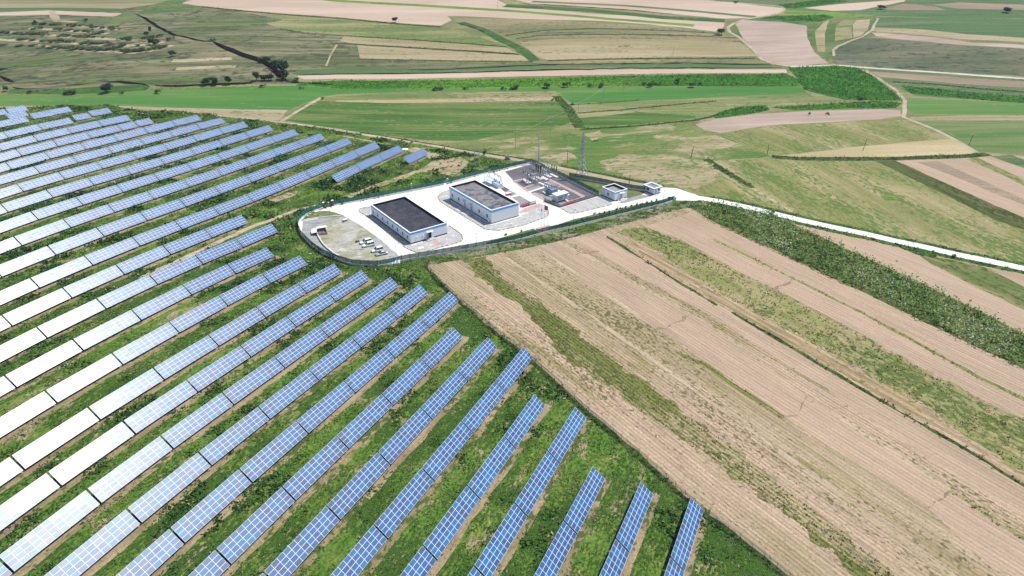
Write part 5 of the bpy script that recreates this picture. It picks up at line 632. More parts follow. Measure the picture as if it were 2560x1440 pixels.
MW, MH, TW = 1.638, 1.01, 4.04
ct, st_ = math.cos(TILT), math.sin(TILT)
def on_table(u, v, off): return (u, v*ct + off*st_, 1.9 - v*st_ + off*ct)
def table_meshes(nc):
    L = nc*MW; h = L/2; g = .012
    mb = MB()
    for i in range(nc):
        for j in range(4):
            u0, u1 = -h+i*MW+g, -h+(i+1)*MW-g; v0, v1 = -TW/2+j*MH+g, -TW/2+(j+1)*MH-g
            mb.add([on_table(u0,v0,.04),on_table(u0,v1,.04),on_table(u1,v1,.04),on_table(u1,v0,.04),
                    on_table(u0,v0,0),on_table(u0,v1,0),on_table(u1,v1,0),on_table(u1,v0,0)],
                   [(0,1,2,3)], 0)
            o = len(mb.v)-8
            for f in ((7,6,5,4),(0,4,5,1),(1,5,6,2),(2,6,7,3),(3,7,4,0)): mb.f.append([o+k for k in f]); mb.m.append(1)
    me = mb.mesh('panel_array', [M_MOD, M_BACK]); uvl = me.uv_layers.new(name='UVMap')
    k = 0
    for p in me.polygons:
        q = p.index // 6; i, j = q // 4, q % 4
        if p.index % 6 == 0:
            for li, (a, b) in zip(p.loop_indices, ((.02,.02),(.02,.98),(.98,.98),(.98,.02))): uvl.data[li].uv = (i+a, j+b)
        else:
            for li in p.loop_indices: uvl.data[li].uv = (i+.5, j+.5)
    fb = MB()
    def strip(u0, v0, u1, v1):
        vs = [on_table(u,v,o) for o in (.043,.058) for u,v in ((u0,v0),(u0,v1),(u1,v1),(u1,v0))]
        fb.add(vs, [(4,5,6,7),(0,4,7,3),(1,2,6,5),(0,1,5,4),(3,7,6,2)])
    fw = .034
    for i in range(nc+1):
        c = -h + i*MW; strip(max(-h, c-fw), -TW/2, min(h, c+fw), TW/2)
    for i in range(nc):
        for j in range(5):
            c = -TW/2 + j*MH
            strip(-h+i*MW+fw+.001, max(-TW/2, c-fw), -h+(i+1)*MW-fw-.001, min(TW/2, c+fw))
    fm = fb.mesh('module_frame', M_ALU)
    rb = MB(); npst = max(2, round(L/3.6))
    for v in (-1.45,-.5,.5,1.45): rb.bar(on_table(-h+.1,v,-.05), on_table(h-.1,v,-.05), .06, .08)
    for k in range(npst):
        u = -h + (k+.5)*L/npst
        rb.bar(on_table(u,-1.8,-.14), on_table(u,1.8,-.14), .08, .1)
        rb.bar((u,-1.25*ct,-.6),(u,-1.25*ct,1.9+1.25*st_-.2),.1); rb.bar((u,1.25*ct,-.6),(u,1.25*ct,1.9-1.25*st_-.2),.1)
        rb.bar((u,-1.25*ct,.5),(u,.2,1.75),.06)
    rm = rb.mesh('support_rack', M_STEEL)
    return me, fm, rm
protos = {}
def make_table(nc):
    if nc not in protos:
        ms = table_meshes(nc)
        r = link('solar_table', None)
        for nm, me in zip(('panel_array','module_frame','support_rack'), ms): link(nm, me, r)
        protos[nc] = r; return r
    return dup(protos[nc])
ISO = {0:'half-length panel table standing alone, right of the far field edge row end',
 1:'smallest lone panel table, just left of the bright solitary one by the far edge',
 2:'solitary pale panel table behind the others, with a bush at its back',
 3:'pale lone panel table just below and left of the one backed by a bush',
 4:'glare white lone panel table farthest back near the left edge',
 5:'lone panel table overlapped from behind by the farthest glare white one',
 6:'full pale panel table below the two overlapping lone ones at far left',
 7:'lone panel table cut by the left edge, level with the farthest glare white one',
 8:'pale panel table at the left edge, left of the full one under the overlapping pair'}
for x, y, z, slp, nc, row, k, kind in TABLES:
    o = make_table(nc)
    ex = Vector((E_.x*math.cos(slp), E_.y*math.cos(slp), math.sin(slp))); ny = N_.copy(); ny = -ny
    # local +y points to the low front edge
    yv = N_; zv = ex.cross(yv); 
    if zv.z < 0: ex = -ex; zv = -zv
    mm = Matrix((( ex.x, yv.x, zv.x, x),(ex.y, yv.y, zv.y, y),(ex.z, yv.z, zv.z, z),(0,0,0,1)))
    o.matrix_world = mm
    if kind == 'iso': lab = ISO[k]
    elif kind == 'cont':
        lab = ('lone blue panel table standing right of the dirt track, beside a white sheet' if row == 16 else
               ORD[k] + ' panel table from the right in the three-table row above the grassy track')
    else:
        lab = 'solar panel table, ' + ORD[k] + ' from right end of the ' + ORD[row-1] + ' row up from bottom right'
    tag(o, lab, 'solar panels', 'solar panel tables in the rows of the solar farm')


# ------------------------------------------------------------------ buildings of the compound
AX = R(34.3)
M_WALL = flat('white_render', (.70,.72,.74), .8, vary=.04, vs=.4)
M_BAND = flat('blue_cornice_paint', (.075,.36,.74), .6, vary=.03)
M_CAP = flat('white_parapet_cap', (.78,.77,.74), .7, vary=.03)
M_PLINTH = flat('dark_plinth', (.035,.04,.055), .8)
M_PVC = flat('window_frame_white', (.72,.72,.72), .5)
M_GLASS = flat('dark_window_glass', (.03,.04,.055), .12, spec=.6, vary=.2)
M_DOOR = flat('grey_blue_door', (.30,.38,.46), .5)
M_DARK = flat('dark_opening', (.018,.018,.02), .8)
M_UPST_SHADE = flat('shade_black_upstand', (.022,.022,.028), .8)  # bitumen upstand, near black to paint in the shade inside the parapet
M_STEP = flat('cement_steps', (.50,.49,.47), .9)
def roof_mat(name, c1, c2, c3, sc, lo, hi, bumps):
    g = G(name); v = g.rot(.3)
    a = g.noise(v, sc, 6, .65, 1.2); b2 = g.noise(v, .22, 5, .6, .6); d = g.noise(v, 2.6, 5, .75, .8)
    col = g.mix(g.step(b2, lo, hi), c1, c2); col = g.mix(g.step(d, .56, .64), col, c3)
    col = g.mul(col, g.step(a, .3, .7, .72, 1.25))
    return g.done(col, d, bumps, .2)
M_ROOF1 = roof_mat('loose_bitumen_roof', (.040,.042,.056), (.058,.058,.072), (.17,.165,.165), .9, .45, .55, .9)
M_ROOF2 = roof_mat('patched_bitumen_roof', (.200,.190,.188), (.088,.094,.128), (.235,.225,.215), .5, .53, .545, .3)
M_ROOF3 = roof_mat('cement_roof', (.27,.26,.25), (.23,.225,.22), (.30,.29,.28), .6, .4, .6, .2)
def window(p, face, u, z, w, h, W, t=.07, kind='window'):
    """window on face 'L' (x = 0, looking -x) or 'F' (y = 0, looking -y); frame and pane"""
    f = MB(); g = MB(); 
    def bx(m, a0, a1, d0, d1, z0, z1):
        if face == 'L': m.box(-d1, a0, z0, -d0, a1, z1)
        else: m.box(a0, -d1, z0, a1, -d0, z1)
    bx(f, u-w/2-t, u-w/2, .003, .05, z-t, z+h+t); bx(f, u+w/2, u+w/2+t, .003, .05, z-t, z+h+t)
    bx(f, u-w/2, u+w/2, .003, .05, z-t, z); bx(f, u-w/2, u+w/2, .003, .05, z+h, z+h+t)
    bx(f, u-.025, u+.025, .004, .045, z, z+h)
    fo = f.build(kind, W, p)
    bx(g, u-w/2, u-.025, .003, .02, z, z+h); bx(g, u+.025, u+w/2, .003, .02, z, z+h)
    g.build('pane', M_GLASS, fo)
def building(name, loc, rz, sx, sy, h, label, roofm, band=.55, over=0.0, par=1.0):
    b = empty(name, loc, rz, label, 'building')
    m = MB(); m.ring(0, 0, sx, sy, .25, -.6, h-.02); m.build('wall', M_WALL, b)
    m = MB(); m.ring(-.04-over, -.04-over, sx+.04+over, sy+.04+over, .28+over if over else .30, h-par-.02-band*0, h-.06) if over else m.ring(-.04, -.04, sx+.04, sy+.04, .036, h-.12-band, h-.12); m.build('cornice_band', M_BAND, b)
    m = MB(); m.ring(-.08-over, -.08-over, sx+.08+over, sy+.08+over, .48, h-.12 if not over else h-.06, h+.02); m.build('parapet_cap', M_CAP, b)
    m = MB(); m.ring(.252-over, .252-over, sx-.252+over, sy-.252+over, .03, h-par+.002, h-.14); m.build('shaded_upstand', M_UPST_SHADE, b)  # inner parapet lining, its shade put into the colour on all four sides
    m = MB(); m.box(.26-over, .26-over, h-par-.25, sx-.26+over, sy-.26+over, h-par); m.build('roof', roofm, b)
    m = MB(); m.ring(-.03, -.03, sx+.03, sy+.03, .028, -.6, .38); m.build('plinth', M_PLINTH, b)
    return b
def door(p, face, u, w, h, open_=False, canopy=True, step=1.2, stepw=None, z0=.3):
    d = MB()
    def bx(m, a0, a1, d0, d1, q0, q1):
        if face == 'L': m.box(-d1, a0, q0, -d0, a1, q1)
        else: m.box(a0, -d1, q0, a1, -d0, q1)
    bx(d, u-w/2, u+w/2, .032, .07, z0, z0+h); do = d.build('door', M_DARK if open_ else M_DOOR, p)
    q = MB(); bx(q, u-w/2-.08, u-w/2, .031, .1, z0, z0+h+.08); bx(q, u+w/2, u+w/2+.08, .031, .1, z0, z0+h+.08); bx(q, u-w/2, u+w/2, .031, .1, z0+h, z0+h+.08); q.build('door_frame', M_PVC, do)
    q = MB(); bx(q, u+w/2-.16, u+w/2-.1, .072, .12, z0+.95, z0+1.1); q.build('handle', M_STEEL, do)
    if open_:
        q = MB(); bx(q, u-w/2-.06, u-w/2-.02, .1, .95, z0, z0+h-.05); q.build('door_leaf', M_DOOR, do)
    if canopy:
        q = MB(); bx(q, u-w/2-.5, u+w/2+.5, .005, 1.0, z0+h+.35, z0+h+.47); q.build('canopy', M_CAP, p)
    if step:
        sw = stepw or w+1.4
        q = MB(); bx(q, u-sw/2, u+sw/2, .031, step*.6, -.2, z0); bx(q, u-sw/2, u+sw/2, step*.6+.002, step, -.2, z0*.5); q.build('steps', M_STEP, p)

b1 = building('long_building', (-37.2,242.6,0), AX, 15.5, 33.8, 4.5, 'nearer long white building with blue cornice and crumpled black roof, beside the cars', M_ROOF1, .75)
for f in (.07,.185,.31,.435,.56,.69,.82,.94): window(b1, 'L', f*33.8, 1.35, .95, 1.35, M_PVC)
door(b1, 'F', 7.9, 1.7, 2.4, True, True, 1.6, 3.4)
for x in (2.7, 5.2):
    m = MB(); m.tube((x,0,2.25),(x,-.22,2.25),.3,.24,12); m.build('wall_lamp', M_CAP, b1)
m = MB(); m.tube((-.1,.3,.05),(-.1,.3,3.9),.06); m.build('downpipe', M_CAP, b1)
for k in range(14):
    pass
b2 = building('control_building', (-7.6,259.7,0), AX, 13.0, 32.2, 5.75, 'taller white building with blue cornice and patched grey roof, next to the substation yard', M_ROOF2, .85)
for f in (.095,.275,.765,.925): window(b2, 'L', f*32.2, 1.75, 1.1, 1.4, M_PVC)
for f in (.77,.93):
    window(b2, 'L', f*32.2+.4, .75, .9, .3, M_PVC, .04, 'vent'); window(b2, 'L', f*32.2+.8, 4.05, .45, .45, M_PVC, .05, 'vent')
door(b2, 'L', .455*32.2, 1.7, 2.6, False, True, 4.2, 4.0); door(b2, 'L', .615*32.2, 1.3, 2.6, False, True, 4.2, 3.2)
m = MB(); m.tube((-.1,.25,.05),(-.1,.25,3.6),.07); m.build('downpipe', M_CAP, b2)
m = MB(); m.box(-.55,1.1,.5,-.05,2.0,1.2); m.tube((-.56,1.55,.85),(-.58,1.55,.85),.27,.27,12); m.build('air_conditioner', M_CAP, b2)
b3 = building('equipment_hut', (43.3,281.0,0), AX, 6.9, 8.2, 3.9, 'small square white hut with blue cornice between the substation yard and gatehouse', M_ROOF3, .45)
window(b3, 'L', 4.1, 1.3, 1.1, 1.2, M_PVC); window(b3, 'L', 6.9, 2.3, .4, .4, M_PVC, .05, 'vent'); window(b3, 'L', 1.4, 2.3, .4, .4, M_PVC, .05, 'vent')
door(b3, 'F', 3.6, 1.4, 2.4, False, True, 2.2, 3.0)
b4 = building('gatehouse', (60.7,287.4,0), AX, 4.0, 5.6, 3.0, 'smallest white hut with overhanging blue edged roof at the site entrance', M_ROOF3, .4, .55, .45)
window(b4, 'L', 3.6, 1.0, 1.5, 1.3, M_PVC); window(b4, 'F', 2.9, 1.1, 1.1, 1.1, M_PVC)
door(b4, 'F', 1.1, .95, 2.1, False, False, 1.5, 2.0, .15)

# ------------------------------------------------------------------ perimeter fences
M_FPOST = flat('green_fence_post', (.010,.060,.050), .5)
M_FWALL = flat('white_fence_footing', (.66,.65,.62), .85, vary=.08)
def mesh_mat(name, col, op):
    m, n, l, b = newmat(name)
    b.inputs['Base Color'].default_value = (*col, 1); b.inputs['Roughness'].default_value = .5
    t = n.new('ShaderNodeTexCoord'); no = n.new('ShaderNodeTexNoise'); no.inputs['Scale'].default_value = .8; l.new(t.outputs['Object'], no.inputs[0])
    mr = n.new('ShaderNodeMapRange'); mr.inputs[3].default_value = op-.12; mr.inputs[4].default_value = op+.12; l.new(no.outputs['Fac'], mr.inputs[0])
    tr = n.new('ShaderNodeBsdfTransparent'); mx = n.new('ShaderNodeMixShader')
    l.new(mr.outputs[0], mx.inputs[0]); l.new(tr.outputs[0], mx.inputs[1]); l.new(b.outputs[0], mx.inputs[2])
    l.new(mx.outputs[0], n['Material Output'].inputs[0]); return m
M_FMESH = mesh_mat('green_wire_mesh', (.022,.165,.130), .66)
M_GMESH = mesh_mat('grey_wire_mesh', (.16,.20,.22), .35)
def fence(name, pts, label, bay=3.0, h=2.25, wall=.5, wallm=None, meshm=None, postm=None, pw=.13):
    wallm = wallm or M_FWALL; meshm = meshm or M_FMESH; postm = postm or M_FPOST
    L = [Vector((q[0], q[1], 0)) for q in pts]
    root = empty(name, (L[0].x, L[0].y, 0), 0, label, 'fence')
    o = L[0]; st = [L[0]]; acc = 0; seg = 0; d = []; tot = sum((b-a).length for a, b in zip(L, L[1:])); n = max(1, round(tot/bay)); stp = tot/n
    def at(s):
        for a, b in zip(L, L[1:]):
            l = (b-a).length
            if s <= l + 1e-6: return a.lerp(b, s/l)
            s -= l
        return L[-1]
    P = [at(stp*k) for k in range(n+1)]
    g = [hz(q.x, q.y) for q in P]
    wb = MB()
    for k in range(n):
        a, b = P[k]-o, P[k+1]-o; z = max(g[k], g[k+1]) ; z0 = min(g[k], g[k+1]) - .8
        if wall: wb.bar((a.x,a.y,(z+wall*.5+z0)/2+.2),(b.x,b.y,(z+wall*.5+z0)/2+.2), .24, z+wall-z0)
        mm = MB(); dd = (b-a).normalized(); z1 = z+wall*.7+.1
        a2, b2 = a + dd*.06, b - dd*.06
        mm.bar((a2.x,a2.y,(z1+z+h-.05)/2),(b2.x,b2.y,(z1+z+h-.05)/2), .02, (z+h-.05)-z1); po_ = mm.build('mesh_panel', meshm, root)
        mm = MB(); mm.bar((a2.x,a2.y,z+h),(b2.x,b2.y,z+h), .05, .05); mm.build('top_rail', postm, po_)
    if wall: wb.build('footing_wall', wallm, root)
    for k, q in enumerate(P):
        q = q - o; zt_ = max(g[max(0,k-1)], g[k], g[min(n,k+1)])
        mm = MB(); mm.box(q.x-pw/2, q.y-pw/2, g[k]-.5, q.x+pw/2, q.y+pw/2, zt_+h+.12); mm.build('fence_post', postm, root)
    return root
fence('mesh_fence', [(-77.50,277.81,0.07),(-80.59,274.13,0.26),(-82.79,269.86,0.47),(-83.69,265.14,0.63),(-83.38,260.46,0.72),(-82.14,256.20,0.75),(-79.66,250.22,0.77),(-76.39,244.81,0.77),(-72.30,238.79,0.82),(-67.91,233.57,0.89),(-63.25,229.18,0.95),(-58.76,226.47,0.91),(-55.44,224.43,0.88),(-52.75,224.08,0.78),(-49.51,223.75,0.67),(-46.59,223.72,0.55),(-43.59,225.00,0.39),(-41.02,226.55,0.26),(-38.72,228.25,0.14)], 'green mesh fence on white footing, curving round the gravel car yard')
fence('mesh_fence', [(-38.65,228.25,0.14),(-35.78,229.66,0.04),(-30.57,231.58,-0.06),(-25.17,233.82,-0.10),(-11.49,238.75,-0.03),(2.50,244.34,-0.00),(14.52,251.83,-0.04),(24.04,256.21,-0.08),(42.61,266.37,-0.13),(62.87,277.17,-0.12),(68.28,281.05,-0.11)], 'long straight green mesh fence along the ploughed field side of the compound', 3.1)
fence('mesh_fence', [(-73.86,280.85,-0.08),(-53.06,291.53,-0.24),(-28.58,304.92,-0.39),(-13.91,315.43,-0.33),(9.84,330.24,-0.30)], 'green mesh fence between the compound and the solar tables behind it', 3.0)
fence('mesh_fence', [(10.13,330.34,-0.30),(21.34,312.81,0.05),(25.92,305.87,0.09),(37.26,287.31,0.10)], 'green mesh fence behind the switchgear, running down from the far corner', 2.8)
fence('mesh_fence', [(26.57,309.70,0.07),(28.31,308.86,0.08),(42.61,300.50,0.09),(52.19,293.90,0.08),(57.86,291.63,0.06)], 'green mesh fence from the switchgear fence past the huts to the gatehouse', 3.0)
M_SDARK = flat('dark_brick_footing', (.115,.085,.08), .9)
M_GPOST = flat('grey_fence_post', (.20,.24,.27), .5)
fence('yard_fence', [(37.06,287.05,0.10),(20.33,275.22,0.04)], 'low grey fence with red banner along the front of the substation yard', 3.3, 1.5, .25, M_SDARK, M_GMESH, M_GPOST, .07)
fence('yard_fence', [(20.17,275.31,0.04),(13.92,282.03,0.05)], 'low grey fence on the road side of the white cabin', 3.0, 1.5, .25, M_SDARK, M_GMESH, M_GPOST, .07)
fence('yard_fence', [(4.75,275.43,0.03),(10.49,279.67,0.03)], 'low grey fence with red banner beside the end wall of the taller building', 3.0, 1.5, .25, M_SDARK, M_GMESH, M_GPOST, .07)
# red slogan banners hung on the low fences (lettering too small to read in the photo)
M_RED = flat('red_banner_cloth', (.50,.045,.075), .7)
M_PALE = flat('pale_lettering', (.80,.55,.55), .7)
def banner(a, b, label):
    a = Vector((*a[:2], 0)); b = Vector((*b[:2], 0)); d = (b-a).normalized(); n = Vector((d.y,-d.x,0))
    if n.y > 0: n = -n
    r = empty('slogan_banner', (a.x, a.y, 0), 0, label, 'banner'); q = b-a; off = n*.12
    m = MB(); m.bar((off.x,off.y,.95),(q.x+off.x,q.y+off.y,.95), .02, .85); m.build('cloth', M_RED, r)
    m = MB(); k = int(q.length/.75); rr = random.Random(3)
    for i in range(k):
        c = off + n*.018 + d*(q.length*(i+.5)/k)
        for j in range(3):
            z = .72 + j*.2; w_ = rr.uniform(.12,.22); m.bar(c - d*w_ + Vector((0,0,z)), c + d*w_ + Vector((0,0,z)), .012, .05)
        m.bar(c + d*.02 + Vector((0,0,.68)), c + d*.03 + Vector((0,0,1.2)), .016, .05)
    m.build('lettering', M_PALE, r)
banner((22.23,276.52,0.05), (26.77,279.65,0.07), 'red slogan banner on the low fence in front of the white cabin')
banner((3.59,274.63,0.03), (7.77,277.72,0.03), 'red slogan banner on the low fence by the taller building')
# wire fence between the solar farm and the ploughed field
M_WPOST = flat('dark_green_post', (.03,.07,.05), .6)
M_WMESH = mesh_mat('thin_wire_mesh', (.10,.20,.15), .22)
fence('wire_fence', [(-30.37,225.22,0.06),(-23.97,211.74,0.16),(-18.05,201.88,0.04),(-6.19,183.81,-0.56),(5.33,168.10,-1.46),(12.52,157.11,-2.15),(19.03,146.55,-2.87),(26.82,135.97,-3.77),(33.08,126.95,-4.50),(41.47,114.61,-5.34),(48.04,106.61,-5.82),(53.86,98.71,-6.17),(56.28,95.27,-6.30)], 'thin green wire fence dividing the solar farm from the ploughed field', 3.0, 1.7, 0, None, M_WMESH, M_WPOST, .07)

# ------------------------------------------------------------------ gates and gate posts
M_GATEP = flat('dark_gate_pier', (.10,.10,.11), .8)
for q, lab in (((-77.32,278.48,0.06), 'dark gate pier with white cap at the end of the curved fence'), ((-74.12,280.89,-0.07), 'dark gate pier with white cap starting the back fence')):
    o = empty('gate_pier', q, AX, lab, 'gate pier')
    m = MB(); m.box(-.35,-.35,-.3,.35,.35,2.3); m.build('pier', M_GATEP, o)
    m = MB(); m.box(-.45,-.45,2.301,.45,.45,2.48); m.build('cap', M_CAP, o)
a, b = Vector((-77.04,278.72,0.04)), Vector((-74.38,280.57,-0.06)); q = b - a
o = empty('bar_gate', a, 0, 'low brown barred gate between the two capped piers', 'gate')
m = MB(); m.bar((0,0,1.35),q+Vector((0,0,1.35)),.06); m.bar((0,0,.25),q+Vector((0,0,.25)),.06); m.build('gate_frame', flat('brown_gate_paint',(.17,.11,.09),.6), o)
m = MB()
for k in range(22):
    c = q*((k+.5)/22); m.bar(c+Vector((0,0,.25)), c+Vector((0,0,1.35)), .03)
m.build('gate_bars', bpy.data.materials['brown_gate_paint'], o)
a, b, c = Vector((65.40,281.29,-0.08)), Vector((68.61,280.21,-0.13)), Vector((70.07,280.82,-0.14))
o = empty('gate_screen', b, 0, 'white rendered entrance wall block beside the concrete road', 'wall')
d = a - b; d.z = 0; d.normalize(); nn = Vector((-d.y, d.x, 0)); nn = nn if nn.x > 0 else -nn
m = MB(); L_ = (a-b).length
pts = [(0,0),(d.x*L_,d.y*L_),(d.x*L_+nn.x*1.6,d.y*L_+nn.y*1.6),(nn.x*1.6,nn.y*1.6)]
m.prism(pts, -.4, 1.75); m.build('wall', M_WALL, o)
m = MB(); m.prism([(p_[0]*1.02-.0, p_[1]*1.02) for p_ in pts], 1.752, 1.86); m.build('coping', M_CAP, o)
m = MB(); e_ = -d*.06; m.prism([(e_.x+nn.x*.3,e_.y+nn.y*.3),(e_.x+nn.x*1.3,e_.y+nn.y*1.3),(nn.x*1.3,nn.y*1.3),(nn.x*.3,nn.y*.3)], .2, 1.4); m.build('dark_panel', M_GLASS, o)

# ------------------------------------------------------------------ cars
M_CARW = flat('white_car_paint', (.78,.79,.80), .25, spec=.6, vary=.01)
M_CARS = flat('silver_car_paint', (.52,.55,.58), .28, .4, .6, .01)
M_TYRE = flat('tyre_rubber', (.015,.015,.016), .85)
M_RIM = flat('alloy_rim', (.45,.46,.48), .35, .7)
M_LAMP = flat('headlamp_lens', (.60,.63,.66), .15, spec=.7)
M_TAIL = flat('tail_lamp_red', (.35,.02,.02), .3)
def make_car(loc, rz, paint, label, suv=True, L=4.7, W=1.84):
    r = empty('parked_car', loc, rz, label, 'car', 'cars parked on the gravel yard')   # front towards -x
    H = 1.72 if suv else 1.46; b = .82 if suv else .72; h = L/2
    # lower body, lofted sections along x: (x, half width, floor, shoulder)
    sec = [(-h,.72,.42,.66),(-h+.12,.84,.30,.76),(-h+.9,.91,.24,b),(-h+1.5,.92,.24,b+.06),(0,.92,.24,b+.08),(h-1.1,.92,.24,b+.1),(h-.25,.88,.28,b+.12),(h,.78,.42,b+.02)]
    m = MB(); vs = []
    for x, hw, z0, z1 in sec:
        vs += [(x,-hw*.9,z0),(x,-hw,z0+.16),(x,-hw,z1-.12),(x,-hw*.88,z1),(x,hw*.88,z1),(x,hw,z1-.12),(x,hw,z0+.16),(x,hw*.9,z0)]
    fs = [(k*8+j, k*8+(j+1)%8, (k+1)*8+(j+1)%8, (k+1)*8+j) for k in range(len(sec)-1) for j in range(8)] + [tuple(range(8))[::-1], tuple(range((len(sec)-1)*8, len(sec)*8))]
    m.add(vs, fs); m.build('body', paint, r, True)
    # cabin: glasshouse sections (x bottom, x top)
    xb0, xt0, xt1, xb1 = (-h+1.25, -h+2.0, h-.55, h-.12) if suv else (-h+1.3, -h+2.1, h-1.35, h-.75)
    zb = b+.05; zt_ = H-.06; wb_, wt_ = .84, .66
    m = MB(); A = [(xb0,-wb_,zb),(xb1,-wb_,zb),(xb1,wb_,zb),(xb0,wb_,zb),(xt0,-wt_,zt_),(xt1,-wt_,zt_),(xt1,wt_,zt_),(xt0,wt_,zt_)]
    m.add(A, [(3,2,1,0),(4,5,6,7),(0,1,5,4),(1,2,6,5),(2,3,7,6),(3,0,4,7)]); m.build('window_glass', M_GLASS, r)
    m = MB(); t = .05
    m.add([(xt0-.03,-wt_-.03,zt_-.02),(xt1+.05,-wt_-.03,zt_-.02),(xt1+.05,wt_+.03,zt_-.02),(xt0-.03,wt_+.03,zt_-.02),(xt0+.15,-wt_+.1,zt_+.07),(xt1-.1,-wt_+.1,zt_+.07),(xt1-.1,wt_-.1,zt_+.07),(xt0+.15,wt_-.1,zt_+.07)],
          [(3,2,1,0),(4,5,6,7),(0,1,5,4),(1,2,6,5),(2,3,7,6),(3,0,4,7)])
    for s in (-1,1):
        for f0, f1 in ((0,4),(1,5)):
            a_, c_ = Vector(A[f0]), Vector(A[f1]); a_.y = abs(a_.y)*s*1.01; c_.y = abs(c_.y)*s*1.01; m.bar(a_, c_, .09)
        xm = (xb0+xb1)/2+.1; m.bar((xm,s*(wb_+.005),zb),(xm,s*(wt_+.005),zt_), .08)
    m.build('roof', paint, r)
    for x in (-h+.86, h-.86):
        for s in (-1,1):
            m = MB(); m.tube((x,s*.72,.33),(x,s*.935,.33),.335,.335,16); wv = m.build('wheel', M_TYRE, r)
            m = MB(); m.tube((x,s*.936,.33),(x,s*.95,.33),.2,.18,10); m.build('rim', M_RIM, wv)
    for s in (-1,1):
        m = MB(); m.box(-h-.01,s*.62-.16,.58,-h+.14,s*.62+.16,.70); m.build('headlight', M_LAMP, r)
        m = MB(); m.box(h-.1,s*.66-.12,b-.1,h+.012,s*.66+.12,b+.08); m.build('tail_light', M_TAIL, r)
        m = MB(); m.box(xb0+.25,s*.98-.1,b+.1,xb0+.42,s*.98+.1,b+.24); m.build('side_mirror', paint, r)
    return r
CARS = [((-54.10,243.98,0.06), 'white estate car with sunroof, farthest from the curved fence, partly hidden by another', M_CARW, True, 4.7),
        ((-52.69,241.31,0.09), 'white off-road car second in the parked line, front wheels in plain view', M_CARW, True, 4.8),
        ((-48.66,236.77,0.12), 'plain white car third in the parked line, beside the silver saloon', M_CARW, True, 4.6),
        ((-46.69,233.84,0.17), 'silver saloon car with boot, nearest to the curved fence', M_CARS, False, 4.6)]
for q, lab, pm, suv, L in CARS: make_car(q, R(29), pm, lab, suv, L)
o = empty('motor_scooter', (-57.39,244.50,0.11), R(20), 'dark motor scooter parked just left of the first white car', 'scooter')
m = MB(); m.box(-.55,-.14,.25,.45,.14,.42); m.bar((.35,0,.4),(.55,0,.95),.16); m.build('body', M_TYRE, o)
m = MB(); m.box(-.55,-.15,.55,.1,.15,.78); m.build('saddle', M_DARK, o)
m = MB(); m.bar((.5,-.34,1.02),(.5,.34,1.02),.06); m.build('handlebar', M_STEEL, o)
for x in (-.6,.65):
    m = MB(); m.tube((x,-.06,.25),(x,.06,.25),.25,.25,14); m.build('wheel', M_TYRE, o)

# ------------------------------------------------------------------ yard details
M_WHITE = flat('white_sheet', (.74,.74,.73), .6)
M_BRICK = flat('tan_brick', (.36,.29,.21), .9, vary=.15, vs=4)
o = empty('refuse_bay', (-72.53,252.68,0.35), R(20), 'open brick refuse bay with tilted white sheet roof by the curved wall', 'refuse bay')
m = MB(); m.box(-2,-2,-.2,2,-1.75,1.1); m.box(-2,-1.748,-.2,-1.75,2,1.5); m.box(1.75,-1.748,-.2,2,2,1.5); m.box(-1.748,1.75,-.2,1.748,2,1.5); m.build('brick_wall', M_BRICK, o)
m = MB(); m.box(-1.7,-1.7,-.1,1.7,1.7,.05); m.build('floor', M_DARK, o)
m = MB(); m.add([(-3.9,-1.2,1.0),(-1.9,-1.9,1.5),(-1.2,1.9,1.75),(-3.4,2.4,1.2),(-3.9,-1.2,1.06),(-1.9,-1.9,1.56),(-1.2,1.9,1.81),(-3.4,2.4,1.26)], [(3,2,1,0),(4,5,6,7),(0,1,5,4),(1,2,6,5),(2,3,7,6),(3,0,4,7)])
m.add([(-1.6,1.1,1.62),(2.3,1.3,1.62),(2.2,2.6,1.8),(-1.5,2.5,1.8),(-1.6,1.1,1.68),(2.3,1.3,1.68),(2.2,2.6,1.86),(-1.5,2.5,1.86)], [(3,2,1,0),(4,5,6,7),(0,1,5,4),(1,2,6,5),(2,3,7,6),(3,0,4,7)]); m.build('roof_sheet', M_WHITE, o)
m = MB(); m.box(-1.2,-1.2,.05,-.2,.2,.75); m.box(.1,-.6,.05,1.1,.8,.5); m.build('rubbish', flat('rubbish_heap',(.22,.13,.10),.9,vary=.5,vs=3), o)
o = empty('equipment_box', (-65.87,264.68,0.02), AX, 'small blue and white box on the weedy yard near the concrete drive', 'box')
m = MB(); m.box(-.8,-.5,0,.8,.5,.7); m.build('box_body', flat('blue_box',(.22,.36,.55),.5), o)
m = MB(); m.box(-.9,-.6,.702,.9,.6,.8); m.build('lid', M_WHITE, o)
def curb(name, pts, label, h=.7, w=.35, mat=M_FWALL, z0=-.3):
    m = MB(); L = [Vector(q) for q in pts]
    for a, b in zip(L, L[1:]):
        d = (b-a).normalized()*.05; m.bar(a + Vector((0,0,(h+z0)/2)) , b + d + Vector((0,0,(h+z0)/2)), w, h-z0)
    return tag(m.build(name, mat), label, 'wall')
curb('retaining_wall', [(-74.10,252.21,0.42),(-72.87,248.85,0.46),(-71.21,245.19,0.51),(-69.52,241.94,0.55),(-67.49,238.74,0.60),(-65.61,236.09,0.65),(-63.90,233.82,0.70),(-61.40,231.08,0.75)], 'low white curved retaining wall below the refuse bay')
curb('retaining_wall', [(-82.48,264.04,0.57),(-79.99,266.13,0.39),(-76.71,267.78,0.22),(-72.33,268.95,0.08),(-68.27,269.57,0.00)], 'thin white retaining wall along the top of the gravel slope', .4)
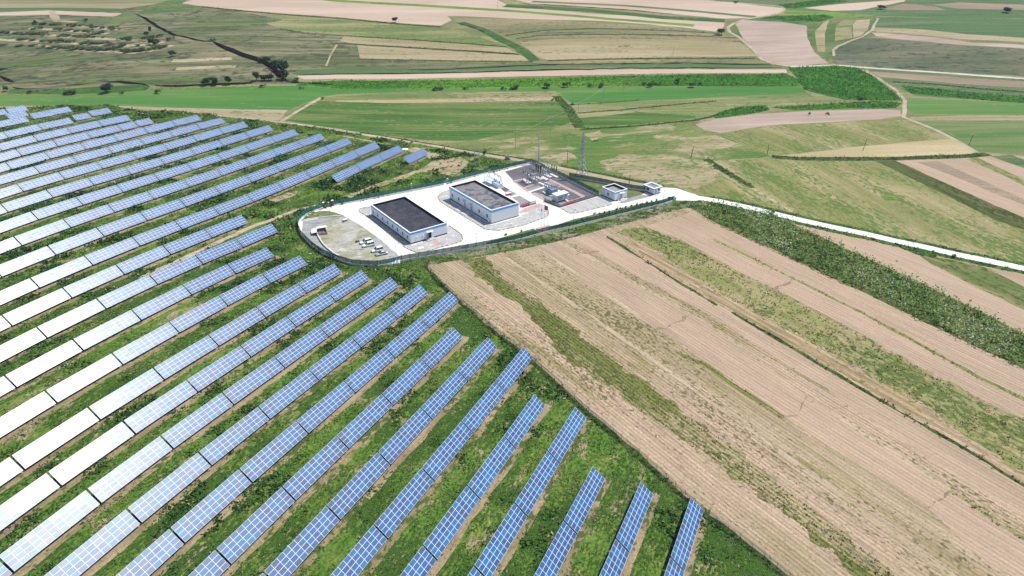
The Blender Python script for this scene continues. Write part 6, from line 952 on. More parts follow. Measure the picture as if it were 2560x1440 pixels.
# black and yellow kerb stones round the paved islands: separate short blocks of one kerb line
M_KY = flat('faded_yellow_kerb', (.55,.40,.16), .8); M_KB = flat('dark_kerb', (.06,.06,.065), .8)
def kerb(pts, label, step=1.0):
    L = [Vector((q[0], q[1], hz(q[0], q[1]))) for q in pts]; m = MB(); i = 0; rem = 0
    for a, b in zip(L, L[1:]):
        l = (b-a).length; n = max(1, round(l/step))
        for k in range(n):
            p0, p1 = a.lerp(b, k/n), a.lerp(b, (k+.94)/n); m.bar(p0+Vector((0,0,.04)), p1+Vector((0,0,.04)), .2, .22, i % 2); i += 1
    return tag(m.build('kerb', [M_KY, M_KB]), label, 'kerb')
kerb([(-41.38,243.39,-0.12),(-56.46,267.37,-0.01),(-61.76,273.76,-0.05),(-62.40,275.48,-0.07),(-62.12,277.63,-0.09),(-58.24,279.16,-0.09)], 'striped kerb round the paving left of the nearer long building')
kerb([(-40.23,241.30,-0.11),(-37.83,238.53,-0.11),(-34.60,235.76,-0.10),(-31.99,235.70,-0.11),(-28.30,238.28,-0.14),(-19.11,243.95,-0.09),(-18.17,245.98,-0.08),(-18.68,249.87,-0.07),(-20.89,253.94,-0.06),(-23.97,258.50,-0.05)], 'striped kerb round the paving in front of the nearer long building')
kerb([(-26.08,297.05,-0.19),(-29.84,293.84,-0.16),(-31.18,289.10,-0.08),(-29.50,283.04,-0.00),(-15.40,262.64,0.02),(-10.15,254.84,0.03),(-5.04,253.14,0.05),(5.03,258.02,0.04),(13.62,265.10,0.02),(15.22,268.23,0.03),(15.28,272.71,0.03),(14.08,278.22,0.04)], 'yellow and black striped kerb round the taller white building')
kerb([(-36.96,272.56,0.06),(-32.23,265.27,-0.00),(-27.55,256.46,-0.09),(-24.52,253.05,-0.10)], 'striped kerb on the drive between the two long buildings', 1.2)
kerb([(20.29,274.59,0.04),(23.64,269.16,0.02),(26.21,269.08,0.01),(41.78,277.43,0.02)], 'kerb edging the striped block paving in front of the small hut', 1.3)
o = empty('panel_stack', (-43.81,225.48,0.38), R(18), 'heap of blue wrapped panels stacked inside the curved fence', 'panels')
m = MB(); rr = random.Random(9)
for k in range(16):
    x = -4.6 + k*.6; t_ = rr.uniform(-.15,.15); m.bar((x,-.5+t_,.05),(x+.25,.5+t_,1.0+rr.uniform(-.2,.3)), .5, .06, k % 2)
m.build('stacked_panels', [flat('blue_wrapping',(.22,.40,.68),.4,vary=.3,vs=3), M_WHITE], o)
m = MB(); m.box(-5,-.45,0,5,.45,.12); m.build('pallet', M_BRICK, o)
o = empty('timber_stack', (-28.66,305.99,-0.42), R(70), 'bundle of long white boards leaning against the back fence', 'boards')
m = MB()
for k in range(6): m.bar((-3+k*.12,-.6+k*.22,.05+k*.05),(2.6+k*.1,-.2+k*.2,1.0+.06*k), .18, .06)
m.build('boards', M_WHITE, o)
m = MB(); m.box(-2,.9,-.05,1.6,1.6,.25); m.build('bearer', M_STEP, o)
o = tag(MB.build((lambda mb: (mb.prism([(-1.6,-.8),(.4,-1.1),(1.7,-.2),(1.2,.9),(-.6,1.0),(-1.7,.4)], 0, .35), mb)[1])(MB()), 'white_sheet', M_WHITE), 'crumpled white sheet on the grass under the lone panel table', 'sheet'); q = (-54.06,361.56,-2.85); o.location = q; o.rotation_euler = (R(12), R(6), .3)
o = tag(MB.build((lambda mb: (mb.box(-1.3,-.7,-.1,1.3,.7,.35), mb)[1])(MB()), 'cement_slab', M_STEP), 'pale cement slab lying just inside the front fence', 'slab'); o.location = (-16.96,239.76,-0.07); o.rotation_euler = (0,0,.3)
o = tag(MB.build((lambda mb: (mb.box(-1.1,-.6,-.1,1.1,.6,.12), mb)[1])(MB()), 'manhole_cover', M_WHITE), 'white cover slab on paving in front of the nearer long building', 'slab'); o.location = (-33.25,239.47,-0.15); o.rotation_euler = (0,0,AX)

# ------------------------------------------------------------------ poles, lamps, flags
M_POLE = flat('painted_pole', (.38,.40,.42), .5, .2); M_WOOD = flat('dark_wood_pole', (.055,.045,.038), .85, vary=.25)
M_CONC = flat('concrete_pole', (.40,.40,.39), .8)
LABL = [(((-74.23,274.84,0.04)), 3.6, 'lamp post beside the capped gate piers'), (((-42.85,295.51,-0.25)), 3.6, 'lamp post standing at the back fence behind the nearer long building'),
        (((-41.34,233.06,0.07)), 4.2, 'lamp post between the parked cars and the concrete drive'), (((-0.01,247.94,0.03)), 4.8, 'lamp post at the front fence left of the flagpoles'),
        (((43.37,272.10,-0.05)), 3.9, 'lamp post on the drive in front of the small square hut'), (((26.34,280.48,0.07)), 4.6, 'white lamp post inside the substation yard')]
for q, h, lab in LABL:
    o = empty('lamp_post', q, .6, lab, 'lamp post', 'lamp posts of the compound')
    m = MB(); m.tube((0,0,-.2),(0,0,h),.07,.05); m.lathe([(.16,0),(.16,.12),(.08,.2)],8); m.build('post', M_POLE, o)
    m = MB(); m.lathe([(.08,h),(.26,h+.12),(.30,h+.3),(.2,h+.42),(.05,h+.46)],10); m.build('lamp_head', M_WHITE, o)
for q, h, lab in (((-12.86,240.09,-0.04),5.4,'tall thin pole inside front fence before the nearer long building'), ((24.25,257.20,-0.08),6.9,'tall dark camera pole at the front fence right of the flagpoles'), ((63.21,278.94,-0.09),5.6,'tall dark pole near the entrance end of the front fence')):
    o = empty('camera_pole', q, .4, lab, 'pole')
    m = MB(); m.tube((0,0,-.2),(0,0,h),.09,.06); m.build('pole', M_GPOST, o)
    m = MB(); m.bar((0,0,h-.15),(.5,0,h-.1),.06); m.box(.4,-.08,h-.25,.7,.08,h-.1); m.build('camera_arm', M_GPOST, o)
for q, h, lab, fl_ in (((11.63,255.60,0.00),8.1,'left flagpole with a small furled flag on the red plinth',1),((12.92,256.87,0.00),8.8,'middle and tallest flagpole flying a red flag',2),((14.25,258.53,0.00),7.6,'right flagpole with no flag on the red plinth',0)):
    o = empty('flagpole', q, .3, lab, 'flagpole', 'flagpoles on the red plinth')
    m = MB(); m.tube((0,0,.3),(0,0,h),.06,.035); m.lathe([(.2,.3),(.2,.4),(.08,.5)],8); m.build('pole', flat('steel_flagpole',(.55,.56,.58),.35,.5) if 'steel_flagpole' not in bpy.data.materials else bpy.data.materials['steel_flagpole'], o)
    m = MB(); m.lathe([(.02,h),(.07,h+.05),(.02,h+.12)],8); m.build('finial', M_WHITE, o)
    if fl_:
        m = MB(); n = 8; wf, hf = (1.5,1.9) if fl_ == 2 else (.3,1.3); vs = []
        for k in range(n+1):
            u = k/n; dy = math.sin(u*7)*.12*u; dz = -u*u*(.9 if fl_ == 2 else .3)
            for th in (-.012,.012): vs += [(.05+wf*u, dy+th, h-.15+dz), (.05+wf*u*.8, dy+th, h-.15-hf+dz*.4)]
        fs = []
        for k in range(n):
            a_ = k*4; b_ = a_+4; fs += [(a_,b_,b_+1,a_+1),(a_+3,b_+3,b_+2,a_+2),(a_+2,b_+2,b_,a_),(a_+1,b_+1,b_+3,a_+3)]
        fs += [(0,1,3,2),(n*4+2,n*4+3,n*4+1,n*4)]
        m.add(vs, fs); m.build('flag', M_RED if fl_ == 2 else M_GPOST, o)
q = [Vector((9.41,254.18,0.01)), Vector((14.50,257.40,-0.00)), Vector((15.96,255.69,-0.02)), Vector((11.78,251.95,-0.02))]
m = MB(); m.prism([(v.x, v.y) for v in (q[0],q[3],q[2],q[1])], -.3, .32); tag(m.build('flag_plinth', MAT['paverR']), 'red tiled plinth under the three flagpoles', 'plinth')
UP = [((27.05,329.56,-0.21),6.2,'w','dark wooden pole left of the lattice tower'), ((86.99,334.38,-0.41),6.2,'w','leaning dark wooden pole on the meadow right of the lattice tower'),
      ((52.28,300.38,0.08),4.3,'w','dark wooden pole behind the small square hut'), ((126.04,340.98,-1.04),4.9,'w','dark wooden pole by the left tip of the pale wedge field'),
      ((175.35,346.38,-1.97),6.2,'w','leaning dark pole in the middle of the pale wedge field'), ((233.37,355.27,-2.87),5.8,'w','leaning dark pole on green ground beyond the wedge field'),
      ((2.81,355.38,-1.37),9.3,'c','tall grey line pole standing left of the lightning mast'), ((22.45,387.71,-2.70),8.8,'c','grey line pole at the near edge of the dark green crop'),
      ((41.45,433.14,-5.73),7.2,'c','grey line pole at the edge of the strip of weeds'), ((62.39,479.54,-8.31),7.8,'c','grey line pole in the green field below the bushes'),
      ((78.66,500.13,-7.95),7.3,'c','grey line pole before the maize, left of two others'), ((94.02,510.62,-7.47),7.8,'c','grey line pole rising out of the maize band'),
      ((128.66,583.49,-1.91),6.2,'c','grey line pole on the terraced tan hillside'), ((-10.33,775.09,7.60),5.5,'c','small pole in the farthest pale field near the top edge')]
rr = random.Random(4)
for q, h, kd, lab in UP:
    o = empty('utility_pole', q, rr.uniform(0,3), lab, 'utility pole', 'poles out on the fields'); tl = R(7) if 'leaning' in lab else R(1.5)
    m = MB(); tx = math.tan(tl)*h; d_ = Vector((math.cos(-o.rotation_euler.z), math.sin(-o.rotation_euler.z), 0))*tx
    m.tube((0,0,-.4),(d_.x,d_.y,h),.15,.10,8); m.build('pole', M_WOOD if kd == 'w' else M_CONC, o)
    if kd == 'c':
        m = MB(); m.bar((-.9,0,h-.5),(.9,0,h-.5),.1); m.build('crossarm', M_STEEL, o)
        for x in (-.8,0,.8):
            m = MB(); m.lathe([(.04,h-.45),(.1,h-.38),(.05,h-.3),(.1,h-.24),(.03,h-.15)],8,0,(x,0,0)); m.build('insulator', M_CAP, o)
p1, p2 = Vector((-16.72,329.28,-0.82)), Vector((-14.53,328.58,-0.73)); q = p2 - p1
o = empty('pole_transformer', p1, 0, 'twin grey poles carrying a small transformer behind the back fence', 'transformer')
for v in (Vector((0,0,0)), q):
    m = MB(); m.tube(v+Vector((0,0,-.4)), v+Vector((0,0,9.1)),.16,.11); m.build('pole', M_CONC, o)
m = MB(); m.bar(Vector((-.6,0,3)), q*1.3+Vector((0,0,3)),.16); m.bar(Vector((-.6,0,8.7)), q*1.8+Vector((0,0,8.7)),.14); m.bar(Vector((-.2,0,6)), q*1.2+Vector((0,0,6)),.12); m.build('crossarm', M_STEEL, o)
m = MB(); c_ = q/2; m.box(c_.x-.55,c_.y-.4,3.1,c_.x+.55,c_.y+.4,4.3); m.build('transformer_tank', M_GPOST, o)
o = tag(MB.build((lambda mb: (mb.add([(-1.5,-1,0),(1.5,-1.1,0),(1.6,1,0),(-1.4,1.1,0),(-1.0,-.4,2.0),(.5,-.6,1.5),(.7,.5,1.3),(-.9,.6,1.9)],[(3,2,1,0),(4,5,6,7),(0,1,5,4),(1,2,6,5),(2,3,7,6),(3,0,4,7)]), mb)[1])(MB()), 'grey_boulder', flat('grey_rock',(.17,.17,.18),.9,vary=.3,vs=2)), 'grey pointed boulder beside the dirt track behind the back fence', 'boulder'); o.location = (-1.21,337.37,-0.69)

# ------------------------------------------------------------------ lattice tower and lightning mast
o = empty('lattice_tower', (32.36,309.74,0.06), R(34), 'galvanised lattice power tower standing behind the substation fence', 'power tower')
m = MB(); Hh = 21.0; lv = [0,3,5.8,8.3,10.5,12.4,14.0,15.6,17.2,19,21]
def hw(z): return 2.0 - 1.55*min(z,14)/14 - (.25*(z-14)/7 if z > 14 else 0)
cs = ((-1,-1),(1,-1),(1,1),(-1,1))
for z0, z1 in zip(lv, lv[1:]):
    a_, b_ = hw(z0), hw(z1)
    for k in range(4):
        c0, c1 = cs[k], cs[(k+1)%4]; j = (0,.01,.02,.03)[k]
        m.bar((c0[0]*a_,c0[1]*a_,z0),(c0[0]*b_,c0[1]*b_,z1),.17)
        m.bar((c0[0]*a_,c0[1]*a_,z0+j),(c1[0]*b_,c1[1]*b_,z1-j),.09); m.bar((c1[0]*a_,c1[1]*a_,z0+j),(c0[0]*b_,c0[1]*b_,z1-j),.09)
        m.bar((c0[0]*b_,c0[1]*b_,z1),(c1[0]*b_,c1[1]*b_,z1),.08)
m.build('lattice_body', M_STEEL, o)
for z, l in ((13.6,3.0),(16.2,2.6)):
    m = MB()
    for s in (-1,1):
        for y in (-.35,.35):
            m.bar((s*.3,y,z-.35),(s*l,0,z),.09); m.bar((s*.3,y,z+.45),(s*l,0,z+.02),.09)
        m.bar((s*1.4,-.2,z-.2),(s*1.4,.2,z+.25),.07)
    m.build('crossarm', M_STEEL, o)
    for s in (-1,1):
        m = MB(); m.lathe([(.03,-1.3)]+[(.13 if k%2 else .05,-1.2+.1*k) for k in range(11)]+[(.03,0)],8,0,(s*(l-.1),0,z)); m.build('insulator_string', M_GPOST, o)
for c in cs:
    m = MB(); m.box(c[0]*2.0-.4,c[1]*2.0-.4,-.6,c[0]*2.0+.4,c[1]*2.0+.4,.25); m.build('footing', M_STEP, o)
o = empty('lightning_mast', (13.24,319.76,-0.04), 0, 'tall slender grey lightning mast, highest thing in the substation yard', 'mast')
m = MB(); m.tube((0,0,0),(0,0,8.5),.34,.26,10); m.tube((0,0,8.5),(0,0,17),.22,.16,10); m.tube((0,0,17),(0,0,22),.12,.08,8); m.tube((0,0,22),(0,0,24.8),.05,.02,6); m.build('mast_tube', M_POLE, o)
m = MB(); m.box(-.6,-.6,-.2,.6,.6,.25); m.build('footing', M_STEP, o)
def gantry(a, b, h, label, spread=.9, loc=None):
    a, b = Vector((a[0],a[1],0)), Vector((b[0],b[1],0)); q = b-a; d = q.normalized(); nn = Vector((-d.y,d.x,0))
    o = empty('gantry', a, 0, label, 'gantry', 'steel gantries of the substation')
    for c in (Vector((0,0,0)), q):
        m = MB(); m.tube(c+nn*spread, c+Vector((0,0,h)),.12,.1); m.tube(c-nn*spread, c+Vector((0,0,h)),.12,.1); m.build('leg_frame', M_STEEL, o)
    m = MB(); u = Vector((0,0,1))
    e0, e1 = -d*.5, q + d*.5
    for off in (nn*.25, -nn*.25): m.bar(e0+u*h+off, e1+u*h+off,.09)
    m.bar(e0+u*(h+.4), e1+u*(h+.4),.09); n = 12
    for k in range(n):
        t0, t1 = e0.lerp(e1,k/n), e0.lerp(e1,(k+1)/n); s_ = 1 if k%2 else -1
        m.bar(t0+u*h+nn*.25*s_, t1+u*(h+.4),.05); m.bar(t0+u*h+nn*.25*s_, t1+u*h-nn*.25*s_,.05)
    m.build('beam', M_STEEL, o)
    for t in (.2,.5,.8):
        c = q*t; m = MB(); m.lathe([(.03,-.95)]+[(.12 if k%2 else .05,-.9+.1*k) for k in range(9)]+[(.03,0)],8,0,(c.x,c.y,h)); m.build('insulator_string', M_GPOST, o)
    return o
gantry((-9.72,308.22,-0.12), (-4.17,299.62,0.01), 4.4, 'steel gantry right behind the taller white building')
gantry((5.37,306.33,0.06), (9.83,306.09,0.08), 7.2, 'steel gantry at the left end of the outdoor switchgear')
gantry((13.21,318.92,-0.03), (17.06,314.61,0.03), 6.2, 'steel gantry joined to the lightning mast', .05)
# ------------------------------------------------------------------ outdoor switchgear, instance by instance
M_PORC = flat('brown_porcelain', (.075,.040,.035), .3, spec=.6); M_PGREY = flat('grey_porcelain', (.46,.47,.48), .35); M_BLK = flat('black_polymer', (.025,.025,.03), .5)
def discs(r0, r1, z0, z1, n):
    p = [(r0, z0)]; st = (z1-z0)/n
    for k in range(n): p += [(r1, z0+st*(k+.35)), (r0, z0+st*(k+.8))]
    return p + [(r0, z1)]
def unit(name, q, kind, label, cat, group):
    o = empty(name, q, AX, label, cat, group); o.scale = (1.2, 1.2, 1.15)
    m = MB(); m.box(-.7,-.7,-.2,.7,.7,.22); m.build('footing', M_CAP, o)
    if kind == 'breaker':
        m = MB(); m.bar((-.25,0,.2),(-.25,0,2.0),.12); m.bar((.25,0,.2),(.25,0,2.0),.12); m.box(-.4,-.25,2.0,.4,.25,2.3); m.box(-.25,-.35,.9,.25,-.06,1.7); m.build('support_frame', M_STEEL, o)
        m = MB(); m.lathe(discs(.13,.26,2.3,4.0,11),10); m.build('lower_insulator', M_PORC, o)
        m = MB(); m.lathe(discs(.15,.29,4.05,5.6,10),10); m.build('upper_insulator', M_PORC, o)
        m = MB(); m.lathe([(.2,5.6),(.2,5.8),(.05,5.85)],10); m.build('terminal', M_STEEL, o)
    elif kind == 'switch':
        m = MB(); m.tube((0,0,.2),(0,0,2.5),.11); m.box(-.12,-1.1,2.5,.12,1.1,2.68); m.build('support_frame', M_STEEL, o)
        for y in (-.95,.95):
            m = MB(); m.lathe(discs(.08,.17,2.68,3.9,8),8,0,(0,y,0)); m.build('insulator', M_PORC, o)
        m = MB(); m.tube((0,-1.05,3.98),(0,1.05,3.98),.05); m.build('blade', M_STEEL, o)
    elif kind == 'post':
        m = MB(); m.tube((0,0,.2),(0,0,2.3),.12); m.build('support_tube', M_STEEL, o)
        m = MB(); m.lathe(discs(.10,.2,2.3,3.7,9),8); m.build('insulator', M_PGREY, o)
        m = MB(); m.lathe([(.22,3.7),(.26,3.85),(.1,3.95)],10); m.build('cap', M_CAP, o)
    elif kind == 'arrester':
        m = MB(); m.tube((0,0,.2),(0,0,2.6),.1); m.build('support_tube', M_STEEL, o)
        m = MB(); m.lathe(discs(.12,.2,2.6,4.6,14),8); m.build('arrester_column', M_BLK, o)
        m = MB(); m.tube((0,0,4.6),(0,0,4.66),.32,.32,12); m.build('grading_ring', M_STEEL, o)
SW = [('circuit_breaker','breaker','circuit breaker','tall brown circuit breaker column',[(11.70,310.62,0.06),(12.55,309.27,0.07),(13.50,308.20,0.08)]),
      ('disconnect_switch','switch','switch','brown two-post disconnect switch',[(6.63,306.77,0.06),(7.57,305.20,0.07),(8.34,303.67,0.08),(9.60,310.20,0.06),(10.36,308.61,0.07),(11.12,307.04,0.08)]),
      ('instrument_transformer','post','instrument transformer','grey post with white cap',[(14.49,310.22,0.07),(15.24,308.89,0.08),(15.99,307.57,0.09),(16.10,313.58,0.04),(16.94,312.21,0.06),(17.76,310.59,0.07),(7.10,304.23,0.07),(8.12,302.20,0.08)]),
      ('surge_arrester','arrester','surge arrester','black surge arrester',[(18.95,313.98,0.04),(19.86,312.34,0.06),(20.85,310.72,0.07)])]
for nm, kd, cat, lab, L in SW:
    for k, q in enumerate(L):
        unit(nm, q, kd, ORD[k] + (' ' + lab + ' in the outdoor switchgear, counted from left in photo' if nm != 'instrument_transformer' else ' in a list of grey posts'), cat, cat + 's in the switchgear yard')
IT = ['left post of the front white-capped trio by the breakers','middle post of the front white-capped trio by the breakers','right post of the front white-capped trio by the breakers',
      'left post of the rear white-capped trio near the arresters','middle post of the rear white-capped trio near the arresters','right post of the rear white-capped trio near the arresters',
      'rear one of two white-capped posts by the left gantry','front one of two white-capped posts by the left gantry']
for o, l in zip([o for o in C.objects if o.name.startswith('instrument_transformer')], IT): o['label'] = l
o = empty('switch_frame', (10.53,302.82,0.08), AX, 'blue-grey steel stand with cabinets in the middle of the switchgear', 'switchgear')
m = MB()
for x in (-1.2,1.2):
    for y in (-.5,.5): m.bar((x,y,0),(x,y,4.4),.12)
m.box(-1.4,-.6,4.4,1.4,.6,4.55); m.bar((-1.2,-.5,.4),(1.2,-.5,4.2),.08); m.build('stand', M_STEEL, o)
m = MB(); m.box(-.6,-.85,.6,.5,-.56,1.9); m.build('cabinet', M_GPOST, o)
for x in (-1,0,1):
    m = MB(); m.lathe(discs(.08,.17,4.55,5.6,8),8,0,(x,0,0)); m.build('insulator', M_PGREY, o)
# transformer, capacitor cabinets, cabin
M_TBLUE = flat('blue_grey_tank', (.23,.33,.42), .45)
o = empty('power_transformer', (17.62,289.95,0.08), AX, 'blue-grey oil transformer with radiators, left of the white cabin', 'transformer')
m = MB(); m.box(-1.3,-1.6,.3,1.3,1.6,2.5); m.build('tank', M_TBLUE, o)
for s in (-1,1):
    m = MB()
    for k in range(9): m.box(s*1.75-.4,-1.4+.33*k,.6,s*1.75+.4,-1.3+.33*k,2.3)
    m.build('radiator', M_TBLUE, o)
m = MB(); m.tube((-1.0,1.1,3.3),(-1.0,-1.1,3.3),.35,.35,12); m.bar((-1,0,2.5),(-1,0,3.0),.12); m.build('conservator', M_TBLUE, o)
for y in (-1,0,1):
    m = MB(); m.lathe(discs(.08,.17,2.5,3.8,8),8,0,(.5,y,0)); m.build('bushing', M_PORC, o)
m = MB(); m.box(-2.6,-2.2,-.2,2.6,2.2,.29); m.build('base_pit', M_STEP, o)
for q, lab in (((14.72,291.91,0.08),'left post of the bent busbar trio before the transformer'),((15.42,292.11,0.08),'middle post of the bent busbar trio before the transformer'),((16.15,291.39,0.08),'right post of the bent busbar trio before the transformer')):
    unit('busbar_post', q, 'post', lab, 'busbar post', 'busbar posts by the transformer')
o = empty('metal_cabin', (19.06,279.93,0.06), AX, 'white metal cabin with flat roof inside the substation fence', 'cabin')
m = MB(); m.box(0,0,.5,6.0,2.9,3.1); m.build('wall', flat('pale_blue_cabin',(.55,.62,.68),.5), o)
m = MB(); m.box(-.2,-.25,3.102,6.2,3.15,3.28); m.build('roof', M_CAP, o)
m = MB(); m.box(.02,.02,-.3,5.98,2.88,.498); m.build('base', M_PLINTH, o)
m = MB(); m.box(.6,-.06,.9,3.2,-.005,2.4); m.build('service_door', M_TBLUE, o)
m = MB(); m.box(4.3,-.06,.6,5.3,-.005,2.7); m.build('door', M_DOOR, o)
m = MB(); m.add([(4.3,-.1,.5),(5.3,-.1,.5),(5.3,-1.8,0),(4.3,-1.8,0),(4.3,-.1,.6),(5.3,-.1,.6),(5.3,-1.8,.1),(4.3,-1.8,.1)],[(3,2,1,0),(4,5,6,7),(0,1,5,4),(1,2,6,5),(2,3,7,6),(3,0,4,7)]); m.build('ramp', M_STEP, o)
o = empty('compensator', (-5.85,300.07,-0.01), AX, 'pale blue compensator bank with black insulators behind the taller building', 'switchgear')
m = MB(); m.box(-1.2,-2.6,.3,1.2,2.6,1.9); m.build('cabinet', flat('pale_blue_cabinet',(.50,.62,.70),.5), o)
for y in (-2,-.7,.7,2):
    m = MB(); m.lathe(discs(.1,.22,1.9,3.2,7),8,0,(0,y,0)); m.build('insulator', M_BLK, o)
m = MB(); m.box(-1.5,-3,-.2,1.5,3,.298); m.build('base', M_STEP, o)
o = empty('shade_roof', (-8.91,303.76,-0.06), AX, 'pale blue canopy roof next to the gantry behind the taller building', 'canopy')
m = MB(); m.box(-1.4,-3.4,2.3,1.4,3.4,2.45); m.build('roof_sheet', bpy.data.materials['pale_blue_cabinet'], o)
m = MB()
for x in (-1.2,1.2):
    for y in (-3.1,3.1): m.bar((x,y,-.1),(x,y,2.3),.1)
m.build('support_frame', M_STEEL, o)
o = empty('sand_box', (-0.95,289.69,0.02), AX, 'red box with white lid behind the taller building', 'box')
m = MB(); m.box(-1.2,-.6,-.1,1.2,.6,.9); m.build('box_body', M_RED, o)
m = MB(); m.box(-1.3,-.7,.902,1.3,.7,1.0); m.build('lid', M_WHITE, o)
def wire(a, b, sag, label):
    m = MB(); a, b = Vector(a), Vector(b); n = 14; prev = None
    for k in range(n+1):
        t = k/n; p_ = a.lerp(b, t) - Vector((0,0,sag*4*t*(1-t)))
        if prev is not None: m.tube(prev, p_, .035, .035, 4)
        prev = p_
    tag(m.build('overhead_wire', M_STEEL), label, 'wire')
tw = Vector((32.36,309.74,0.06)); mt = Vector((13.24,319.76,-0.04)); g0 = Vector((17.06,314.61,0.03))
wire(tw + Vector((-2.4,-1.7,12.6)), g0 + Vector((0,0,6.4)), .8, 'thin overhead wire from the lattice tower down to the mast gantry')
wl_ = [((2.81,355.38,-1.37),9.0),((22.45,387.71,-2.70),8.5),((41.45,433.14,-5.73),6.9),((62.39,479.54,-8.31),7.5),((78.66,500.13,-7.95),7.0),((94.02,510.62,-7.47),7.5),((128.66,583.49,-1.91),5.9)]
for k, ((a, ha), (b, hb)) in enumerate(zip(wl_, wl_[1:])):
    wire(Vector(a)+Vector((0,0,ha)), Vector(b)+Vector((0,0,hb)), 1.2, ORD[k] + ' wire span of the grey pole line, counting from the lightning mast')

# ------------------------------------------------------------------ people
M_COAT = flat('dark_clothes', (.03,.032,.04), .9); M_SKIN = flat('skin', (.42,.26,.19), .6); M_HAIR = flat('black_hair', (.02,.018,.017), .7); M_SHIRT = flat('white_shirt', (.70,.70,.70), .8)
def person(q, rz, label, bend, shirt):
    root = empty('person', q, rz, label, 'person')
    s = math.sin(bend); c = math.cos(bend)
    def up(x, y, z):      # rotate the upper body about the hips
        dz = z - .92; return (x, y + dz*s, .92 + dz*c)
    J = {'hip':(0,0,.92),'waist':up(0,0,1.08),'chest':up(0,0,1.32),'neck':up(0,0,1.48),'head':up(0,.02,1.60),'top':up(0,.02,1.72)}
    ed = [('hip','waist'),('waist','chest'),('chest','neck'),('neck','head'),('head','top')]
    rad = {'hip':.15,'waist':.135,'chest':.165,'neck':.06,'head':.095,'top':.07}
    for sd_, t in ((-1,'l'),(1,'r')):
        J.update({t+'th':(sd_*.10,0,.86),t+'kn':(sd_*.11,.03+.12*(bend>.3),.48),t+'an':(sd_*.11,-.02,.09),t+'to':(sd_*.12,.14,.05),
                  t+'sh':up(sd_*.20,0,1.40),t+'el':up(sd_*.27,.05,1.12),t+'wr':up(sd_*.25,.22,.92+.1*(bend>.3)),t+'ha':up(sd_*.25,.30,.86+.1*(bend>.3))})
        rad.update({t+'th':.095,t+'kn':.06,t+'an':.045,t+'to':.04,t+'sh':.065,t+'el':.046,t+'wr':.034,t+'ha':.036})
        ed += [('hip',t+'th'),(t+'th',t+'kn'),(t+'kn',t+'an'),(t+'an',t+'to'),('chest',t+'sh'),(t+'sh',t+'el'),(t+'el',t+'wr'),(t+'wr',t+'ha')]
        for k in range(5):
            f = t+'f%d'%k; J[f] = up(sd_*(.25+(k-2)*.02), .36-.02*abs(k-2), .80+.02*k+.1*(bend>.3)); rad[f] = .009; ed.append((t+'ha', f))
    nm = list(J); me = bpy.data.meshes.new('body'); me.from_pydata([J[k] for k in nm], [(nm.index(a), nm.index(b)) for a, b in ed], [])
    o = link('body', me, root); sk = o.modifiers.new('skin', 'SKIN'); sub = o.modifiers.new('sub', 'SUBSURF'); sub.levels = sub.render_levels = 1
    for k, v in enumerate(me.skin_vertices[0].data): v.radius = (rad[nm[k]],)*2; v.use_root = nm[k] == 'hip'
    mt_, n_, l_, b_ = newmat('clothed_figure'); tc = n_.new('ShaderNodeTexCoord'); sx = n_.new('ShaderNodeSeparateXYZ'); l_.new(tc.outputs['Object'], sx.inputs[0])
    rp = n_.new('ShaderNodeValToRGB'); rp.color_ramp.interpolation = 'CONSTANT'; e = rp.color_ramp.elements
    hd = up(0,0,1.5)[2]/2
    e[0].position = 0; e[0].color = (.02,.02,.02,1); e[1].position = .05; e[1].color = (.03,.035,.05,1)
    q_ = rp.color_ramp.elements.new(.49); q_.color = (.70,.70,.70,1) if shirt else (.035,.035,.04,1)
    if bend < .3:
        q_ = rp.color_ramp.elements.new(.755); q_.color = (.42,.26,.19,1)
    dv = n_.new('ShaderNodeMath'); dv.operation = 'DIVIDE'; dv.inputs[1].default_value = 2.0; l_.new(sx.outputs[2], dv.inputs[0]); l_.new(dv.outputs[0], rp.inputs[0]); l_.new(rp.outputs[0], b_.inputs['Base Color']); b_.inputs['Roughness'].default_value = .85
    me.materials.append(mt_)
    m = MB(); hx = up(0,0,1.68); m.lathe([(.02,-.09),(.10,-.06),(.115,0),(.09,.07),(.03,.10)],12,0,(hx[0],hx[1]-.02,hx[2])); m.build('hair', M_HAIR, root, True)
person((21.89,251.27,-0.12), R(200), 'standing person in dark clothes at the field edge below the front fence', .05, False)
person((24.12,251.42,-0.14), R(120), 'stooping person in white top beside the standing one at field edge', .9, True)

# ------------------------------------------------------------------ trees, bushes, shrubs
def leaf_mat(name, dark, mid, light):
    m, n, l, b = newmat(name); b.inputs['Roughness'].default_value = .7; b.inputs['Specular IOR Level'].default_value = .2
    at = n.new('ShaderNodeAttribute'); at.attribute_name = 'tone'
    rp = n.new('ShaderNodeValToRGB'); e = rp.color_ramp.elements; e[0].position = 0; e[0].color = (*dark,1); e[1].position = 1; e[1].color = (*light,1)
    q = rp.color_ramp.elements.new(.5); q.color = (*mid,1)
    l.new(at.outputs['Fac'], rp.inputs[0]); l.new(rp.outputs[0], b.inputs['Base Color'])
    return m
M_LEAF = leaf_mat('bush_leaves', (.032,.062,.026), (.058,.100,.038), (.100,.155,.055))
M_LEAF2 = leaf_mat('tree_leaves', (.014,.038,.020), (.026,.062,.032), (.050,.100,.048))
M_BARK = flat('bark', (.09,.065,.045), .9)
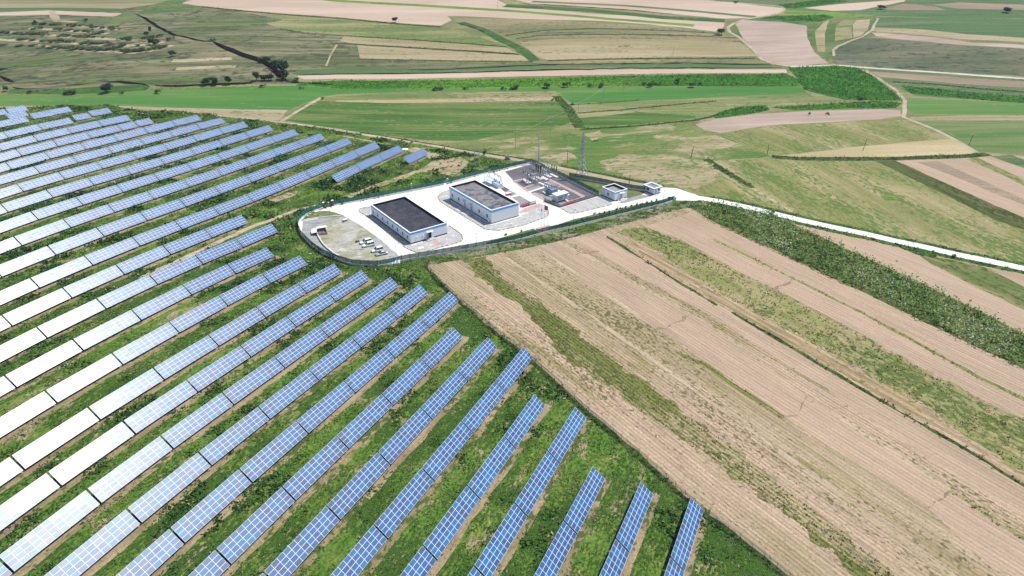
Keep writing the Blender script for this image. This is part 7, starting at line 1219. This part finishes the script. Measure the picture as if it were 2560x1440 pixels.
def clump_mesh(name, P, sizes, tones, mat, nq=4, rise=.5, rng=None, tall=1.0, up_bias=.4):
    """P: (n,3) centres; every centre gets nq small leaf quads"""
    rng = rng or np.random.default_rng(1); n = len(P)*nq
    c = np.repeat(P, nq, 0); s = np.repeat(sizes, nq); t = np.repeat(tones, nq)
    off = rng.normal(0, 1, (n,3)) * s[:,None] * np.array([.42,.42,.25*tall]); off[:,2] = np.abs(off[:,2])*rise*2
    c = c + off
    nv = rng.normal(0, 1, (n,3)); nv[:,2] = np.abs(nv[:,2]) + up_bias; nv /= np.linalg.norm(nv, axis=1)[:,None]
    r = rng.normal(0, 1, (n,3)); a = np.cross(nv, r); a /= np.linalg.norm(a, axis=1)[:,None]; b = np.cross(nv, a)
    hl = (s*rng.uniform(.28,.5,n))[:,None]; hw_ = (s*rng.uniform(.14,.3,n))[:,None]
    V = np.stack([c-a*hl, c+b*hw_, c+a*hl, c-b*hw_], 1).reshape(-1,3)
    me = bpy.data.meshes.new(name); me.vertices.add(4*n); me.vertices.foreach_set('co', V.ravel().astype(np.float32))
    me.loops.add(4*n); me.loops.foreach_set('vertex_index', np.arange(4*n, dtype=np.int32))
    me.polygons.add(n); me.polygons.foreach_set('loop_start', (np.arange(n)*4).astype(np.int32)); me.polygons.foreach_set('loop_total', np.full(n, 4, np.int32))
    at = me.attributes.new('tone', 'FLOAT', 'POINT'); tt = np.clip(np.repeat(t + rng.normal(0,.10,n), 4), 0, 1); at.data.foreach_set('value', tt.astype(np.float32))
    me.materials.append(mat); me.update(calc_edges=True); return me
def crown_mesh(seed, mat, n=60, lobes=5):
    rng = np.random.default_rng(seed); L = rng.normal(0,1,(lobes,3))*np.array([.30,.30,.17]) + np.array([0,0,.5]); rad = rng.uniform(.2,.34,lobes)
    P = []; T = []
    for k in range(n):
        i = k % lobes; d = rng.normal(0,1,3); d /= np.linalg.norm(d); P.append(L[i] + d*rad[i]*rng.uniform(.55,1.05)*np.array([1,1,.9])); T.append(rng.uniform(.1,.9))
    P = np.array(P); P[:,2] = np.clip(P[:,2], .04, 1.0)
    return clump_mesh('crown', P, np.full(n,.30), np.array(T), mat, 5, .5, rng)
CR = [crown_mesh(s, M_LEAF, 70, 5) for s in range(4)]
CT = [crown_mesh(10+s, M_LEAF2, 150, 8) for s in range(3)]
def bush(q, w_, h, label, k, group=None, cat='bush', name='bush'):
    o = link(name, CR[k % 4]); o.location = (q[0], q[1], q[2]-.15); o.scale = (w_, w_*.9, h*1.1); o.rotation_euler = (0,0,k*1.7)
    tag(o, label, cat, group)
def tree(q, w_, h, label, k, th=.3, group='trees along the stream bank'):
    o = empty('tree', q, k*1.3, label, 'tree', group)
    m = MB(); m.tube((0,0,-.4),(.1,.05,h*.45),h*.045,h*.025,7); 
    for a_ in (0,2.1,4.2): m.tube((.1,.05,h*.4),(math.cos(a_)*w_*.28,math.sin(a_)*w_*.28,h*.72),h*.02,h*.008,5)
    m.build('trunk', M_BARK, o)
    c = link('crown', CT[k % 3], o); c.location = (0,0,h*th); c.scale = (w_, w_, h*(1-th)*1.05)
TR = [(((-105.36,714.42,4.54)),4.2,4.8,'lone round tree at the lower edge of the pale far field',.3,None),
 (((182.10,643.67,1.60)),5,5,'small tree beside the looping track left of the pink field',.25,None),
 (((362.16,742.46,5.50)),4.5,4,'dark little tree by the brown mound near the top right',.2,None),
 (((469.79,718.90,4.32)),6,5,'dark round tree close to the top right corner',.2,None),
 (((-271.76,492.25,-3.40)),5.6,6.2,'broad dark tree alone on the green strip below the eroded bank',.15,None),
 (((-210.00,509.47,-3.36)),4,5,'leftmost round tree of the row on the eroded stream bank',.2,'trees along the stream bank'),
 (((-204.31,510.63,-3.45)),4,5.6,'second round tree of the row on the eroded stream bank',.2,'trees along the stream bank'),
 (((-195.62,512.90,-3.57)),3.6,5.8,'third, slightly taller tree of the row on the stream bank',.25,'trees along the stream bank'),
 (((-179.21,522.51,-3.57)),3.4,6.3,'tall narrow tree between the round trees and the gully mouth',.2,'trees along the stream bank'),
 (((-173.67,522.92,-3.74)),4.2,4.4,'low broad tree just right of the tall narrow one',.15,'trees along the stream bank'),
 (((-169.23,523.24,-3.88)),4.2,4.6,'low broad tree nearest the gully mouth on its left side',.15,'trees along the stream bank'),
 (((-160.78,526.72,-3.97)),5.4,6.2,'dark tree filling the mouth of the gully',.1,'trees in the gully'),
 (((-168.08,546.24,-2.27)),7.2,7.6,'largest dark tree in the lower gully',.1,'trees in the gully'),
 (((-174.87,555.35,-1.25)),6,5.2,'dark tree overlapping the largest gully tree from the left',.1,'trees in the gully'),
 (((-185.60,566.27,0.13)),5.6,4,'dark tree farther up the gully left of the others',.1,'trees in the gully'),
 (((-315.62,670.82,6.33)),2.2,5,'thin dark tree beside the top of the gully',.15,None),
 (((-308.33,647.76,6.88)),3.2,3.6,'round dark tree just below the thin one near the gully',.15,None),
 (((-258.36,575.94,3.67)),3.2,4.2,'small tree on the bare slope right of the terraces',.2,None),
 (((-454.11,734.44,4.46)),2.4,4,'upright small tree on the topmost terrace at left',.15,None),
 (((-408.12,739.73,5.18)),3.0,3.2,'small tree above the terraces under the pale strip',.2,None)]
for k, (q, w_, h, lab, th, gp) in enumerate(TR): tree(q, w_, h, lab, k, th, gp)
BU = [
 ((-295.56,491.23,-3.59),4.6,3,'left half of the bush clump on the valley grass'),
 ((-292.94,491.92,-3.54),4.2,3.2,'right half of the bush clump on the valley grass'),
 ((-236.86,490.24,-3.68),3,2.9,'round bush on the valley grass below the scarp end'),
 ((-259.76,490.75,-3.46),2.2,2,'small bush right of the broad valley tree'),
 ((-325.39,496.38,-3.91),2.2,2.4,'small bush under the leftmost eroded bank'),
 ((-346.39,504.71,-4.04),3.4,4,'tall bush at the left edge under the eroded bank'),
 ((-171.91,507.76,-4.61),2.8,2,'flat bush on grass below the tall narrow tree'),
 ((-144.01,506.58,-5.56),2.2,1.6,'small bush at the start of the maize band'),
 ((-151.21,522.51,-4.54),4,3,'dark bush where the gully meets the maize'),
 ((-123.87,481.20,-6.77),2,1.6,'small bush near the bend of the footpath'),
 ((-208.23,432.36,-1.29),2,2.2,'round bush just left of the end panel table'),
 ((-222.54,434.12,-1.08),1.8,1.9,'small round bush between the lone tables'),
 ((-278.90,450.95,-2.13),3.2,2.2,'bush behind the solitary lone table'),
 ((-16.95,337.10,-1.16),1.5,1.5,'dark bush on the track edge behind the twin poles'),
 ((-12.72,345.94,-1.40),1.6,2.6,'narrow dark conifer beside the track'),
 ((-243.84,621.84,6.39),2.6,2.4,'bush at the bend of the upper gully'),
 ((187.05,420.54,-4.87),1.5,1.6,'twiggy bush alone in the pink soil strip'),
 ((175.52,418.74,-4.66),1.2,2.2,'thin twig bush left of the other in pink soil'),
 ((225.56,462.28,-7.57),3.4,2,'dark bush at the foot of the bright maize block'),
 ((28.02,473.78,-8.28),1.0,1.9,'tiny dark upright bush at the corner of the dark green crop'),
 ((40.28,460.10,-7.57),1.4,1.4,'little bush on the field edge right of the weeds strip'),
 ((161.17,235.03,-5.09),1.6,1.4,'small dark bush on the right verge of the concrete road'),
 ((105.79,269.33,-1.55),1.6,1.4,'small bush on the near verge where maize meets the road'),
 ((232.03,785.19,7.61),3.4,2.2,'small bush beside the track near the top edge'),
 ((44.18,365.66,-1.20),2,0.7,'low weedy mound on the patchy meadow')]
for k, (q, w_, h, lab) in enumerate(BU): bush(q, w_, h, lab, k)
VB = [((-49.94,503.84,-7.65),3,2.4),((-46.62,505.67,-7.60),2.6,2),((-31.09,506.19,-7.68),2.4,1.5),((-3.78,505.07,-7.81),2.4,2),((4.54,505.62,-7.79),4.2,2.6),((26.15,507.29,-7.69),4.7,3.4),((38.52,507.56,-7.66),3.3,3),((56.60,507.52,-7.64),2.1,1.8),((64.06,507.11,-7.65),3.2,2.4),((93.95,510.33,-7.48),2.2,1.8),((97.17,504.44,-7.76),3.2,2.9),((102.85,509.44,-7.54),2.4,1.8),((117.99,513.08,-7.38),2.6,3.1),((125.90,503.02,-7.84),3.8,3.2),((133.07,508.54,-7.63),2.2,1.6)]
for k, (q, w_, h) in enumerate(VB): bush(q, w_*1.1, h*1.1, ORD[k] + ' dark bush from the left along the lower edge of the maize band', k, 'bushes along the maize band')
TS = [((-454.17,734.28,4.46),3.2,3.9),((-445.71,734.39,4.54),6.4,2.8),((-435.76,730.69,4.44),7.6,2.6)]
for k, (q, w_, h) in enumerate(TS): bush(q, w_, h*.75, ORD[k] + ' low shrub from the left on the topmost terrace of the far hillside', k, 'shrubs on the hillside terraces', 'shrub', 'shrub')
TS = [((-415.15,725.94,4.48),5.1,2.8),((-409.75,721.95,4.40),6.4,2.8),((-404.90,721.22,4.45),4.5,2.3),((-390.98,715.82,4.52),5.1,3.6),((-384.85,711.27,4.54),5.1,2.3),((-375.58,705.86,4.66),5.1,2.8),((-366.28,701.39,4.85),6.4,3.3),((-359.50,696.34,4.99),6.4,2.3)]
for k, (q, w_, h) in enumerate(TS): bush(q, w_, h*.75, ORD[k] + ' low shrub from the left on the second terrace of the far hillside', k, 'shrubs on the hillside terraces', 'shrub', 'shrub')
TS = [((-442.63,713.40,3.51),4.5,2.3),((-436.62,713.56,3.61),3.8,3.3),((-421.53,709.30,3.71),5.1,2.6),((-414.17,704.82,3.72),6.4,3.1),((-404.32,700.76,3.84),5.1,2.6),((-393.82,695.22,3.99),6.4,2.3),((-385.14,691.07,4.19),6.4,2.8),((-377.62,686.85,4.38),4.5,2.3),((-364.99,678.79,4.75),10.2,2.8)]
for k, (q, w_, h) in enumerate(TS): bush(q, w_, h*.75, ORD[k] + ' low shrub from the left on the third terrace of the far hillside', k, 'shrubs on the hillside terraces', 'shrub', 'shrub')
TS = [((-466.13,703.25,2.63),5.1,2.3),((-460.70,700.59,2.59),5.1,2.1),((-452.29,697.41,2.59),6.4,1.8),((-445.64,695.36,2.64),3.8,1.8),((-437.16,691.92,2.69),6.4,2.6),((-430.58,689.84,2.78),6.4,2.8),((-424.45,687.58,2.88),6.4,3.3),((-417.02,683.93,2.99),5.1,2.3),((-396.53,674.76,3.47),5.7,2.8),((-390.86,672.10,3.65),5.7,3.1),((-380.08,665.70,4.05),7.6,2.3),((-371.09,660.52,4.43),5.7,2.6),((-365.42,658.61,4.69),5.1,2.8),((-359.75,655.62,4.94),4.5,2.3),((-347.27,648.17,5.49),2.3,2.3),((-324.33,636.27,6.34),5.1,2.6),((-318.74,633.92,6.49),7.0,3.6)]
for k, (q, w_, h) in enumerate(TS): bush(q, w_, h*.75, ORD[k] + ' low shrub from the left on the fourth terrace of the far hillside', k, 'shrubs on the hillside terraces', 'shrub', 'shrub')
TS = [((-427.23,667.11,2.07),6.4,2.3),((-414.72,660.89,2.40),5.7,2.3),((-402.72,653.47,2.78),6.4,2.3),((-392.73,648.55,3.16),5.7,2.8),((-387.69,646.88,3.40),5.7,3.1),((-380.74,643.54,3.71),6.4,4.4),((-374.48,640.45,3.99),5.7,2.8),((-368.93,637.65,4.23),3.2,2.3),((-352.08,630.41,4.93),7.6,2.8),((-345.11,626.42,5.18),7.6,2.6),((-337.66,622.43,5.43),6.4,2.3),((-322.99,615.32,5.81),7.6,2.8),((-313.53,611.71,5.98),7.6,2.6),((-299.59,608.54,6.18),3.2,1.5)]
for k, (q, w_, h) in enumerate(TS): bush(q, w_, h*.75, ORD[k] + ' low shrub from the left on the fifth terrace of the far hillside', k, 'shrubs on the hillside terraces', 'shrub', 'shrub')
TS = [((-433.04,645.20,1.03),5.1,2.3),((-413.91,639.75,1.77),6.4,1.8),((-402.18,635.31,2.24),5.1,2.3),((-387.47,628.03,2.82),5.1,1.8),((-374.28,620.42,3.34),6.4,2.6),((-367.24,616.50,3.60),5.7,2.8),((-361.44,613.91,3.82),5.7,2.8),((-355.73,611.43,4.03),5.7,3.1),((-349.51,608.84,4.25),7.0,2.8),((-343.42,606.36,4.45),5.7,2.8),((-336.48,603.13,4.62),5.7,2.8),((-331.16,601.09,4.76),6.4,3.1),((-326.86,600.10,4.88),5.1,2.6),((-321.59,599.01,5.02),6.4,2.1),((-317.39,598.22,5.11),5.7,2.6),((-312.57,595.97,5.11),3.8,1.8),((-302.53,592.43,5.10),7.6,2.6),((-295.30,590.88,5.11),6.4,3.1),((-288.96,590.25,5.15),5.4,3.6),((-283.70,594.49,5.53),5.1,2.6),((-279.92,599.03,5.87),6.4,2.8),((-275.53,600.99,5.99),5.1,2.6)]
for k, (q, w_, h) in enumerate(TS): bush(q, w_, h*.75, ORD[k] + ' low shrub from the left on the lowest terrace of the far hillside', k, 'shrubs on the hillside terraces', 'shrub', 'shrub')
XS = [((-304.48,636.72,6.92),5.1,1.8,'flat shrub below the round dark tree on the right terraces'),((-300.00,637.95,7.02),5.1,2.3,'broad shrub right of the flat one on the right terraces'),((-289.88,610.48,6.43),5.1,6.2,'tallest bushy shrub at the right end of the fifth terrace'),((-285.55,614.00,6.62),5.1,4.1,'leafy shrub right of the tallest one on the fifth terrace'),((-294.38,641.21,7.14),3.8,2.6,'small shrub high on the right end of the terraces'),((-286.70,610.96,6.48),3.8,2.6,'squat shrub between the two bushy ones on the fifth terrace'),((-280.89,623.97,6.98),4.5,2.8,'rightmost shrub of the terraced hillside, close to the gully')]
for k, (q, w_, h, lab) in enumerate(XS): bush(q, w_, h, lab, k, 'shrubs on the hillside terraces', 'shrub', 'shrub')
YC = [(-1.97,249.06,0.04),(3.99,252.12,0.03),(19.00,257.30,-0.03),(21.59,258.74,-0.04),(28.02,262.39,-0.05),(30.18,263.49,-0.06),(33.30,267.50,-0.03),(35.76,268.04,-0.04),(37.66,269.18,-0.04),(39.67,269.74,-0.05),(42.86,271.87,-0.05),(44.80,273.04,-0.05),(46.90,274.01,-0.05),(49.40,275.38,-0.05),(51.85,276.35,-0.05),(53.82,277.33,-0.05),(56.33,278.52,-0.04),(58.33,279.52,-0.04),(60.87,280.73,-0.05)]
for k, q in enumerate(YC): bush(q, .75, .95, ORD[k] + ' young dark shrub from the left in the grass strip inside the front fence', k, 'young shrubs along the front fence', 'shrub', 'shrub')

# ------------------------------------------------------------------ grass and crops as stuff
rng = np.random.default_rng(7)
M_GRASS = leaf_mat('grass_blades', (.020,.062,.012), (.058,.140,.020), (.140,.225,.034))
e_ = M_GRASS.node_tree.nodes['Color Ramp'] if 'Color Ramp' in M_GRASS.node_tree.nodes else [n for n in M_GRASS.node_tree.nodes if n.type == 'VALTORGB'][0]
q = e_.color_ramp.elements.new(.86); q.color = (.120,.180,.030,1); q = e_.color_ramp.elements.new(.93); q.color = (.300,.250,.140,1); e_.color_ramp.elements[-1].color = (.34,.28,.17,1)
def vnoise(x, y, sc, seed):
    """smooth value noise on numpy arrays"""
    r = np.random.default_rng(seed); T = r.random((64,64)); u, v = x/sc, y/sc; i = np.floor(u).astype(int); j = np.floor(v).astype(int); f = u-i; g = v-j
    f = f*f*(3-2*f); g = g*g*(3-2*g); a = T[i%64, j%64]; b = T[(i+1)%64, j%64]; c = T[i%64, (j+1)%64]; d = T[(i+1)%64, (j+1)%64]
    return a*(1-f)*(1-g)+b*f*(1-g)+c*(1-f)*g+d*f*g
def inview(x, y, m=25):
    dx, dy = x, y; z = height(x, y) - CAM['H']; P = np.stack([dx, dy, z], 1)
    d = -(P @ np.array(CAM['b'])); u = P @ np.array(CAM['r'])/d*CAM['f']+1280; v = 720 - P @ np.array(CAM['u'])/d*CAM['f']
    return (u > -60) & (u < 2620) & (v > -30) & (v < 1520), d
farm = POLY['farm'][0]; xs = [p_[0] for p_ in farm]; ys = [p_[1] for p_ in farm]
n0 = 900000; x = rng.uniform(min(xs), max(xs), n0); y = rng.uniform(min(ys), max(ys), n0)
ok = inpoly(x, y, farm); x, y = x[ok], y[ok]; ok, d = inview(x, y); x, y, d = x[ok], y[ok], d[ok]
s_ = x*E_.x + y*E_.y; t_ = x*N_.x + y*N_.y
keep = np.ones(len(x)); n1 = vnoise(x, y, 7.0, 1)*.6 + vnoise(x, y, 2.6, 2)*.4; n2 = vnoise(x, y, 16, 3)*.6+vnoise(x, y, 4, 5)*.4
for a, b, t0 in PIECES:
    u = t_ - t0; inn = (s_ > a-.5) & (s_ < b+.8) & (np.abs(u) < 5)
    keep = np.where(inn & (u > -1.2) & (u < .9), .05, keep)
    keep = np.where(inn & (u >= .9) & (u < 2.7), np.minimum(keep, .10 + .5*(n1 > .62)), keep)
for m_ in ('path','pathG'):
    for pl in POLY[m_]: keep = np.where(inpoly(x, y, pl), keep*(.03 if m_ == 'path' else .12), keep)
keep *= np.clip(.12 + 2.6*(n1-.30), .02, 1.0)
keep *= np.clip(170/d, .25, 1)**1.0
ok = rng.random(len(x)) < keep*.45; x, y, n1, n2, d = x[ok], y[ok], n1[ok], n2[ok], d[ok]
tone = np.clip(.37 + (n2-.5)*1.5 + rng.normal(0,.07,len(x)), 0, .88); straw = rng.random(len(x)) < .05+.12*(n1 < .4); tone = np.where(straw, rng.uniform(.9,1,len(x)), tone)
size = rng.uniform(.5,.95,len(x))*(.75+.6*(n1 > .55)*(n2 < .5))*np.clip(d/200, .9, 1.5)
o = link('grass', clump_mesh('grass', np.stack([x, y, height(x, y)], 1), size, tone, M_GRASS, 4, .45, rng)); tag(o, 'wild green grass and weeds growing between the solar tables', 'grass', None, 'stuff')
def scatter(mat_key, dens, smin, smax, name, label, cat, leafm, tall=2.0, nq=4, idx=None, tone_c=.45, row=None, rise=.6):
    X = []; Y = []
    for k, pl in enumerate(POLY[mat_key]):
        if idx is not None and k not in idx: continue
        ax = [p_[0] for p_ in pl]; ay = [p_[1] for p_ in pl]; n_ = int((max(ax)-min(ax))*(max(ay)-min(ay))*dens)
        x = rng.uniform(min(ax), max(ax), n_); y = rng.uniform(min(ay), max(ay), n_)
        if row:
            a_, wl_2 = row; c_, s2 = math.cos(a_), math.sin(a_); v = -x*s2+y*c_; v2 = np.round(v/wl_2)*wl_2 + rng.normal(0,.07,n_); u = x*c_+y*s2; x, y = u*c_-v2*s2, u*s2+v2*c_
        ok = inpoly(x, y, pl)
        for mk in ('concrete','path'):
            if mat_key in ('verge','hedge','rough'):
                for p2 in POLY[mk]: ok &= ~inpoly(x, y, p2)
        x, y = x[ok], y[ok]; ok, d = inview(x, y); X.append(x[ok]); Y.append(y[ok])
    x, y = np.concatenate(X), np.concatenate(Y); n_ = vnoise(x, y, 11, 8)*.6+vnoise(x, y, 3, 9)*.4
    tone = np.clip(tone_c + (n_-.5)*1.3 + rng.normal(0,.1,len(x)), 0, 1); size = rng.uniform(smin, smax, len(x))
    o = link(name, clump_mesh(name, np.stack([x, y, height(x, y)], 1), size, tone, leafm, nq, rise, rng, tall)); tag(o, label, cat, None, 'stuff')
M_MAIZE = leaf_mat('maize_leaves', (.065,.150,.026), (.140,.235,.055), (.420,.450,.280))
M_MAIZE2 = leaf_mat('bright_maize_leaves', (.045,.140,.018), (.080,.215,.026), (.150,.300,.036))
scatter('cornF', 1.0, .7, 1.15, 'maize_crop', 'tall dark maize strip with silvery tassels running beside the concrete road', 'maize', M_MAIZE, 2.6, 5, None, .42, (CA,.9), .9)
scatter('corn', .55, .8, 1.4, 'maize_crop', 'bright green maize block beside the pink ploughed field, with smaller plots', 'maize', M_MAIZE2, 1.6, 3, None, .45, None, .6)
scatter('cornY', .45, .8, 1.4, 'maize_crop', 'long band of bright maize along the valley floor', 'maize', M_MAIZE2, 1.4, 3, None, .62, None, .6)
scatter('hedge', .7, .5, 1.0, 'field_weeds', 'dark weeds growing along field edges and ditches', 'weeds', M_GRASS, 1.2, 4, None, .28)
scatter('verge', .8, .5, .95, 'verge_grass', 'green grass verges along the pale concrete road', 'grass', M_GRASS, 1.0, 4, None, .36)
scatter('rough', .5, .5, .9, 'bank_weeds', 'weeds on the rubble bank outside the front fence', 'weeds', M_GRASS, 1.0, 4, None, .42)
M_STRAWY = leaf_mat('dry_crop_blades', (.075,.095,.024), (.165,.165,.055), (.30,.26,.13))
scatter('stripO', .55, .5, .9, 'barley_crop', 'patchy olive barley strip across the ploughed field', 'crop', M_STRAWY, 1.0, 3, None, .42)
scatter('stripG', .9, .35, .7, 'row_crop', 'olive green crop strip in rows nearest the solar farm', 'crop', M_STRAWY, .9, 3, None, .22, (RA,1.1))

# ------------------------------------------------------------------ air
m = MB(); m.box(-3000, -400, -30, 3000, 4600, 160)
hm = bpy.data.materials.new('summer_haze'); hm.use_nodes = True; hn = hm.node_tree.nodes; hn.remove(hn['Principled BSDF'])
pv = hn.new('ShaderNodeVolumePrincipled'); pv.inputs['Color'].default_value = (.78,.86,1.0,1); pv.inputs['Density'].default_value = 0.00006; pv.inputs['Anisotropy'].default_value = .2
hm.node_tree.links.new(pv.outputs[0], hn['Material Output'].inputs['Volume'])
hb = m.build('haze', hm); hb['kind'] = 'stuff'; tag(hb, 'thin summer haze over the whole valley', 'haze', None, 'stuff')
S.cycles.volume_bounces = 0
